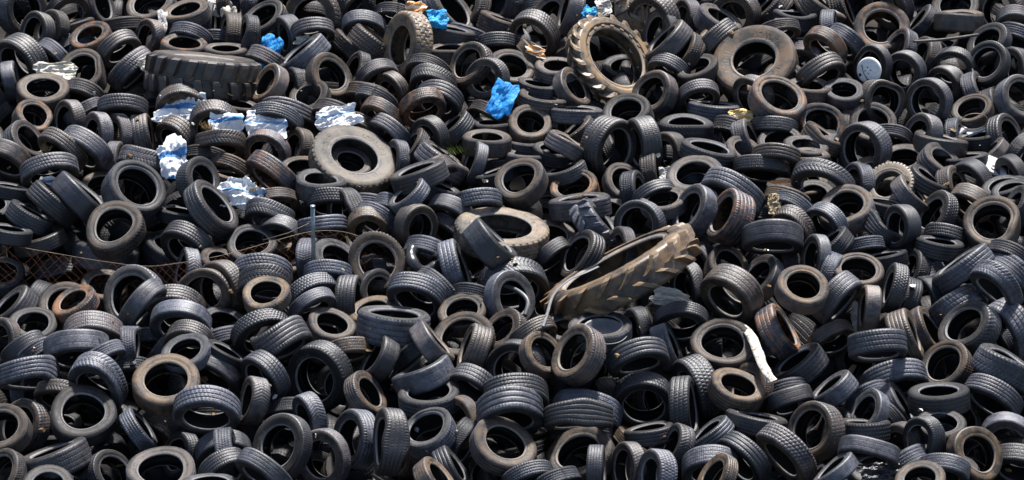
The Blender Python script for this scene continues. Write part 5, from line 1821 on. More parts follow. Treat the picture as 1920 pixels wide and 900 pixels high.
-1759,21455,-13494,52,-76,-39,273,3
-1442,21737,-13521,-27,-32,91,296,6
-1256,21819,-13520,-21,-49,-85,278,4
-734,21689,-13576,85,8,52,324,0
-655,22189,-13736,-14,-57,-81,331,6
-287,21967,-13654,-51,34,79,302,3
51,21823,-13718,76,-36,-55,275,11
290,21643,-13609,-14,-69,-71,283,6
629,22199,-13838,28,-66,70,285,6
1113,21971,-13577,-2,6,100,281,0
1308,21953,-13681,-94,-3,34,316,5
1789,22185,-13820,74,-67,3,344,2
2023,22093,-13856,82,-19,54,341,4
2347,22077,-13817,-47,-77,43,307,11
2628,21643,-13540,-53,-59,-62,299,0
3002,21705,-13617,11,-94,-32,301,9
3258,21841,-13579,-10,-40,91,319,4
3640,21961,-13667,-95,-17,-25,286,11
3764,21635,-13603,50,-56,66,318,0
4379,22129,-13743,75,-34,-57,343,0
4472,21483,-13492,37,-64,-68,318,6
4822,22097,-13776,-64,-67,-39,338,6
5201,22435,-14014,78,13,61,314,11
5492,21853,-13608,2,-63,77,292,4
5862,21633,-13462,28,-55,-79,299,0
-5878,21401,-13584,-53,-76,39,335,2
-5521,21355,-13688,-33,-29,90,298,3
-5092,21171,-13575,0,-56,-83,338,6
-4994,21289,-13724,77,-18,61,320,6
-4647,21413,-13636,-70,-16,69,274,3
-4305,21491,-13651,-84,-20,50,282,6
-3942,21143,-13552,32,36,88,333,3
-3616,21531,-13687,61,-6,79,276,4
-3364,21377,-13632,-39,-76,-52,321,11
-3157,21435,-13680,13,-78,-62,287,2
-2625,21253,-13692,18,6,98,288,6
-2464,21227,-13594,21,41,89,285,6
-2138,21335,-13716,17,-77,61,276,6
-1846,21205,-13651,79,-6,61,315,3
-1393,21315,-13720,11,-66,-75,342,5
-1103,21175,-13615,-59,-60,54,290,2
-888,21237,-13663,9,38,92,299,5
-575,21225,-13631,-29,-89,-35,297,5
-143,21201,-13593,50,-74,45,322,5
-27,21149,-13584,82,-56,-8,300,0
337,21471,-13685,63,-72,30,272,6
721,21299,-13710,52,12,85,328,4
1044,21367,-13627,17,-53,-83,303,5
1317,21215,-13618,-58,25,77,298,9
1625,21457,-13665,14,10,98,337,6
2058,21373,-13564,-67,-28,69,340,1
2375,21319,-13630,77,-17,61,321,11
2520,21369,-13522,95,-30,10,315,6
2820,21323,-13594,89,-29,37,285,11
3190,21507,-13611,34,-60,-73,281,6
3604,21307,-13566,-58,13,80,309,0
3735,21143,-13620,71,-52,-48,341,6
4154,21147,-13557,-87,-48,7,332,4
4415,21401,-13577,77,26,58,335,6
4862,21363,-13615,-82,-55,17,332,3
5195,21439,-13610,-12,-78,62,295,5
5528,21515,-13669,-60,-48,64,334,1
5604,21243,-13699,-98,-21,4,280,6
-8329,34058,-11658,-14,-71,-68,283,5
-8492,34514,-11782,78,24,57,344,4
-7639,33976,-11650,-1,8,100,294,1
-6920,33680,-11772,-36,-78,50,272,3
-7101,34434,-11819,-70,-21,68,334,11
-6546,33526,-11723,-27,-49,-83,320,0
-6028,33808,-11692,-32,22,92,301,5
-6072,33938,-11870,-56,13,82,309,10
-5534,34170,-11660,98,-15,11,299,1
-4648,33788,-11675,47,-83,29,314,1
-5062,34178,-11827,-83,-29,48,273,0
-4123,33610,-11700,5,-79,-62,320,5
-3487,33448,-11766,5,-96,-28,272,6
-3806,33998,-11838,-99,-17,0,310,11
-3027,33650,-11779,22,-76,-61,316,3
-2655,33818,-11717,2,-15,99,277,3
-2384,33822,-11933,-24,19,95,326,0
-1899,33978,-11670,86,-5,51,338,5
-1572,34132,-11666,94,-24,23,342,4
-1377,33770,-11893,-100,-4,1,320,9
-815,33792,-11663,-24,29,93,310,6
-258,33622,-11773,-65,-45,-61,332,6
-168,34362,-11843,47,0,88,305,0
104,33618,-11693,3,-100,1,275,1
759,33692,-11681,13,-86,49,340,0
997,33936,-11924,-79,-7,61,303,6
1309,33422,-11798,90,-35,-26,330,9
1978,33686,-11723,-59,-69,-42,290,10
2095,34244,-11830,62,25,74,344,6
2543,33420,-11775,36,-91,-21,283,9
3213,33914,-11724,57,-72,39,290,6
3095,33802,-11870,94,9,33,308,6
3548,34002,-11714,10,-99,-13,282,0
4156,33514,-11727,5,-100,6,315,1
4373,34462,-11796,28,-6,96,316,5
4640,33998,-11621,-95,-32,4,319,9
5469,33506,-11787,36,-43,-83,271,4
5604,34112,-11808,-16,-24,96,311,9
5871,33844,-11716,3,-57,-82,310,0
6708,33756,-11671,-6,22,97,341,2
6700,33898,-11906,85,18,50,279,6
6872,33344,-11753,-9,-9,99,288,0
7465,33608,-11727,-20,-78,-60,325,9
7940,34066,-11867,84,-54,-1,279,11
8007,33392,-11795,18,-80,-57,303,11
-8035,33004,-11847,-16,-19,97,284,4
-7942,33022,-12118,67,-32,67,339,1
-7500,32996,-11858,23,-61,-76,339,3
-6851,32866,-11929,3,-21,98,301,1
-7122,32988,-12082,-60,-76,27,306,1
-6437,33130,-11884,26,-73,64,300,5
-5872,32630,-11923,40,35,85,276,5
-5946,33070,-12100,-91,-42,2,335,5
-5161,32976,-11827,-29,-80,52,327,5
-4748,32434,-11944,0,-93,-36,318,5
-4783,33276,-11976,-14,0,99,333,6
-4118,32606,-11891,97,-20,10,313,10
-3547,33110,-11845,64,-19,75,309,10
-3644,33148,-12088,-13,-53,84,299,2
-2937,32742,-11951,-42,-21,88,309,3
-2472,32484,-11989,-74,-49,46,293,4
-2511,32974,-12038,-9,-98,18,293,9
-2094,32696,-11913,-67,-49,-56,297,5
-1322,32818,-11861,37,-87,-33,286,6
-1219,32738,-12094,36,-42,83,321,0
-947,32658,-11949,-12,-47,-87,318,2
-343,32470,-11958,91,-27,-32,318,5
-256,32924,-12066,42,-82,39,287,0
319,32884,-11892,-17,-50,85,339,3
832,32644,-11976,32,6,95,309,0
1045,32916,-12043,-29,41,86,298,5
1431,32394,-11954,-90,11,43,307,2
1968,33002,-11890,-61,-68,40,340,0
1803,33266,-12011,38,-89,26,334,0
2622,32562,-11953,-20,-93,32,280,0
2926,32564,-11974,-66,20,73,287,5
3274,33182,-12009,-31,-35,88,329,3
3591,32418,-11963,82,-39,-43,344,11
4162,32896,-11927,42,-1,91,285,4
4386,33514,-11987,22,-13,97,309,0
4914,32842,-11889,-69,29,66,338,0
5103,32638,-11942,18,26,95,325,6
5480,33146,-12090,-70,-35,-62,285,5
5995,33074,-11847,31,9,94,341,6
6387,32832,-11883,-42,31,85,314,9
6229,32938,-12071,-49,11,86,290,10
6840,32868,-11883,30,-79,-54,309,5
7583,33104,-11857,42,-70,-57,315,10
7399,32850,-12146,-19,-90,41,326,11
7850,32734,-11881,-36,-93,-6,291,5
-7991,31560,-12097,-35,-48,81,283,1
-7799,32328,-12217,-60,-37,-71,324,0
-7468,31572,-12118,31,30,90,300,3
-6694,32096,-12013,80,-59,-11,293,10
-6723,32420,-12178,-25,-69,-68,309,4
-6076,31572,-12104,55,5,84,329,3
-5766,31998,-12038,-2,-24,97,272,4
-5684,32418,-12235,66,22,72,329,5
-4977,31576,-12182,92,-28,-28,290,9
-4421,31888,-12061,50,-36,79,308,2
-4770,32146,-12236,-43,9,90,303,6
-3936,32164,-12073,84,-50,-23,325,1
-3398,32108,-12033,-34,-53,-78,316,11
-3435,32276,-12234,-80,-60,-6,335,5
-3158,31844,-12198,32,-45,84,335,1
-2331,31998,-12012,-66,-73,18,337,3
-2418,32220,-12214,-53,-46,-72,282,5
-2033,32024,-12023,32,-69,64,319,10
-1167,31656,-12149,-38,-82,-43,288,4
-1434,32094,-12202,-50,-49,71,287,5
-611,31654,-12167,50,-85,-16,297,4
-152,31708,-12075,-78,-42,-47,281,6
-147,32156,-12280,10,-11,99,328,5
176,31598,-12127,-14,-50,-86,289,4
711,32128,-12080,-63,-58,52,325,11
863,31792,-12299,56,7,83,296,5
1340,31908,-12201,9,-36,93,336,3
1741,31896,-12033,28,35,90,277,4
1730,32412,-12222,-9,-9,99,305,0
2448,32090,-12046,67,-52,-53,307,9
3015,31916,-12058,-72,5,69,304,5
2983,32132,-12240,-6,-38,92,286,3
3683,31694,-12116,-66,-59,-46,312,0
4132,31716,-12139,-13,-98,-18,290,3
4144,32536,-12175,98,-14,17,335,5
4676,31658,-12105,19,1,98,299,4
5182,31580,-12085,-88,14,46,297,6
5256,32274,-12220,-33,8,94,313,0
5520,31404,-12141,-67,10,74,303,5
6208,31834,-12137,8,-86,50,279,1
6271,32000,-12267,39,-88,26,338,6
6532,31406,-12121,27,-42,87,293,0
7391,32214,-12066,76,-52,39,343,1
7377,32004,-12242,-12,-67,73,301,9
7589,31410,-12126,-64,-35,-68,280,5
-7862,30936,-12268,-8,-95,-30,303,10
-7739,31308,-12439,-42,-84,33,296,6
-7155,30578,-12323,74,22,64,303,0
-6849,31142,-12258,28,-67,69,282,6
-6929,31434,-12375,-5,-89,-45,287,6
-6055,31112,-12265,-51,-85,10,307,1
-5742,31058,-12192,-2,-48,88,322,1
-5474,31114,-12495,41,-85,34,323,5
-4875,30660,-12329,-27,33,90,326,6
-4440,31060,-12186,-95,-31,-5,280,6
-4638,31046,-12505,27,-50,82,344,9
-4151,30808,-12302,57,-29,77,314,4
-3670,31162,-12471,48,-58,66,329,4
-3431,30906,-12459,43,15,89,306,0
-2742,30966,-12432,-77,7,63,297,11
-2270,31138,-12255,13,-89,44,338,11
-2468,31294,-12368,99,-16,-2,335,3
-1762,31426,-12502,81,-50,-31,315,5
-1321,31184,-12239,-89,-35,28,279,5
-1460,31152,-12513,29,-94,15,315,5
-868,31420,-12380,24,-47,-85,334,5
-75,31048,-12322,-36,18,92,312,3
-141,31518,-12357,-34,-71,62,309,0
355,30708,-12317,-14,-35,93,338,0
1012,31632,-12489,11,-93,-34,307,6
776,30912,-12436,0,-91,-41,327,6
1286,31124,-12503,-60,-55,-58,280,5
1679,31030,-12438,-70,-45,55,334,0
1736,31640,-12378,-23,-54,-81,308,6
2542,30948,-12310,85,-12,51,292,11
2790,31082,-12354,54,36,76,293,6
2999,30926,-12462,14,-71,69,299,6
3658,31214,-12315,40,-57,-72,319,0
4120,31640,-12483,70,-57,-44,295,5
4158,31308,-12571,52,26,81,330,3
4383,31072,-12448,-18,-10,98,320,10
4900,31086,-12299,-74,-13,66,317,6
4962,31514,-12361,0,-28,96,323,0
5573,31126,-12241,-24,-85,47,284,3
6058,30994,-12254,-91,-35,-20,286,11
6018,31396,-12338,-21,-86,-47,334,5
6688,30906,-12251,5,40,92,290,9
7195,30778,-12336,63,10,77,321,2
7460,31350,-12433,-44,10,89,307,5
7824,30696,-12261,-91,-41,-4,297,5
-7322,29936,-12505,24,-35,91,305,2
-7687,30294,-12641,-51,-24,83,339,2
-6780,29788,-12499,-62,-12,77,312,2
-6499,29734,-12449,-66,-62,42,336,5
-6559,30280,-12629,-43,-49,-76,305,6
-5887,30024,-12395,13,-23,97,323,6
-5364,29672,-12445,30,24,92,289,0
-5545,30098,-12631,91,-33,25,288,11
-4785,30264,-12368,-46,-87,19,287,0
-4528,29846,-12492,-47,0,88,341,6
-4531,30140,-12608,2,-58,82,297,9
-3843,29878,-12482,67,-63,39,278,9
-3184,29960,-12511,-36,17,91,325,0
-3249,30198,-12580,-95,-32,4,323,6
-2734,30298,-12446,5,-70,71,285,5
-2518,29936,-12409,-5,31,95,330,5
-2332,30380,-12648,68,26,69,342,5
-1645,30438,-12586,-32,-82,-46,325,10
-1282,30404,-12462,26,-73,-63,327,0
-1452,30472,-12594,87,-41,-27,338,6
-833,29956,-12455,38,-10,92,326,4
-279,30466,-12481,98,5,17,300,6
-302,30728,-12542,96,-26,-6,294,0
307,29818,-12533,13,13,98,271,6
618,30236,-12571,-99,-7,8,301,3
700,30528,-12595,-68,-22,70,296,0
1445,30634,-12667,91,-38,-18,344,6
1865,30130,-12548,-7,-97,24,313,2
1922,30660,-12575,79,-37,49,317,3
2417,30086,-12474,-96,-25,-14,278,3
2823,29690,-12468,-40,-86,-33,280,1
2874,30060,-12656,-99,-15,8,336,2
3531,30038,-12514,46,-71,-53,332,6
3981,29670,-12461,59,-24,77,279,6
3945,30362,-12609,12,-98,-13,296,2
4319,30460,-12488,79,-61,4,297,0
4804,30064,-12446,12,-38,92,284,3
5174,30426,-12596,-72,-53,-44,340,5
5469,29772,-12452,-44,31,85,276,6
5873,30186,-12365,-51,-86,4,277,5
6120,30338,-12575,50,-72,48,323,5
6429,29988,-12392,-21,-83,-52,338,6
6917,29828,-12468,-32,-66,-68,279,0
7280,30768,-12559,-14,-83,54,286,10
7477,30396,-12415,-8,-68,73,334,1
-7428,28936,-12595,-14,-85,51,328,9
-7505,29386,-12806,28,-48,83,312,6
-6927,29044,-12581,34,38,86,343,5
-6286,29110,-12654,35,-75,56,339,2
-6363,29148,-12767,12,-24,96,322,2
-5999,29386,-12508,63,18,75,312,3
-5483,28988,-12586,-73,-64,23,300,11
-5284,29600,-12680,-16,-4,99,305,10
-4787,29020,-12537,-32,-21,92,278,0
-4403,29232,-12550,83,-7,55,289,11
-4197,29140,-12775,-58,-73,37,332,3
-3853,29212,-12620,21,19,96,325,2
-3476,29616,-12982,89,-7,46,303,3
-3444,29904,-12779,88,-45,-15,319,11
-2617,29046,-12668,23,5,97,281,4
-2264,29160,-12571,0,-93,-37,304,4
-2180,29794,-12692,-92,-37,-15,297,2
-1905,29658,-12652,89,-35,-29,295,6
-1345,29096,-12729,96,5,26,285,3
-1280,29308,-12796,4,1,100,276,6
-710,29222,-12649,59,-42,-69,280,3
-230,29262,-12555,-81,-52,-29,331,6
-128,29864,-12753,-15,-89,43,305,4
142,29094,-12636,61,-78,13,298,0
866,28992,-12596,-40,2,92,335,3
596,29494,-12750,18,-73,66,276,6
1462,29292,-12656,-26,-63,-73,282,9
1880,29088,-12656,17,-29,94,299,0
1708,29422,-12752,68,17,71,315,3
2179,29322,-12610,55,-42,72,285,3
2916,29404,-12535,-29,-45,85,344,5
2624,29272,-12813,-97,-22,11,306,5
3448,28894,-12588,24,-12,96,330,10
3879,29256,-12602,-73,18,66,290,11
3987,29356,-12810,80,-35,49,293,2
4383,29108,-12592,74,-31,60,282,2
4936,29434,-12656,5,-95,30,312,1
5085,29762,-12717,-19,-22,96,310,0
5445,29510,-12583,62,-9,78,333,3
5900,29192,-12568,-18,-56,-81,289,11
5907,29678,-12787,31,-33,89,311,9
6502,29350,-12542,-85,-53,3,304,10
6716,29434,-12594,-71,-69,-10,278,0
7052,29472,-12748,-57,26,78,283,2
7377,29288,-12635,-4,30,95,291,3
-7351,28344,-12800,38,-89,-25,339,3
-7220,29060,-12879,8,26,96,339,5
-6532,28054,-12774,76,-64,-13,287,10
-6130,28376,-12687,-33,-94,-8,280,0
-6265,28902,-12843,63,-61,47,287,6
-5496,28010,-12770,-96,5,29,319,5
-5200,28862,-12872,11,-78,-61,336,10
-5306,28842,-12819,-72,-47,-51,289,1
-4541,28354,-12677,-30,-66,69,319,6
-4270,28164,-12809,-10,-99,12,312,5
-4416,28854,-12824,-90,-31,-29,343,3
-3918,28486,-12724,-93,-12,36,325,0
-3291,28476,-12676,-30,-52,-80,339,3
-3234,28692,-12934,-50,13,86,284,5
-2547,28138,-12794,-53,-84,-11,274,5
-2374,28712,-12726,28,-16,95,312,9
-2154,28682,-12956,12,-71,69,310,0
-1820,28454,-12863,-84,5,54,285,11
-1365,28390,-12790,-63,-58,52,313,1
-1414,28912,-12933,47,-10,88,337,5
-580,28694,-12896,1,-71,71,275,6
-411,28648,-12950,0,-90,43,317,0
-243,28752,-12973,-76,-34,55,279,2
156,28804,-12817,-67,-33,67,334,9
805,28182,-12839,-96,8,27,290,3
877,28498,-12982,80,20,56,303,0
1089,28104,-12818,75,-34,57,314,0
1913,28556,-12676,-99,-11,10,325,5
1760,28660,-12865,51,-85,-10,289,5
2332,28918,-12824,-87,-46,16,329,1
2694,28550,-13025,49,-84,-22,311,10
2856,28716,-12919,9,41,91,330,10
3168,28274,-12751,-32,6,94,276,5
3678,28234,-12763,-18,-97,16,290,10
3971,28912,-12867,32,-66,68,301,5
4113,28364,-12772,-92,-38,4,275,6
4927,28552,-12801,-9,-75,-66,341,10
4715,28916,-12835,85,17,51,300,5
5105,28484,-12907,-65,-73,20,315,2
5597,28196,-12834,47,-60,65,284,0
5599,28546,-12901,85,-26,-45,309,0
6317,28552,-12675,-65,-31,70,337,10
6706,28148,-12838,16,-60,-78,327,0
6893,28606,-12932,-21,-70,-69,324,0
7163,28576,-12746,-51,-62,-60,274,0
-6909,27666,-12933,-52,28,81,296,4
-7325,28118,-13056,16,-50,-85,329,3
-6551,27712,-12892,-31,-54,78,307,6
-6249,27544,-12923,69,-31,65,311,2
-6154,28122,-12992,16,-67,-73,318,9
-5640,27438,-12867,-26,-96,12,288,2
-5110,27422,-12849,-80,2,60,343,2
-5268,27916,-13058,-71,-68,16,272,2
-4744,27384,-12861,-4,-20,98,289,0
-4036,27406,-12869,-25,-74,63,272,2
-4232,27786,-12971,-32,-65,-69,329,3
-3642,27344,-12885,50,-80,33,333,6
-3307,27760,-12919,77,-56,-31,296,5
-3396,28216,-13016,52,35,78,313,0
-2643,27752,-12940,25,-53,-81,278,5
-2231,27916,-12898,71,-12,70,297,6
-2243,27742,-13126,61,17,77,292,5
-1782,27702,-12871,-30,22,93,289,5
-1134,27444,-12951,59,-38,-71,331,5
-1377,27918,-13170,-47,-82,-32,336,6
-636,27724,-12939,-3,-28,96,341,3
-228,27672,-12943,-97,-15,-21,333,0
-254,27824,-13153,53,-24,81,312,3
123,27900,-12881,15,-94,29,275,2
903,27790,-12868,-24,-80,-55,280,6
716,27800,-13110,-26,2,96,282,5
1082,27374,-12873,-20,-46,87,277,6
1657,28020,-12931,37,-20,91,339,5
1593,28054,-12934,-3,-98,21,277,1
2121,27444,-12995,48,-17,86,317,9
2712,27212,-12869,-32,-82,47,299,11
2710,27558,-13008,-66,-36,-66,330,5
3191,27764,-12902,55,8,83,318,1
3465,27292,-12842,-57,-47,68,287,3
3659,27604,-13028,-58,-81,-13,318,5
4070,27506,-12904,59,17,79,310,5
4646,27762,-12895,-71,29,65,341,0
4783,27896,-13052,25,-68,-69,289,4
5115,27272,-12938,-80,10,59,277,0
5736,27466,-12956,55,-83,-5,331,0
5694,27780,-13070,21,-93,29,313,4
6040,27436,-12926,50,-11,86,293,5
6569,27490,-12965,87,-4,50,287,4
6762,27728,-13154,-56,-53,63,291,1
7053,27712,-12854,-17,-56,81,273,11
-6923,26608,-13080,-9,-85,-53,338,4
-7073,27362,-13262,-90,-41,-14,319,6
-6354,27048,-12999,-66,-22,72,332,11
-5910,26952,-12970,-82,-17,55,315,0
-6084,27130,-13328,-24,-40,89,338,6
-5692,27020,-13037,87,-18,46,305,3
-5169,26854,-13202,-36,-88,29,336,11
-4964,27208,-13171,75,-25,61,283,5
-4493,26906,-13079,-9,-46,88,321,6
-3961,26998,-12986,38,-63,-68,288,6
-4107,27324,-13146,30,-72,-62,309,11
-3613,27106,-13068,97,-16,-19,280,5
-3244,26960,-13173,64,-67,38,272,9
-3298,27276,-13342,16,-97,-17,316,4
-2723,27048,-13191,-31,-88,36,342,11
-2160,27332,-13099,72,-69,-5,305,0
-2187,27282,-13293,91,-22,34,345,11
-1596,27352,-13143,84,-33,42,303,3
-1380,27184,-13256,81,-39,43,334,11
-1202,27438,-13306,13,-18,98,323,3
-603,27248,-13207,-11,-90,-42,344,1
-355,26764,-13107,18,-93,-32,309,5
-99,27160,-13321,-16,16,97,319,0
343,26986,-13008,-29,-65,71,343,6
726,26858,-13044,41,-90,-14,332,3
865,27266,-13253,-15,-98,-14,308,5
1025,26766,-13039,-2,-54,84,279,4
1819,26564,-13026,-8,-81,-58,280,10
1819,27094,-13162,70,-37,-61,329,5
2041,26566,-12959,-51,-43,-74,279,4
2777,26948,-12931,-95,-22,22,273,6
2480,26832,-13125,-66,27,70,327,10
2951,26718,-12944,-31,-93,21,272,3
3515,26800,-12941,84,1,55,300,0
3524,27190,-13137,84,-18,51,339,4
4052,26856,-12988,-95,-13,-27,288,5
4560,26656,-13091,17,-53,-83,313,1
4660,27068,-13231,-3,-92,40,302,5
5194,26962,-13042,10,-6,99,321,3
5554,26940,-13125,97,0,23,293,2
5564,27306,-13216,24,-74,63,273,4
6108,27022,-13077,-25,27,93,341,9
6563,27124,-13011,-35,35,87,293,10
6509,27008,-13288,-44,-72,54,330,10
7021,26778,-13115,7,-34,94,324,3
-6982,26210,-13253,72,-57,40,298,3
-6890,26894,-13371,3,12,99,296,2
-6449,26204,-13290,-12,-63,-76,322,6
-5817,26368,-13372,-64,17,75,281,10
-5920,27036,-13566,72,-68,-13,298,5
-5634,26486,-13370,-63,15,77,301,11
-5131,26812,-13476,-33,-89,32,345,5
-5217,27382,-13641,-69,9,72,335,5
-4611,26528,-13399,-83,-45,32,272,11
-3951,26510,-13338,-62,-68,39,291,2
-3949,26838,-13482,-20,-56,-80,310,9
-3702,26638,-13395,21,-85,-48,312,5
-3166,26236,-13289,43,-72,55,300,3
-3054,26586,-13327,-63,-74,21,312,11
-2607,26060,-13316,77,-63,6,324,6
-2109,26188,-13270,-84,-48,-23,321,2
-2265,26236,-13336,96,-10,28,323,5
-1516,25946,-13197,-12,-99,-2,341,5
-1299,25894,-13224,-64,-71,-29,287,3
-1106,26190,-13323,-11,-66,-74,281,9
-685,26610,-13301,95,-21,-24,340,6
-228,26122,-13190,-43,26,86,287,1
-402,26482,-13401,-67,-42,61,317,3
329,26086,-13214,-87,-23,44,277,6
830,26020,-13161,75,-25,62,298,5
826,26208,-13352,59,-33,74,301,3
1002,26034,-13238,18,-17,97,331,11
1730,26002,-13203,-66,-61,-43,343,3
1644,26464,-13262,4,-47,88,285,9
2231,26224,-13130,24,5,97,277,5
2399,25970,-13211,27,-70,-66,322,2
2708,26600,-13332,-81,-30,51,343,3
2962,26088,-13216,-75,-27,60,281,3
3516,26044,-13198,33,-44,84,314,0
3730,26506,-13408,73,13,67,334,5
4138,26030,-13222,62,-45,64,277,9
4341,26280,-13201,99,-8,7,312,5
4593,26642,-13338,83,4,56,291,4
5014,26252,-13158,-1,-91,-41,329,9
5258,26200,-13166,-66,-64,39,344,0
5294,26344,-13394,-9,-63,-77,310,3
5757,26382,-13135,53,-72,-45,316,6
6385,26160,-13218,34,-15,93,286,2
6293,26582,-13372,49,-11,86,308,2
6910,26212,-13201,77,-64,7,318,6
-6749,25316,-13395,-31,-14,94,326,10
-6765,25590,-13505,33,-94,3,288,5
-6207,25632,-13312,84,-34,43,302,2
-5845,25986,-13504,65,-56,-52,310,5
-5878,26020,-13457,60,-7,79,331,6
-5494,25968,-13514,43,-83,-37,274,6
-4858,26408,-13629,-87,-47,13,272,3
-4699,25610,-13496,53,-32,79,285,3
-4410,25282,-13377,-54,-10,83,296,0
-3792,25270,-13330,37,13,92,323,5
-3805,25642,-13494,-36,-57,74,324,9
-3301,25334,-13397,27,-66,-70,295,9
-3071,25316,-13299,38,-4,93,279,6
-2903,25722,-13450,23,33,91,275,0
-2379,25152,-13206,-28,8,96,281,5
-2121,25822,-13364,63,-77,12,327,5
-1998,25676,-13395,39,-49,-78,277,2
-1465,25460,-13493,-92,-25,29,275,6
-1097,25148,-13304,-53,-62,-57,288,11
-1031,25760,-13434,41,-48,-78,320,5
-612,25358,-13227,84,-7,54,294,3
-294,25570,-13238,-44,-34,83,274,5
-292,25878,-13393,-56,-78,-26,280,0
340,25304,-13332,44,-15,89,333,5
744,25520,-13273,-9,-15,98,303,5
689,25434,-13463,47,7,88,338,1
1077,25288,-13311,-3,-65,-76,333,6
1635,25260,-13310,-64,-67,-38,275,2
1513,25724,-13511,37,-57,73,308,1
1958,25504,-13333,47,-32,82,284,6
2575,25522,-13269,44,-40,80,312,6
2516,25794,-13525,12,-99,12,289,10
2830,25596,-13251,25,-23,94,334,6
3360,25692,-13307,9,39,92,290,3
3484,25810,-13540,11,-71,-69,334,5
3776,25650,-13336,38,-39,84,342,10
4480,25272,-13340,95,3,31,305,4
4532,25576,-13522,33,-24,91,329,3
4772,25778,-13397,49,38,79,327,6
5181,25340,-13294,-17,-67,72,283,1
5288,25978,-13452,42,29,86,310,6
5710,25352,-13320,70,-54,47,286,0
6313,25314,-13326,39,-59,71,296,1
6441,26078,-13515,-25,-97,2,336,6
6571,25178,-13337,-30,18,94,291,5
-6679,25094,-13429,7,-59,-81,299,4
-6726,25184,-13673,-1,-98,21,345,11
-6216,24872,-13464,-78,-46,42,276,3
-5684,24754,-13476,51,-61,61,274,1
-5560,25192,-13593,12,-66,74,335,10
-5213,25352,-13664,-40,-89,23,311,0
-4916,24924,-13451,89,-37,-27,296,6
-4942,25034,-13628,-56,-70,44,292,5
-4383,24882,-13503,47,-77,44,293,0
-3937,24776,-13483,79,-60,-14,313,1
-4036,25066,-13573,76,-64,-6,314,11
-3486,25006,-13409,-85,-42,33,274,5
-3060,24958,-13358,-46,-40,-79,291,3
-2972,25090,-13589,77,-26,58,286,1
-2382,24748,-13416,55,-39,-74,318,9
-2058,24600,-13483,-88,-24,41,274,3
-2050,25164,-13552,-98,-15,9,344,4
-1602,24602,-13425,-82,-51,-25,296,0
-1123,24750,-13530,83,-34,45,308,6
-1176,24910,-13612,84,-53,-10,300,3
-606,24532,-13361,88,-47,-7,290,2
-285,24864,-13348,-48,-44,75,337,0
-139,24994,-13545,-93,-26,26,298,3
81,24576,-13454,36,-60,72,279,0
580,24626,-13446,41,-28,87,310,0
686,25010,-13600,54,-80,27,281,0
1114,24906,-13356,65,-62,44,329,5
1631,24816,-13610,-31,-67,67,334,5
1474,25146,-13622,15,-20,97,339,5
2160,24838,-13442,3,-93,37,328,3
2581,25016,-13435,-13,-3,99,291,2
2479,25002,-13693,-67,-58,-47,325,4
2829,24732,-13554,2,-100,9,275,5
3483,24696,-13489,2,-95,32,282,2
3438,25226,-13610,41,-39,82,282,11
3784,24836,-13414,2,31,95,336,3
4216,25002,-13471,-36,-80,-48,323,9
4183,25038,-13699,36,-53,77,334,9
4889,24918,-13642,21,-95,25,343,6
5183,25030,-13640,26,-86,-43,280,3
5192,25100,-13716,52,8,85,308,5
5735,24718,-13513,-3,38,93,331,4
5959,24960,-13423,-5,-38,92,299,2
6019,24906,-13650,63,34,70,334,9
6483,24782,-13472,7,33,94,322,5
-6529,24232,-13546,1,27,96,312,0
-6427,24730,-13803,-48,-87,10,297,9
-6145,24188,-13589,-90,-28,33,313,5
-5522,24040,-13575,-64,-69,-33,300,4
-5459,24372,-13762,36,-93,-3,299,6
-5220,24384,-13531,33,-73,-60,293,3
-4725,24322,-13565,87,18,46,286,5
-4619,24540,-13828,-19,-70,-69,278,5
-4238,24278,-13501,41,27,87,282,4
-3696,24082,-13630,-3,34,94,297,3
-3979,24784,-13727,-65,-47,60,305,4
-3381,24106,-13526,-73,-40,55,329,3
-2989,24384,-13508,71,-21,67,311,5
-2996,24398,-13810,7,-57,-82,325,6
-2276,24096,-13533,22,-23,95,312,5
-1894,24248,-13579,-99,-9,14,321,0
-2123,24588,-13800,96,-28,7,301,5
-1468,23998,-13542,83,-53,19,309,0
-991,24104,-13588,-85,-49,20,304,5
-1128,24266,-13761,9,-65,75,322,11
-649,24004,-13635,54,-28,79,281,5
-348,24166,-13500,44,-52,73,302,6
-140,24474,-13798,73,-22,64,298,5
332,24286,-13595,-59,15,79,312,3
746,24000,-13573,94,-11,32,297,6
694,24686,-13779,47,-64,-60,327,6
1189,24336,-13530,4,-73,-68,297,5
1518,24066,-13537,-92,-34,-18,317,6
1674,24814,-13768,34,-55,-76,345,5
1922,24272,-13570,-11,-75,65,281,6
2606,24724,-13704,26,-94,-20,280,0
2584,24474,-13727,59,0,81,308,10
2952,24640,-13650,34,3,94,300,6
3444,24116,-13600,56,-55,-62,336,9
3262,24280,-13792,5,-60,80,334,6
3747,24330,-13561,5,-57,-82,337,9
4093,24070,-13623,92,-26,-30,277,1
4282,24532,-13834,-76,14,64,311,1
4646,24286,-13565,3,-61,79,282,6
5134,23984,-13630,0,-61,79,289,6
5217,24794,-13749,9,-83,-55,311,2
5683,24098,-13561,-38,-93,-2,313,5
5920,24326,-13605,-51,-76,-40,272,2
6067,24734,-13796,58,-46,67,297,3
6366,24298,-13555,-64,18,75,331,0
-6404,23560,-13724,-40,-57,72,321,5
-6233,23720,-13906,59,-59,55,329,5
-5846,23858,-13703,-82,-55,-16,293,5
-5560,23642,-13740,82,-4,57,307,5
-5585,23774,-13926,62,-76,20,316,4
-5151,23570,-13719,-2,-15,99,317,3
-4494,23640,-13708,46,36,81,326,5
-4606,23886,-13900,18,-87,-45,341,2
-3998,23510,-13784,21,-37,90,280,6
-3564,23582,-13703,18,-75,63,315,3
-3671,24084,-13849,-39,-44,-81,337,11
-3317,23466,-13780,40,37,84,317,6
-2859,23646,-13728,-77,-61,-19,300,0
-2864,23900,-13888,-33,-94,-4,296,3
-2227,23490,-13722,56,-75,33,306,11
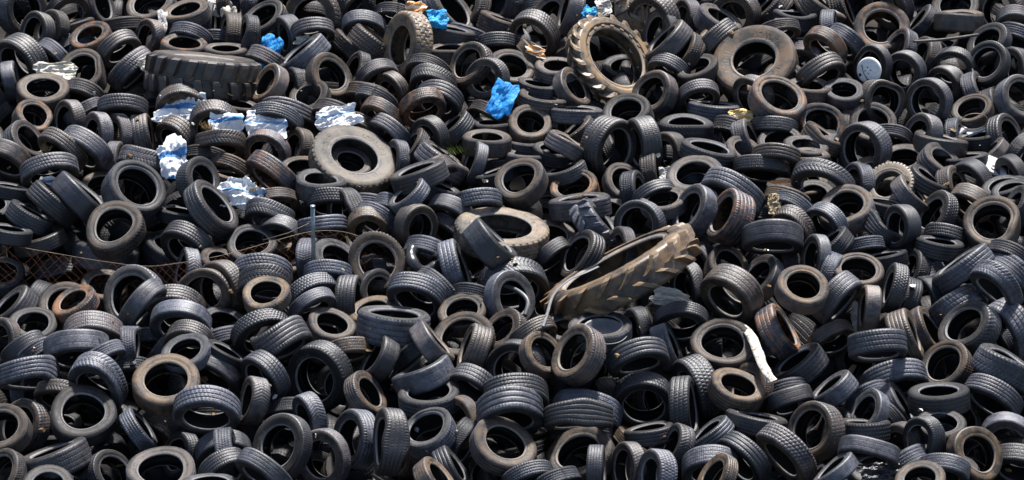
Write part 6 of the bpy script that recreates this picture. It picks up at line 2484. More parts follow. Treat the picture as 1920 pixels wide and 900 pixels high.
-2096,23508,-13694,22,-90,37,285,0
-1833,23804,-13989,-36,-81,-47,335,0
-1428,23416,-13742,-17,-69,71,319,11
-1216,23814,-13662,-12,-82,56,282,9
-1176,23976,-13935,-63,-64,-44,310,4
-502,23624,-13717,-31,3,95,316,5
-95,23794,-13710,-56,16,81,277,3
-86,23818,-13956,-21,-97,11,293,2
335,23772,-13659,-69,-11,72,336,0
760,23670,-13725,96,-20,17,282,5
799,23964,-13836,31,37,88,320,3
1158,23560,-13791,-92,-38,-6,341,0
1409,23648,-13660,-16,19,97,317,10
1584,23934,-13861,-59,-43,-68,295,10
2056,23480,-13657,33,-45,-83,296,1
2529,23492,-13681,55,-2,84,279,2
2528,23954,-13864,74,-50,45,306,4
2821,23728,-13744,0,-92,-38,292,2
3174,23814,-13693,-35,-40,84,307,1
3393,23750,-13903,-69,29,66,296,3
3556,23618,-13710,-37,-87,32,289,3
4277,23784,-13685,-24,-54,81,279,10
4087,23950,-13894,-56,-46,-69,333,0
4680,23742,-13956,-72,-43,55,305,2
5137,23756,-13796,79,2,62,299,10
5205,23738,-13945,-42,-45,-78,339,2
5421,23634,-13683,-79,20,58,281,5
5937,23496,-13763,-44,-88,20,274,1
5913,23708,-13890,9,-47,88,273,5
6208,23650,-13702,-81,-26,-52,275,5
-6292,23010,-13762,-27,-68,68,299,11
-6454,23542,-13993,88,-46,11,344,1
-5927,23098,-13755,-69,-61,38,317,9
-5243,23198,-13836,-8,33,94,327,6
-5303,23452,-13975,48,-57,66,283,10
-4966,22832,-13793,13,-55,-82,318,5
-4515,22994,-13795,16,5,99,298,0
-4498,23560,-14026,39,11,91,310,9
-3975,22918,-13874,-35,-62,-70,327,1
-3571,23008,-13818,-74,29,61,297,6
-3563,23650,-14029,-74,-40,55,290,6
-3237,22816,-13867,23,-92,33,279,9
-2842,23210,-13832,15,28,95,290,4
-2664,23358,-14001,67,27,69,301,1
-2270,22880,-13793,-37,-93,2,337,5
-1880,22948,-13860,4,-13,99,343,3
-1787,23170,-14054,92,8,38,308,1
-1562,23060,-13844,-53,26,81,325,0
-924,23036,-13831,-70,-36,62,314,11
-1211,23618,-14024,-13,-6,99,320,0
-504,23020,-13754,-25,-28,93,321,5
-325,23154,-13791,-83,-6,56,344,6
-98,23472,-14003,-79,-58,19,332,0
204,22946,-13778,-90,-27,34,283,3
597,22944,-13809,24,-9,97,341,6
741,23466,-13995,7,-45,89,303,10
1110,23240,-13831,49,-86,-14,283,4
1506,23274,-13812,-28,-49,-83,305,9
1551,23352,-14071,82,-42,-39,316,10
2019,23216,-13776,-88,-48,7,288,3
2469,23028,-13801,25,-44,86,306,5
2238,23468,-13952,20,-86,-46,291,5
2910,22892,-13837,-42,-52,75,297,5
3078,23112,-13744,65,-38,66,318,6
3111,23120,-14024,5,-61,-79,332,10
3723,23076,-13788,34,-4,94,334,0
4109,23122,-13792,63,-54,-56,337,1
3952,23282,-14010,-9,-73,-68,326,3
4459,22798,-13834,34,-92,17,325,6
4941,22858,-13876,97,-15,18,299,5
5058,23554,-14005,22,-96,16,340,6
5223,23178,-13777,3,13,99,301,0
5773,23204,-13844,2,-81,-58,331,3
6025,23376,-14065,26,-88,-40,334,3
6160,22850,-13847,17,-73,67,276,3
-6217,22496,-13869,-9,3,100,326,9
-6284,22552,-14127,-68,-20,71,326,5
-5773,22368,-13971,82,-33,-47,342,1
-5179,22656,-13922,-27,-95,13,344,3
-5352,22626,-14175,94,-30,16,295,5
-4738,22544,-13974,4,0,100,337,2
-4513,22418,-13957,-36,-80,-49,329,6
-4513,22678,-14180,-48,-59,-64,304,3
-4076,22430,-13982,-78,-62,-11,294,10
-3608,22254,-13898,73,-69,0,286,0
-3530,22536,-14150,-24,14,96,306,6
-3238,22372,-13959,-83,-42,-37,310,0
-2807,22538,-13856,-83,11,54,300,5
-2874,22748,-14156,29,-62,73,278,3
-2247,22502,-13976,22,-19,96,271,11
-1772,22306,-14011,-27,-51,82,343,6
-2008,22792,-14167,-76,-5,64,328,5
-1401,22510,-13959,58,-81,13,306,5
-924,22230,-13911,76,-61,-22,289,4
-1139,22770,-14133,-49,18,85,304,11
-691,22378,-13987,76,-60,-24,320,9
-354,22418,-13959,-6,-56,83,282,4
-362,22670,-14221,89,-33,31,323,3
116,22348,-13973,-44,-77,46,285,6
654,22442,-13945,-85,-33,41,288,3
537,22762,-14151,15,-45,88,275,6
910,22304,-13919,-16,-51,85,333,3
1416,22232,-13953,13,-86,-49,314,6
1533,22648,-14113,62,-48,62,276,5
1848,22724,-13940,40,-54,-74,326,5
2333,22518,-13951,-20,30,93,286,4
2490,22580,-14184,38,-92,-10,324,5
2678,22478,-13964,77,-10,63,314,0
3295,22468,-13870,28,-92,28,284,9
3288,22768,-14097,67,-4,74,301,5
3556,22476,-13937,71,-41,-57,302,3
4049,22392,-14001,46,-63,62,339,11
4062,22936,-14087,7,-55,83,296,9
4568,22590,-13936,-56,-76,-33,307,3
4876,22326,-13956,58,-69,43,277,5
4785,22758,-14096,94,-35,4,277,11
5247,22186,-13926,29,-9,95,333,3
5750,22418,-13963,20,-95,-23,306,0
5748,22536,-14128,-8,-100,-2,286,11
5994,22460,-13961,-30,-77,56,276,10
-5867,21796,-13990,-35,3,94,328,5
-6029,22050,-14259,0,31,95,289,6
-5488,21978,-14071,89,19,41,283,3
-5286,21956,-13981,52,-60,-60,297,5
-5097,22114,-14279,26,-75,61,278,3
-4822,21840,-14105,-7,-70,71,300,0
-4457,22178,-14047,-21,-69,-70,302,3
-4544,22340,-14168,-76,28,59,340,11
-3854,21814,-14059,7,-95,-32,342,3
-3517,22122,-14030,78,-12,62,313,11
-3622,22162,-14332,89,-21,40,308,0
-2957,21860,-14049,86,14,49,284,0
-2785,21740,-14027,24,-39,89,316,0
-2694,22142,-14278,78,-49,40,304,1
-2268,22010,-13970,47,-71,53,288,6
-2015,22000,-14069,36,-81,47,289,3
-1950,22120,-14328,4,-90,42,333,5
-1476,21944,-14069,78,20,59,283,0
-995,22078,-14006,39,-55,-74,270,11
-924,22334,-14278,-77,-60,24,322,3
-567,21740,-14015,-94,-21,-28,309,6
-184,21708,-14081,46,-56,69,328,3
-354,22396,-14285,-35,-42,84,307,3
61,21766,-14090,60,-74,-32,274,6
752,21912,-14004,63,-58,51,310,5
639,22158,-14298,1,-91,-43,282,9
1122,22080,-14059,76,-46,46,291,3
1472,21844,-14036,52,-41,-75,322,9
1484,22366,-14190,-30,-55,-78,317,6
1869,21784,-14074,-27,-32,91,294,9
2303,22010,-14048,47,-88,-11,331,0
2326,22250,-14190,-12,-21,97,293,5
2578,22028,-14041,29,-90,33,271,5
3044,22014,-14007,-13,-75,65,282,1
3065,22300,-14228,-93,14,34,343,0
3648,22082,-13986,-61,-22,76,340,6
3858,22000,-14041,1,40,91,298,9
3956,22006,-14237,49,-85,-20,286,6
4410,22096,-14037,29,-16,94,275,2
4629,21848,-14106,-54,-80,25,335,2
4860,21998,-14258,58,-69,44,333,3
5243,22022,-14045,63,-72,-30,276,3
5599,21962,-14043,-59,-81,-6,326,5
5802,22114,-14345,39,-92,-7,344,3
5876,21872,-14071,90,-37,24,329,6
"""


def heap_mass():
    rows = [tuple(int(q) for q in L.split(',')) for L in MASS.strip().split('\n') if L and not L.startswith('#')]
    PV, PF, PU, PM, PT = [], [], [], [], []
    lib = {}
    off = 0
    for row in rows:
        if len(row) == 12: (x, y, z, ax, ay, az, R, wr, va, lod, b, g) = row
        else:
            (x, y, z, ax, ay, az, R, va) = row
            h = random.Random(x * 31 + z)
            wr, b, g = h.randint(60, 70), h.randint(0, 16), h.randint(0, 9)  # deep filler tyres near black: the shade of the gaps put into their colour
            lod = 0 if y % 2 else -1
        key = (va, lod)
        if key not in lib:
            W_, rim_, pat_, d_ = VAR[va]
            if lod > 0: t = tyre_parts(W_, rim_, pat_, dfm=d_, seed=va, na=60, nw=19, n_side=28)
            else: t = tyre_parts(W_, rim_, pat_, dfm=d_, seed=va, na=20 if lod == 0 else 13, nw=5, low=True, n_side=20 if lod == 0 else 13)
            vs, fs, us, ms = [], [], [], []
            o = 0
            for kk, mi in (('tread', 0), ('side1', 1), ('side-1', 1), ('liner', 2)):
                a, f, u = t[kk]
                vs.append(a); fs.append(f + o); us.append(u); ms.append(np.full(len(f), mi))
                o += len(a)
            lib[key] = [np.concatenate(q) for q in (vs, fs, us, ms)]
        a, f, u, m = lib[key]
        Rm = np.array((axis_quat((ax, ay, az), (x * 7 + z) % 628 / 100).to_matrix()))
        k = wr / 100 / VAR[va][0]
        p = (a * [R / 1000, R / 1000, R / 1000 * k]) @ Rm.T + [x / 1000, y / 1000, z / 1000 + CAM_Z]
        PV.append(p); PF.append(f + off); PU.append(u); PM.append(m)
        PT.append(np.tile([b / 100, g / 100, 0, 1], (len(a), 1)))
        off += len(a)
    V, Fc, U, Mi, T = (np.concatenate(q) for q in (PV, PF, PU, PM, PT))
    me = bpy.data.meshes.new('buried_tyres')
    me.vertices.add(len(V)); me.vertices.foreach_set('co', V.astype(np.float32).ravel())
    me.loops.add(Fc.size); me.loops.foreach_set('vertex_index', Fc.astype(np.int32).ravel())
    me.polygons.add(len(Fc))
    me.polygons.foreach_set('loop_start', np.arange(0, Fc.size, 4, dtype=np.int32))
    me.polygons.foreach_set('material_index', Mi.astype(np.int32))
    me.polygons.foreach_set('use_smooth', np.ones(len(Fc), dtype=bool))
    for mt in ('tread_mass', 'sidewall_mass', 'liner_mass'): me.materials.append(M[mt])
    layer = me.uv_layers.new(name='UVMap')
    layer.data.foreach_set('uv', U.astype(np.float32)[Fc.ravel()].ravel())
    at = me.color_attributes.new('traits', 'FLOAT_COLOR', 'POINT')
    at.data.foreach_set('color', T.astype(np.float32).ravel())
    me.update(calc_edges=True)
    me.validate()
    o = obj('buried_tyres', me)
    tag(o, 'mass of smaller and half buried scrap tyres filling the heap', 'tyres', kind='stuff')
    print('mass polys', len(Fc))


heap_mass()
# ------------------------------------------------------------------ truck and tractor tyres
# position (mm), axis (1/1000), radius (mm); small finds: position, half width, half height (mm)
SPEC = {
    'truckdark': (-2451, 30729, -11939, -363, -837, 410, 368),
    'truckblock': (-1248, 29625, -11878, -837, -449, 313, 420),
    'truckbald': (2892, 29352, -12006, -231, -503, 833, 506),
    'truckgrey': (-1801, 27455, -12406, 295, -307, 905, 500),
    'truckpale': (-115, 25964, -12599, 81, 32, 996, 519),
    'tractor': (1188, 29487, -12007, 543, -458, 704, 553),
    'tractorbig': (1135, 24842, -12531, -469, 270, 841, 812),
    'loader': (-3627, 28942, -11980, 101, 326, 940, 632),
    'tractortan': (1490, 30845, -11977, 988, -125, 90, 409),
    'tractorsmall': (909, 26085, -12555, 748, 97, 656, 289),
    'knobbly': (4177, 26774, -12402, -406, -476, 780, 277),
    'blue_sack_bag': (-2912, 29956, -12059, 128, 180),
    'blue_top_bag': (-895, 29900, -11651, 130, 117),
    'blue_big_bag': (-105, 28364, -12020, 144, 225),
    'cyan_bag': (915, 29963, -11580, 85, 79),
    'white_wrap': (1114, 30694, -11793, 105, 105),
    'sack_ring': (-3789, 28113, -12066, 285, 180),
    'sack_straw': (-3235, 27754, -12057, 197, 148),
    'sack_mid': (-2809, 27829, -12135, 246, 166),
    'sack_trucktyre': (-2003, 28055, -12128, 259, 136),
    'sack_torn': (-3759, 26997, -12160, 168, 217),
    'sack_low': (-2993, 26531, -12399, 249, 166),
    'sack_small': (-5162, 26941, -12440, 101, 77),
    'paper_left': (-5387, 29153, -12006, 253, 127),
    'wrap_top': (-3636, 30861, -11857, 145, 118),
    'rag_strip': (-4243, 30281, -11800, 59, 130),
    'paper_chip': (1708, 27055, -12394, 66, 89),
    'sheet_tractor': (1664, 24819, -12801, 202, 95),
    'torn_film': (3631, 24580, -12927, 89, 211),
    'rag_orange': (3003, 26727, -12367, 166, 71),
    'foam': (2841, 26114, -12319, 76, 117),
    'cardboard': (2646, 28283, -12199, 148, 68),
    'black_bag': (3502, 21831, -13121, 238, 93),
    'litter_orange': (-1150, 30441, -11709, 118, 79),
    'cream_torn': (-3467, 30587, -11891, 91, 170),
    'cream_scrap': (-4298, 29234, -11944, 102, 95),
    'orange_scrap': (278, 29384, -11849, 141, 58),
    'cream_bit': (-2520, 29795, -11864, 90, 58),
    'board': (5427, 28345, -12387, 209, 74),
    'panel': (5442, 27296, -12400, 144, 138)
}


def big_tyre(key, name, W, rim, pat, traits, label, category='tyre', lugs=None, dfm=None, seed=3, group=None, depth=.022, pale=''):
    x, y, z, ax, ay, az, R = SPEC[key]
    R /= 1000
    root = empty(name, (x / 1000, y / 1000, z / 1000 + CAM_Z), axis_quat((ax, ay, az), .4), (R, R, R))
    parts = tyre_parts(W, rim, pat, na=320, nw=37, dfm=dfm, seed=seed, depth=depth)
    kids = []
    for kk, n, mt in (('tread', 'tread', 'tread'), ('side1', 'sidewall', 'sidewall'), ('side-1', 'sidewall', 'sidewall'), ('liner', 'inner_liner', 'liner')):
        a, b, c = parts[kk]
        kids.append(obj(n, mesh(n, a, b, M[mt + pale], True, c), root))
    if lugs:
        n, h, wb, wt, v0, v1, slant, drop = lugs
        for s in (1, -1):
            me = lug_mesh(W, h, wb, wt, v0, v1, slant, drop, s, M['tread' + pale])
            for i in range(n):
                kids.append(obj('lug', me, kids[0], rot=Quaternion((0, 0, 1), 2 * math.pi * (i + (.5 if s > 0 else 0)) / n)))
    for c in kids: c.color = (*traits, 1)
    return tag(root, label, category, group)


def lug_mesh(W, h, wb, wt, v0, v1, slant, drop, s, mat):
    """one raised bar running from near the centre line out over the shoulder"""
    vs, fs = [], []
    n = 7
    for i in range(n):
        q = i / (n - 1)
        V = v0 + (v1 - v0) * q
        a = slant * (q ** .85)
        r0 = 1 - .012 * V * V - .035 * max(0, (abs(V) - .8) / .2) ** 2 - drop * max(0, V - .95)
        z = min(V, 1.10) * .455 * W * s
        k = 1 + .25 * q
        hh = h * (1 if 0 < i < n - 1 else .86)
        for (w, r) in ((-wb * k, r0 - .035), (-wt * k, r0 + hh), (wt * k, r0 + hh), (wb * k, r0 - .035)):
            an = a + w
            zz = z + (0 if r < r0 else (-.012 * s if i == n - 1 else (.010 * s if i == 0 else 0)))
            vs.append((r * math.cos(an), r * math.sin(an), zz))
    for i in range(n - 1):
        for j in range(3):
            a = i * 4 + j
            f = (a, a + 4, a + 5, a + 1)
            fs.append(f if s > 0 else f[::-1])
    e = (n - 1) * 4
    fs += [(0, 1, 2, 3) if s > 0 else (3, 2, 1, 0), (e + 3, e + 2, e + 1, e) if s > 0 else (e, e + 1, e + 2, e + 3)]
    return mesh('lug', vs, fs, mat, False)


big_tyre('truckdark', 'truck_tyre', .62, .58, 'truck', (.45, .15, 0), 'dark dusty truck tyre face on at the top edge, half behind a car tyre')
big_tyre('truckblock', 'truck_tyre', .60, .56, 'hexblock', (.75, .45, .12), 'tan truck tyre leaning on edge with cracked honeycomb tread blocks', pale='_pale')
big_tyre('truckbald', 'truck_tyre', .60, .50, 'bald', (.60, .20, .10), 'large brown bald truck tyre facing the viewer with a wide smooth wall')
big_tyre('truckgrey', 'truck_tyre', .46, .54, 'truck', (.22, .38, 0), 'large pale grey truck tyre lying tilted with a smaller tyre inside its hole', pale='_pale')
big_tyre('truckpale', 'truck_tyre', .46, .62, 'truck', (.45, .55, 0), 'big pale truck tyre lying flat beside the smooth black rubber tyre', pale='_pale')
big_tyre('tractor', 'tractor_tyre', .42, .69, 'none', (.9, .5, .06), 'tan tractor tyre with bar lugs tilted hole up near the top', 'tractor tyre', (19, .115, .050, .028, .06, 1.16, .34, .4), pale='_pale')
big_tyre('tractorbig', 'tractor_tyre', .45, .70, 'none', (.58, .05, .06), 'huge muddy tractor tyre slanting across the middle of the heap', 'tractor tyre', (18, .100, .052, .034, .06, 1.10, .26, .5), pale='_pale')
big_tyre('loader', 'tractor_tyre', .78, .52, 'none', (.40, .12, 0), 'wide black loader tyre with deep blocky lugs lying flat', 'tractor tyre', (19, .080, .085, .066, .02, 1.06, .10, .6))
big_tyre('tractortan', 'tractor_tyre', .90, .60, 'none', (.9, .6, 0), 'tan lugged tractor tyre standing half hidden behind the tilted tractor tyre', 'tractor tyre', (16, .10, .075, .05, .06, 1.08, .20, .6), pale='_pale')
big_tyre('tractorsmall', 'tractor_tyre', .95, .60, 'none', (.12, .95, 0), 'small light grey lugged tyre between the pale truck tyre and the huge tractor tyre', 'tractor tyre', (14, .12, .085, .06, .06, 1.08, .28, .6))
big_tyre('knobbly', 'knobbly_tyre', .50, .58, 'none', (.5, 1.0, 0), 'pale beige tyre with square knobs round its rim', 'tyre', (40, .065, .048, .042, .45, 1.12, .0, .9), pale='_pale')

# ------------------------------------------------------------------ plastic bags, paper and rags caught in the heap
def sack_mat(name, base, stripe, rough=.4, dens=2.2, amount=.5):
    k = Nodes(name)
    tc = k.n('TexCoord').outputs['Object']
    s = k.n('SeparateXYZ')
    k.t.links.new(tc, s.inputs[0])
    n = k.noise(tc, 1.4, 3, .5)
    w = k.math('SINE', k.math('ADD', k.math('MULTIPLY', s.outputs[1], dens * 3.1), k.math('MULTIPLY', n, 1.6)))
    f = k.ramp(w, amount, amount + .12)
    col = k.mix(f, rgb(*base), rgb(*stripe))
    d = k.noise(tc, 3.0, 6, .7)
    col = k.mix(k.ramp(d, .58, .78, 0, .45), col, rgb(.32, .27, .20))
    k.put(k.b.inputs['Base Color'], col)
    k.b.inputs['Roughness'].default_value = rough
    k.b.inputs['Specular IOR Level'].default_value = .25
    k.bump(k.noise(tc, 5, 4, .6, .6), .35, .06)
    return k.m


M['sack'] = sack_mat('printed_sack', (.68, .70, .73), (.08, .22, .46), .70, 1.5, .62)
M['sack_pale'] = sack_mat('pale_sack', (.70, .71, .73), (.16, .30, .50), .70, 1.5, .84)
M['blue'] = sack_mat('blue_plastic', (.014, .23, .60), (.022, .28, .66), .55, 1.5, .4)
M['cyan'] = sack_mat('cyan_plastic', (.02, .28, .58), (.06, .42, .70), .55, 1.5, .4)
M['white'] = sack_mat('white_film', (.52, .51, .48), (.40, .38, .34), .75, 2.0, .6)
M['cream'] = sack_mat('cream_paper', (.48, .44, .36), (.58, .55, .48), .7, 2.0, .4)
M['orange'] = sack_mat('orange_rag', (.62, .28, .10), (.80, .66, .50), .8, 2.0, .2)
M['foam'] = sack_mat('beige_foam', (.30, .24, .15), (.42, .35, .24), .9, 2.0, .4)
M['card'] = sack_mat('cardboard', (.62, .42, .16), (.74, .60, .36), .85, 2.0, .3)
M['blackfilm'] = simple('black_film', (.008, .008, .009), (.020, .020, .022), .28, 6, .6, .5)


def crumple(key, mat, label, category, name, seed, thick=.22, amp=.45, flip=0.0, jag=.42, tilt=25, gx=34, gy=28):
    x, y, z, hw, hh = SPEC[key]
    vs, fs = [], []
    off = Vector((seed * 3.7, seed * 1.9, 0))
    for side in (1, -1):
        for j in range(gy + 1):
            for i in range(gx + 1):
                u, v = i / gx * 2 - 1, j / gy * 2 - 1
                # squircle outline with a ragged edge
                m = max(abs(u), abs(v), 1e-6)
                rr = math.hypot(u, v)
                k = (m / rr) ** .45 if rr > 1e-6 else 1
                ed = 1 + jag * (noise.noise(Vector((u * 1.5 / m, v * 1.5 / m, seed * 2.3))) + .25 * noise.noise(Vector((u * 3 / m, v * 3 / m, seed * 1.7))))
                px, py = u * k * ed, v * k * ed
                q = max(0, 1 - m ** 2.4)
                p = Vector((px * 1.5, py * 1.5, side * .35)) + off
                d1 = Vector((p.x * .8 + p.y * .5, p.y * 2.1 - p.x * .6, 0)) + off
                d2 = Vector((p.x * 2.3 - p.y * .7, p.y * .7 + p.x * .4, 5)) + off
                f = 1 - 2.2 * abs(noise.noise(d1)) + .6 * (1 - 2.2 * abs(noise.noise(d2 * 1.4)))
                zz = amp * 1.1 * noise.noise(Vector((px, py, 0)) * 1.1 + off) + thick * .55 * f + side * .03 * (q + .1)
                jx = .10 * noise.noise(p * 3.1 + Vector((4, 4, 0))) * q
                jy = .10 * noise.noise(p * 3.1 + Vector((8, 1, 0))) * q
                vs.append((px + jx, py + jy, zz))
    n1 = (gx + 1) * (gy + 1)
    idx = lambda s, i, j: s * n1 + j * (gx + 1) + i
    for j in range(gy):
        for i in range(gx):
            a = (idx(0, i, j), idx(0, i + 1, j), idx(0, i + 1, j + 1), idx(0, i, j + 1))
            b = (idx(1, i, j + 1), idx(1, i + 1, j + 1), idx(1, i + 1, j), idx(1, i, j))
            fs += [a, b]
    rim = [(i, 0) for i in range(gx)] + [(gx, j) for j in range(gy)] + [(i, gy) for i in range(gx, 0, -1)] + [(0, j) for j in range(gy, 0, -1)]
    for k in range(len(rim)):
        a, b = rim[k], rim[(k + 1) % len(rim)]
        fs.append((idx(1, *a), idx(1, *b), idx(0, *b), idx(0, *a)))
    ez = (-FW * math.cos(math.radians(tilt)) + UP * math.sin(math.radians(tilt))).normalized()
    ex = (RT * math.cos(flip) + UP * math.sin(flip)).normalized()
    ex = (ex - ez * ex.dot(ez)).normalized()
    ey = ez.cross(ex)
    rot = Matrix((ex, ey, ez)).transposed().to_quaternion()
    sx, sy = hw / 1000, hh / 1000 / max(.6, math.cos(math.radians(tilt)))
    o = obj(name, mesh(name, vs, fs, mat, True), None, (x / 1000, y / 1000, z / 1000 + CAM_Z), rot, (sx, sy, min(sx, sy)))
    return tag(o, label, category)


crumple('blue_sack_bag', M['blue'], 'blue plastic bag tangled with scraps beside a block tread tyre', 'plastic bag', 'plastic_bag', 1, .2, .5)
crumple('blue_top_bag', M['cyan'], 'small light blue bag by the tan truck tyre near the top', 'plastic bag', 'plastic_bag', 2)
crumple('blue_big_bag', M['blue'], 'bright blue plastic bag hanging upright in the upper middle', 'plastic bag', 'plastic_bag', 3, .16, .4, -.35, .3)
crumple('cyan_bag', M['cyan'], 'tiny sky blue bag beside a white wrapper at the top edge', 'plastic bag', 'plastic_bag', 4)
crumple('white_wrap', M['white'], 'white plastic wrapper beside a tiny sky blue bag', 'wrapper', 'plastic_wrapper', 5)
crumple('sack_ring', M['sack'], 'blue and white sack seen through a standing tyre ring', 'sack', 'plastic_sack', 6, .5, .3)
crumple('sack_straw', M['sack'], 'blue and white sack with straw inside a ring tyre', 'sack', 'plastic_sack', 7)
crumple('sack_mid', M['sack_pale'], 'white sack with a little blue print left of the tyre arcs', 'sack', 'plastic_sack', 8)
crumple('sack_trucktyre', M['sack_pale'], 'white and blue sack tucked behind the large pale grey truck tyre', 'sack', 'plastic_sack', 9, .4, .3, .3)
crumple('sack_torn', M['sack'], 'torn white sack with a blue edge standing between two tyres', 'sack', 'plastic_sack', 10, .3, .4, .3)
crumple('sack_low', M['sack_pale'], 'crumpled white sack below two brown muddy tyres', 'sack', 'plastic_sack', 11, .5)
crumple('sack_small', M['sack'], 'small blue and white scrap of sack under a tyre arch', 'sack', 'plastic_sack', 12)
crumple('paper_left', M['cream'], 'white paper sheet lying above a flat tyre at the left', 'paper', 'paper_scrap', 13, .3, .3)
crumple('wrap_top', M['white'], 'white plastic wrapper at the top edge above a ribbed tyre', 'wrapper', 'plastic_wrapper', 14)
crumple('rag_strip', M['white'], 'pale rag strip hanging from a brown tyre at the top', 'rag', 'rag', 15)
crumple('paper_chip', M['white'], 'small white scrap beside a brown ring tyre', 'paper', 'paper_scrap', 16)
crumple('sheet_tractor', M['cream'], 'cream plastic sheet below the huge muddy tractor tyre', 'plastic sheet', 'plastic_sheet', 17, .35, .3, -.3)
crumple('torn_film', M['white'], 'torn white film behind a brown tyre standing on edge', 'plastic film', 'plastic_film', 18, .3, .3, 0)
crumple('rag_orange', M['orange'], 'orange and white rag on top of a brown tyre', 'rag', 'rag', 19)
crumple('foam', M['foam'], 'beige foam lump wedged beside the big ribbed tyre arc', 'foam', 'foam_lump', 20, .7, .2, 0, .15)
crumple('cardboard', M['card'], 'torn yellow cardboard pieces beside a brown tyre', 'cardboard', 'cardboard_scrap', 21, .3, .5)
crumple('litter_orange', M['orange'], 'orange and white litter scrap behind the small light blue bag', 'litter', 'litter_scrap', 23)
crumple('cream_torn', M['cream'], 'torn cream paper hanging under the white wrapper at the top', 'paper', 'paper_scrap', 24, .3, .5, .1)
crumple('cream_scrap', M['cream'], 'torn cream paper on the end of a brown tread tyre', 'paper', 'paper_scrap', 25)
crumple('orange_scrap', M['orange'], 'long orange scrap lying left of the tilted tan tractor tyre', 'litter', 'litter_scrap', 26, .3, .5, -.4)
crumple('cream_bit', M['cream'], 'small cream scrap below the dark truck tyre', 'paper', 'paper_scrap', 27)
crumple('black_bag', M['blackfilm'], 'glossy crumpled black bin bag at the bottom right', 'bin bag', 'bin_bag', 22, .55, .6, 0, .3, 35, 34, 22)


# ------------------------------------------------------------------ tubes: hose, pipe, rod, wire, fence
def tube_geo(pts, rad, n=8, flat=1.0, closed=False):
    pts = [Vector(p) for p in pts]
    vs, fs = [], []
    up = Vector((0, 0, 1))
    m = len(pts)
    for i, p in enumerate(pts):
        a = pts[(i - 1) % m] if (i > 0 or closed) else p
        b = pts[(i + 1) % m] if (i < m - 1 or closed) else p
        t = (b - a).normalized()
        s = t.cross(up)
        s = s.normalized() if s.length > 1e-4 else Vector((1, 0, 0))
        w = s.cross(t)
        for k in range(n):
            q = 2 * math.pi * k / n
            vs.append(p + s * (rad * math.cos(q)) + w * (rad * flat * math.sin(q)))
    for i in range(m if closed else m - 1):
        for k in range(n):
            a, b = i * n + k, i * n + (k + 1) % n
            c, d = ((i + 1) % m) * n + k, ((i + 1) % m) * n + (k + 1) % n
            fs.append((a, c, d, b))
    if not closed: fs += [tuple(range(n)), tuple(range((m - 1) * n + n - 1, (m - 1) * n - 1, -1))]
    return vs, fs


def smooth_path(pts, n=8):
    pts = [Vector(p) for p in pts]
    out = []
    for i in range(len(pts) - 1):
        p0, p1, p2, p3 = pts[max(i - 1, 0)], pts[i], pts[i + 1], pts[min(i + 2, len(pts) - 1)]
        for k in range(n):
            t = k / n
            out.append(.5 * ((2 * p1) + (p2 - p0) * t + (2 * p0 - 5 * p1 + 4 * p2 - p3) * t * t + (3 * p1 - p0 - 3 * p2 + p3) * t ** 3))
    return out + [pts[-1]]


M['hose'] = simple('grey_rubber_strip', (.07, .074, .08), (.13, .13, .135), .5, 8, .4, .2)
M['steel'] = simple('galvanised_steel', (.20, .24, .27), (.36, .40, .42), .45, 14, .5, .2, .7)
M['rustwire'] = simple('rusty_wire', (.10, .036, .014), (.19, .075, .030), .85, 30, .2, 0)
M['wire'] = simple('bare_wire', (.16, .11, .07), (.28, .21, .14), .6, 20, .4, 0)
M['rod'] = simple('black_rod', (.03, .03, .03), (.09, .085, .08), .6, 12, .4, .2)
M['greyplastic'] = simple('grey_plastic', (.07, .074, .08), (.11, .115, .12), .42, 3, .5, .15)
M['silver'] = simple('silver_hubcap', (.62, .62, .61), (.74, .74, .73), .4, 5, .5, .1, 0)
M['dark'] = simple('dark_hollow', (.01, .01, .01), (.02, .02, .02), .9, 5, .2, 0)
M['panel'] = simple('white_panel', (.62, .63, .64), (.76, .76, .75), .5, 4, .4, .2)
M['tube'] = simple('black_inner_tube', (.012, .012, .013), (.030, .030, .032), .30, 4, .6, .2)

p = smooth_path([on_heap(1018, 612, .95), on_heap(1026, 588, .85), on_heap(1038, 552, .70), on_heap(1066, 525, .60), on_heap(1096, 512, .55), on_heap(1122, 500, .50)])
o = obj('rubber_strip', mesh('rubber_strip', *tube_geo(p, .017, 10, .4), M['hose']))
tag(o, 'grey rubber strip curving up beside the huge muddy tractor tyre', 'rubber strip')

p = smooth_path([on_heap(1712, 78, .55), on_heap(1770, 74, .58), on_heap(1834, 65, .50)])
tag(obj('metal_rod', mesh('metal_rod', *tube_geo(p, .018, 8), M['rod'])), 'thin dark rod lying across the tyres at the upper right', 'rod')

c = on_heap(1826, 228, .40)
ex, ey = RT, (UP * .55 - FW * .83).normalized()
p = [c + ex * (.155 * math.cos(t)) + ey * (.155 * math.sin(t)) for t in [2 * math.pi * i / 48 for i in range(48)]]
tag(obj('wire_hoop', mesh('wire_hoop', *tube_geo(p, .006, 6, 1, True), M['wire'])), 'bare wire hoop lying in a brown ring tyre at the right', 'wire hoop')


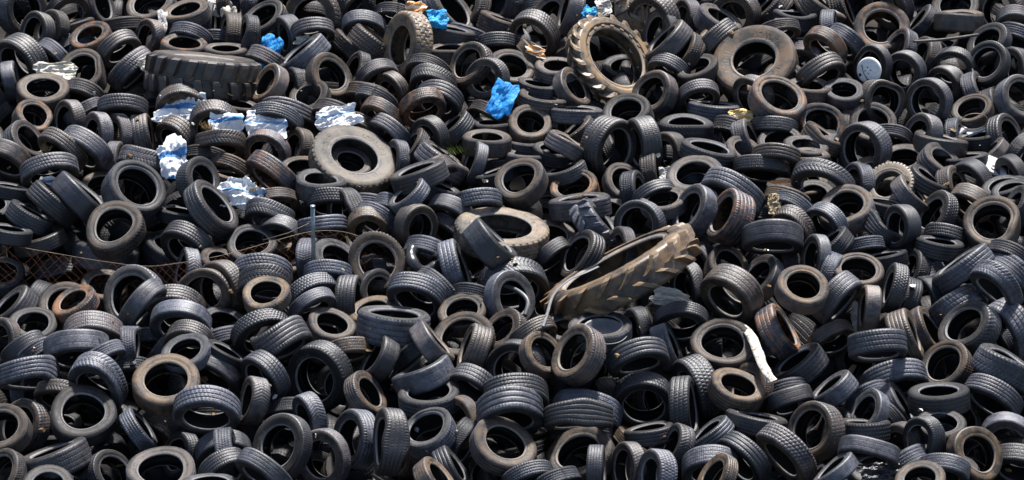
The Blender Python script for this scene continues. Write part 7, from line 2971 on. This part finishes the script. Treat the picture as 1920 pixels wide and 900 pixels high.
# ------------------------------------------------------------------ rusty chain link fence and its post
def fence():
    top = smooth_path([on_heap(-90, 436, .25), on_heap(0, 456, .2), on_heap(115, 477, .15), on_heap(200, 491, .22), on_heap(272, 499, .30),
                       on_heap(330, 494, .38), on_heap(420, 478, .45), on_heap(520, 450, .50), on_heap(587, 434, .46), on_heap(650, 436, .40), on_heap(720, 462, .30), on_heap(790, 480, .1)], 14)
    d = [0]
    for a, b in zip(top, top[1:]): d.append(d[-1] + (b - a).length)
    Ltot = d[-1]

    def at(s, t):
        s = min(max(s, 0), Ltot)
        i = next((k for k in range(len(d) - 1) if d[k + 1] >= s), len(d) - 2)
        f = (s - d[i]) / max(d[i + 1] - d[i], 1e-6)
        q = top[i].lerp(top[i + 1], f)
        sag = .05 * noise.noise(Vector((s * 2.2, t * 3, 1)))
        return q + Vector((.02 * math.sin(s * 9), -.10 * t + sag, -t))

    root = empty('chain_link_fence', top[0])
    tag(root, 'rusty sagging chain link fence strung across the hollow at the left', 'fence')
    vs, fs = [], []
    cell, H = .10, .62
    n = int(Ltot / cell)
    for dirn in (1, -1):
        for i in range(-8, n + 8):
            pts = []
            for k in range(15):
                t = H * k / 14
                s = i * cell + dirn * t
                if 0 <= s <= Ltot: pts.append(at(s, t) + Vector((0, .004 * dirn * (1 if k % 2 else -1), 0)) - top[0])
            if len(pts) > 1 and rng.random() > .14:
                a, b = tube_geo(pts, .0018, 4)
                fs += [tuple(q + len(vs) for q in f) for f in b]
                vs += a
    w = obj('wire_mesh', mesh('wire_mesh', vs, fs, M['rustwire']), root)
    a, b = tube_geo([q + Vector((0, -.012, .006)) - top[0] for q in top], .0028, 6)
    obj('top_wire', mesh('top_wire', a, b, M['wire']), root)


fence()
b0, b1 = on_heap(588, 486, .42), on_heap(586, 392, .42)
b1 = Vector((b0.x - .01, b0.y, b0.z + 94 * slope_dist(588, 440) / FOCAL / math.cos(PITCH)))
root = empty('fence_post', b0)
tag(root, 'galvanised grey fence post standing up out of the heap', 'fence post')
a, f = tube_geo([Vector((0, 0, -.5)), Vector((0, 0, 0)), Vector((.004, 0, (b1.z - b0.z) * .5)), Vector((.01, 0, b1.z - b0.z))], .022, 14)
obj('shaft', mesh('shaft', a, f, M['steel']), root)
hz = b1.z - b0.z
a, f = tube_geo([Vector((.01, 0, hz)), Vector((.01, 0, hz + .02))], .026, 14)
obj('cap', mesh('cap', a, f, M['steel']), root)
a, f = tube_geo([Vector((0, -.034, hz * .75)), Vector((-.25, -.05, hz * .55)), Vector((-.52, -.06, hz * .42))], .0035, 6)
obj('tie_wire', mesh('tie_wire', a, f, M['wire']), root)


# ------------------------------------------------------------------ hubcap, panel, board, basin
def lathe(prof, n=40):
    P, Fc = grid(n, prof)
    return P.tolist(), Fc.tolist()


def frame_quat(phi, theta, spin=0): return axis_quat(view_axis(phi, theta), spin)


hub = empty('hubcap', on_heap(1629, 132, .52), frame_quat(190, 34, .5), (.155, .155, .155))
tag(hub, 'silver hubcap with four bolt holes sitting inside a black tyre', 'hubcap')
obj('disc', mesh('disc', *lathe([(.001, .16), (.30, .16), (.42, .14), (.62, .10), (.80, .09), (.93, .06), (1.0, .0), (1.0, -.12), (.94, -.12), (.93, -.02), (.5, .02), (.001, .04)]), M['silver']), hub)
for i in range(4):
    q = math.pi / 4 + i * math.pi / 2
    v, f = lathe([(.001, .172), (.05, .172), (.055, .12), (.001, .12)], 14)
    obj('bolt_hole', mesh('bolt_hole', v, f, M['dark']), hub, (.24 * math.cos(q), .24 * math.sin(q), 0))
v = [(x * s, y, z) for z in (.10, .19) for (x, y, s) in ((-.02, -.9, 1), (.02, -.9, 1), (.07, -.3, 1), (-.01, .1, 1), (.06, .8, 1), (.01, .8, 1), (-.06, .1, 1), (.02, -.3, 1))]
f = [tuple(range(8, 16))] + [(k, (k + 1) % 8, 8 + (k + 1) % 8, 8 + k) for k in range(8)]
obj('crack', mesh('crack', v, f, M['dark'], False), hub, (-.42, 0, -.03), Quaternion((0, 0, 1), -.5))
for i in range(2):
    q = i * 1.15 + 2.7
    v = [(.66, -.10, .075), (.86, -.13, .06), (.86, .13, .06), (.66, .10, .075), (.66, -.10, .115), (.86, -.13, .10), (.86, .13, .10), (.66, .10, .115)]
    f = [(0, 3, 2, 1), (4, 5, 6, 7), (0, 1, 5, 4), (1, 2, 6, 5), (2, 3, 7, 6), (3, 0, 4, 7)]
    obj('slot', mesh('slot', v, f, M['dark'], False), hub, rot=Quaternion((0, 0, 1), q))


def slab(w, h, t, bev=.01):
    x, y = w / 2, h / 2
    v = [(-x, -y, -t), (x, -y, -t), (x, y, -t), (-x, y, -t), (-x, -y, t), (x, -y, t), (x, y, t), (-x, y, t),
         (-x + bev, -y + bev, t + bev), (x - bev, -y + bev, t + bev), (x - bev, y - bev, t + bev), (-x + bev, y - bev, t + bev)]
    f = [(3, 2, 1, 0), (0, 1, 5, 4), (1, 2, 6, 5), (2, 3, 7, 6), (3, 0, 4, 7), (4, 5, 9, 8), (5, 6, 10, 9), (6, 7, 11, 10), (7, 4, 8, 11), (8, 9, 10, 11)]
    return v, f


x, y, z, hw, hh = SPEC['panel']
pan = empty('wall_panel', (x / 1000, y / 1000, z / 1000 + CAM_Z), frame_quat(60, 40, -.15))
tag(pan, 'white plastic panel with two round openings wedged between tyres at the right', 'panel')
obj('plate', mesh('plate', *slab(.26, .25, .008), M['panel'], False), pan)
v, f = lathe([(.001, .021), (.030, .021), (.033, .012), (.001, .012)], 20)
q = obj('opening', mesh('opening', v, f, M['dark']), pan, (.06, .05, 0), None, (1.5, 1, 1))
v, f = lathe([(.020, .018), (.022, .028), (.034, .028), (.036, .018)], 20)
obj('collar', mesh('collar', v, f, M['panel']), pan, (-.04, -.04, 0))

x, y, z, hw, hh = SPEC['board']
brd = empty('foam_board', (x / 1000, y / 1000, z / 1000 + CAM_Z), frame_quat(100, 62, .35))
tag(brd, 'broken white board lying tilted between tyres at the right edge', 'board')
obj('sheet', mesh('sheet', *slab(.40, .16, .014), M['panel'], False), brd)
obj('broken_flap', mesh('broken_flap', *slab(.12, .13, .010), M['panel'], False), brd, (-.22, .05, .03), Quaternion((0, 1, 0), -.5))

bas = empty('plastic_basin', on_heap(1134, 622, .80), frame_quat(85, 58), (.23, .23, .23))
tag(bas, 'grey plastic basin lying inside an oval tyre', 'basin')
obj('bowl', mesh('bowl', *lathe([(.001, -.42), (.45, -.40), (.75, -.25), (.92, .0), (1.0, .05), (1.02, .02), (.94, -.06), (.77, -.31), (.46, -.46), (.001, -.48)]), M['greyplastic']), bas)

# pale plastic pipe bent inside a ring tyre
p = smooth_path([on_heap(948, 536, .40), on_heap(968, 544, .42), on_heap(984, 556, .42), on_heap(990, 570, .38), on_heap(984, 592, .30)])
tag(obj('bent_pipe', mesh('bent_pipe', *tube_geo(p, .024, 12), M['greyplastic'])), 'bent grey plastic pipe inside a ring tyre facing the viewer', 'pipe')

# black inner tube: a slack torus
P, Fc = grid(48, [(.72 + .26 * math.cos(a), .26 * math.sin(a)) for a in [2 * math.pi * i / 16 for i in range(17)]])
P = np.array(P)
th = np.arctan2(P[:, 1], P[:, 0])
P[:, 2] += .16 * np.cos(2 * th) + .06 * np.sin(5 * th)
P[:, :2] *= (1 + .10 * np.cos(3 * th))[:, None]
o = obj('inner_tube', mesh('inner_tube', P, Fc, M['tube']), None, on_heap(796, 486, .30), frame_quat(70, 62), (.24, .24, .24))
tag(o, 'shiny black inner tube sagging beside a leaning narrow tyre', 'inner tube')

# long white plastic sheet beside the ring tyre
rows = smooth_path([on_heap(1350, 600, .20), on_heap(1382, 606, .35), on_heap(1408, 630, .45), on_heap(1422, 664, .55), on_heap(1434, 692, .62), on_heap(1448, 714, .62)], 6)
vs, fs = [], []
for i, c in enumerate(rows):
    q = i / (len(rows) - 1)
    wd = .014 + .032 * math.sin(math.pi * min(1, q * 1.05 + .05)) + .035 * q ** 3
    for j in range(9):
        s = (j - 4) / 4
        b = .03 * (1 - s * s) + .05 * abs(noise.noise(Vector((i * .45, j * .8, 2))))
        s *= 1 + .22 * noise.noise(Vector((i * .3, 3 * (s > 0), 7)))
        vs.append(c + RT * (s * wd) + UP * (.35 * s * wd) - FW * b)
    for j in range(9):
        s = (4 - j) / 4
        vs.append(c + RT * (s * wd * .96) + UP * (.35 * s * wd) + FW * .02)
for i in range(len(rows) - 1):
    for j in range(18):
        a, b = i * 18 + j, i * 18 + (j + 1) % 18
        fs.append((a, b, b + 18, a + 18))
tag(obj('plastic_sheet', mesh('plastic_sheet', vs, fs, simple('dirty_film', (.24, .19, .13), (.56, .53, .47), .7, 14, .25, .6, 0, .34, .52, .03))), 'long white plastic sheet hanging beside a dusty ring tyre', 'plastic sheet')


# ------------------------------------------------------------------ weeds and straw
def tuft(name, P, n, h, mat, label, seed, spread=.10):
    r = random.Random(seed)
    vs, fs = [], []
    for i in range(n):
        b = Vector((r.uniform(-spread, spread), r.uniform(-spread, spread) * .5, 0))
        d = Vector((r.uniform(-.6, .6), r.uniform(-.6, .3), 1)).normalized()
        hh = h * r.uniform(.5, 1.1)
        side = d.cross(Vector((r.uniform(-1, 1), r.uniform(-1, 1), 0))).normalized() * .004
        k = len(vs)
        for t in (0, .5, 1):
            c = b + d * (hh * t) + Vector((0, 0, -.35 * hh * t * t)) * r.uniform(.3, 1)
            w = side * (1 - .8 * t)
            vs += [c - w, c + w, c + d.cross(side).normalized() * .002]
        for s in (0, 3):
            for q in range(3): fs.append((k + s + q, k + s + (q + 1) % 3, k + s + 3 + (q + 1) % 3, k + s + 3 + q))
    tag(obj(name, mesh(name, vs, fs, mat), None, P), label, name.split('_')[0])


M['grass'] = simple('green_grass', (.05, .09, .02), (.12, .15, .04), .7, 10, .3, 0)
M['straw'] = simple('dry_straw', (.30, .21, .09), (.46, .35, .17), .85, 10, .2, 0)
tuft('grass_tuft', on_heap(856, 288, .05), 60, .16, M['grass'], 'small green grass tuft growing left of a flat brown tyre', 1)
tuft('straw_tuft', on_heap(478, 362, .35), 70, .14, M['straw'], 'dry straw tuft beside the crumpled white sack', 2, .07)
tuft('straw_tuft', on_heap(392, 242, .55), 60, .13, M['straw'], 'dry straw sticking out of a ring tyre with a sack inside', 3, .06)
tuft('straw_tuft', on_heap(86, 282, .55), 45, .11, M['straw'], 'little wisp of straw in a leaning tyre at the left', 4, .05)


# ------------------------------------------------------------------ paint marks on two tyres
M['chalk'] = simple('white_marker', (.62, .62, .60), (.78, .78, .76), .8, 20, .2, 0)
M['yellow'] = simple('yellow_paint', (.42, .30, .10), (.58, .46, .18), .7, 16, .3, 0)


def find(px, py):
    g = on_heap(px, py, .2)
    return min(BY_LABEL, key=lambda o: (o.location - g - FW * max(-.8, min(.8, (o.location - g).dot(FW)))).length)


def strokes_on(o, chars, ang0, step, v0, v1):
    """hand painted letters following the curve of the tread"""
    k = o.scale.z / o.scale.x
    GL = {'V': [((0, 1), (.5, 0)), ((.5, 0), (1, 1))], 'I': [((.5, 1), (.5, 0))], 'N': [((0, 0), (0, 1)), ((0, 1), (1, 0)), ((1, 0), (1, 1))]}
    vs, fs = [], []
    for ci, ch in enumerate(chars):
        for (a, b) in GL[ch]:
            n = 4
            for i in range(n + 1):
                q = i / n
                u = a[0] + (b[0] - a[0]) * q
                v = a[1] + (b[1] - a[1]) * q
                an = ang0 + (ci * step + u * step * .62)
                z = (v0 + (v1 - v0) * v) * .3
                for dd in (-.018, .018):
                    for rr in (.975, 1.006):
                        vs.append((rr * math.cos(an + dd), rr * math.sin(an + dd), z))
                if i:
                    m = len(vs) - 8
                    fs += [(m + 1, m + 3, m + 7, m + 5), (m, m + 1, m + 5, m + 4), (m + 2, m + 6, m + 7, m + 3)]
    c = obj('lettering', mesh('lettering', vs, fs, M['chalk'], False), o)
    c['label'] = 'white hand painted letters on the tread'


o = find(1645, 648)
inv = o.rotation_quaternion.inverted()
ve = inv @ (RT * .22 - FW * .97)
ax_up = (inv @ UP).z
rt = inv @ RT
a0 = math.atan2(ve.y, ve.x)
sgn = 1 if (math.cos(a0) * rt.y - math.sin(a0) * rt.x) > 0 else -1
strokes_on(o, 'VIN', a0 - .0 * sgn, .20 * sgn, -.55 if ax_up > 0 else .55, .85 if ax_up > 0 else -.85)

o = find(433, 65)
P, Fc = grid(72, [(.992, -.015), (1.006, -.015), (1.006, .045), (.992, .045)])
obj('stripe', mesh('stripe', P, Fc, M['yellow']), o)['label'] = 'yellow painted stripe round the tread'


# ------------------------------------------------------------------ small crumbs of litter lying in the gaps: one mass
BITS = """
0,25087,-12460,22
1514,29744,-12194,18
-4959,29678,-11864,14
692,25889,-12717,14
5059,28013,-12262,45
588,23543,-12708,14
1204,27849,-12310,22
-5418,29986,-11918,14
-2317,23339,-13626,14
4010,22794,-12981,30
4748,24588,-12557,30
-2894,24915,-12888,22
-2487,29107,-11960,30
-1584,30416,-11727,18
-3199,25821,-12466,18
-3142,23810,-13185,45
-1376,26080,-12475,18
-305,27976,-12312,45
1439,29876,-12040,45
-5577,29023,-12129,14
719,29412,-11690,45
-3290,27819,-11953,22
4792,26725,-12353,45
-287,24535,-12716,14
2976,28497,-12016,45
-3672,28123,-11924,22
-2825,27210,-12498,30
1471,30425,-11883,14
4451,24245,-13287,22
-187,26413,-12686,14
-636,23269,-12777,14
1383,24119,-12208,14
3300,30682,-11774,30
-4876,23544,-13124,14
4180,24771,-12613,45
-3382,27405,-12218,45
4075,26929,-12343,18
-4139,23663,-12639,14
-4012,30053,-11959,45
-3742,26808,-12574,45
4763,24607,-12579,18
764,29003,-12025,22
-98,28342,-12017,14
-2362,23229,-13058,45
1637,27281,-12242,45
4888,22580,-13534,45
-320,24573,-12699,22
-5570,29160,-11928,30
5099,25276,-12378,18
-4629,22766,-13182,45
-3894,28126,-11952,45
-3246,25354,-12974,22
4092,29593,-11803,14
3347,26738,-12398,14
-1211,26426,-12241,14
2118,29445,-11976,22
-1460,23823,-12859,45
931,25386,-12760,45
-767,31010,-11927,30
-3928,28406,-11765,14
-1187,26413,-12260,14
-3999,22706,-13305,30
839,27446,-12105,18
1810,23346,-13221,18
-366,27968,-12282,30
-4843,23814,-12829,14
198,28679,-12025,18
4819,23178,-12751,22
-2065,24241,-13298,18
-3686,28335,-11748,45
1475,22502,-13113,30
-5430,28381,-12194,14
4096,26894,-12379,45
-2012,29846,-11904,30
2765,24040,-13050,30
-1699,26959,-12488,14
5350,27816,-12321,22
-4506,26546,-12855,30
-1909,22484,-13079,30
1535,30476,-11736,18
543,29343,-11934,45
-3176,28504,-11778,22
1394,24122,-12210,14
1065,22283,-13284,45
3861,28871,-12079,22
3014,24616,-12958,18
1402,29916,-12015,30
-1802,23407,-13207,30
879,29011,-12137,18
3018,26829,-12233,45
-2007,23880,-13262,45
-4067,23983,-12687,14
3343,24395,-13117,18
-4042,30737,-11823,45
-3939,24257,-12671,14
504,28345,-12085,22
-821,22193,-13087,18
3335,26093,-12559,14
-296,26906,-12385,45
-1779,25003,-12543,30
3744,23728,-12893,22
-4260,27879,-12058,22
-4813,22429,-13178,18
5003,24253,-12570,22
-1560,29757,-11951,14
2106,29428,-12023,22
-2461,29134,-11890,18
-3429,28272,-11881,18
-4066,24067,-12657,14
-2578,30800,-11861,45
2700,28955,-12277,18
4444,24500,-12810,30
1078,28948,-12192,30
-2992,23006,-13138,22
-2518,30874,-11903,22
1419,30514,-11709,14
-675,31003,-12024,22
-4851,23788,-12852,14
-1598,30440,-11722,22
-3827,23614,-12893,45
-5181,30121,-11930,18
1756,26522,-12414,30
3403,28837,-11970,45
2091,24301,-12942,45
-1202,27428,-12360,22
2766,23345,-13295,18
2686,25425,-12514,18
-940,22671,-13115,45
-5440,29535,-11930,22
1042,23394,-12688,30
1522,30452,-11782,14
-3530,27451,-12199,14
-1402,29925,-12046,18
-3333,25618,-12571,22
1630,24334,-12110,22
-1653,26979,-12523,14
-1439,23921,-12666,14
2721,25436,-12519,30
-3829,22481,-13414,45
33,25023,-12478,30
-337,30358,-11857,18
-4251,27352,-12803,45
-2052,29894,-11882,14
-2405,22505,-13235,18
3113,22307,-13059,14
-5687,27433,-12468,45
2368,28150,-12282,30
-3259,28378,-11966,45
-1952,23840,-13314,30
-4658,25848,-12760,14
-2474,28850,-12124,18
3131,26638,-12274,14
-1935,24496,-12833,18
-5922,28863,-12374,30
-4881,28735,-12103,30
1099,30663,-11766,14
-2983,30910,-11903,45
-320,24578,-12689,14
-4256,27049,-12150,45
1329,30530,-11715,22
-5500,27872,-12254,14
-5109,31248,-12019,22
3186,25721,-12392,30
-5989,30978,-11887,22
-2960,23002,-13136,18
3183,24243,-12688,30
-548,22424,-13008,30
780,29936,-11597,14
2617,29640,-11699,45
-3338,28345,-11872,30
-3024,30919,-11921,22
-3619,27778,-12080,30
4998,29464,-11942,14
-3454,23091,-13272,14
-1421,27140,-12479,22
2669,24679,-12566,30
2671,28928,-12211,18
-2956,24925,-12754,45
-3426,26966,-12321,18
-4495,23930,-13003,30
-1112,24988,-12875,14
-3115,28519,-12038,45
2280,24810,-12896,18
3122,30570,-11828,30
-632,27861,-12249,18
-156,25023,-12403,30
5339,27806,-12357,30
3201,28638,-12048,18
4052,28470,-12085,30
-5230,30607,-11815,45
"""
M['brownbit'] = simple('brown_scrap', (.10, .060, .030), (.20, .13, .07), .9, 10, .2, .3)
M['leaf'] = simple('dead_leaf', (.14, .085, .035), (.24, .16, .075), .8, 10, .2, .2)
vs, fs, mi = [], [], []
rb = random.Random(4)
for L in BITS.strip().split('\n'):
    if not L or L.startswith('#'): continue
    x, y, z, s = (int(q) / 1000 for q in L.split(','))
    c = Vector((x, y, z + CAM_Z))
    kind = rb.choice([0, 0, 0, 1, 1, 2, 3, 3, 4])
    ex = Vector((rb.uniform(-1, 1), rb.uniform(-1, 1), rb.uniform(-.4, .6))).normalized()
    ez = Vector((rb.uniform(-.5, .5), rb.uniform(-.9, 0), 1)).normalized()
    ey = ez.cross(ex).normalized()
    n = rb.choice([5, 6, 7])
    asp = rb.choice([1, .6, .25])
    k = len(vs)
    ring = []
    for i in range(n):
        a = 2 * math.pi * i / n
        rr = s * rb.uniform(.6, 1.2)
        ring.append(c + ex * (rr * math.cos(a)) + ey * (rr * asp * math.sin(a)) + ez * (s * rb.uniform(-.25, .25)))
    vs += ring + [q - ez * (.12 * s) for q in ring] + [c + ez * (.3 * s), c - ez * (.3 * s)]
    for i in range(n):
        j = (i + 1) % n
        fs += [(k + i, k + j, k + 2 * n), (k + n + j, k + n + i, k + 2 * n + 1), (k + n + i, k + n + j, k + j, k + i)]
        mi += [kind] * 3
tag(obj('litter_crumbs', mesh('litter_crumbs', vs, fs, [M['brownbit'], M['leaf'], M['cream'], M['blackfilm'], M['white']], False, None, mi)), kind='stuff')
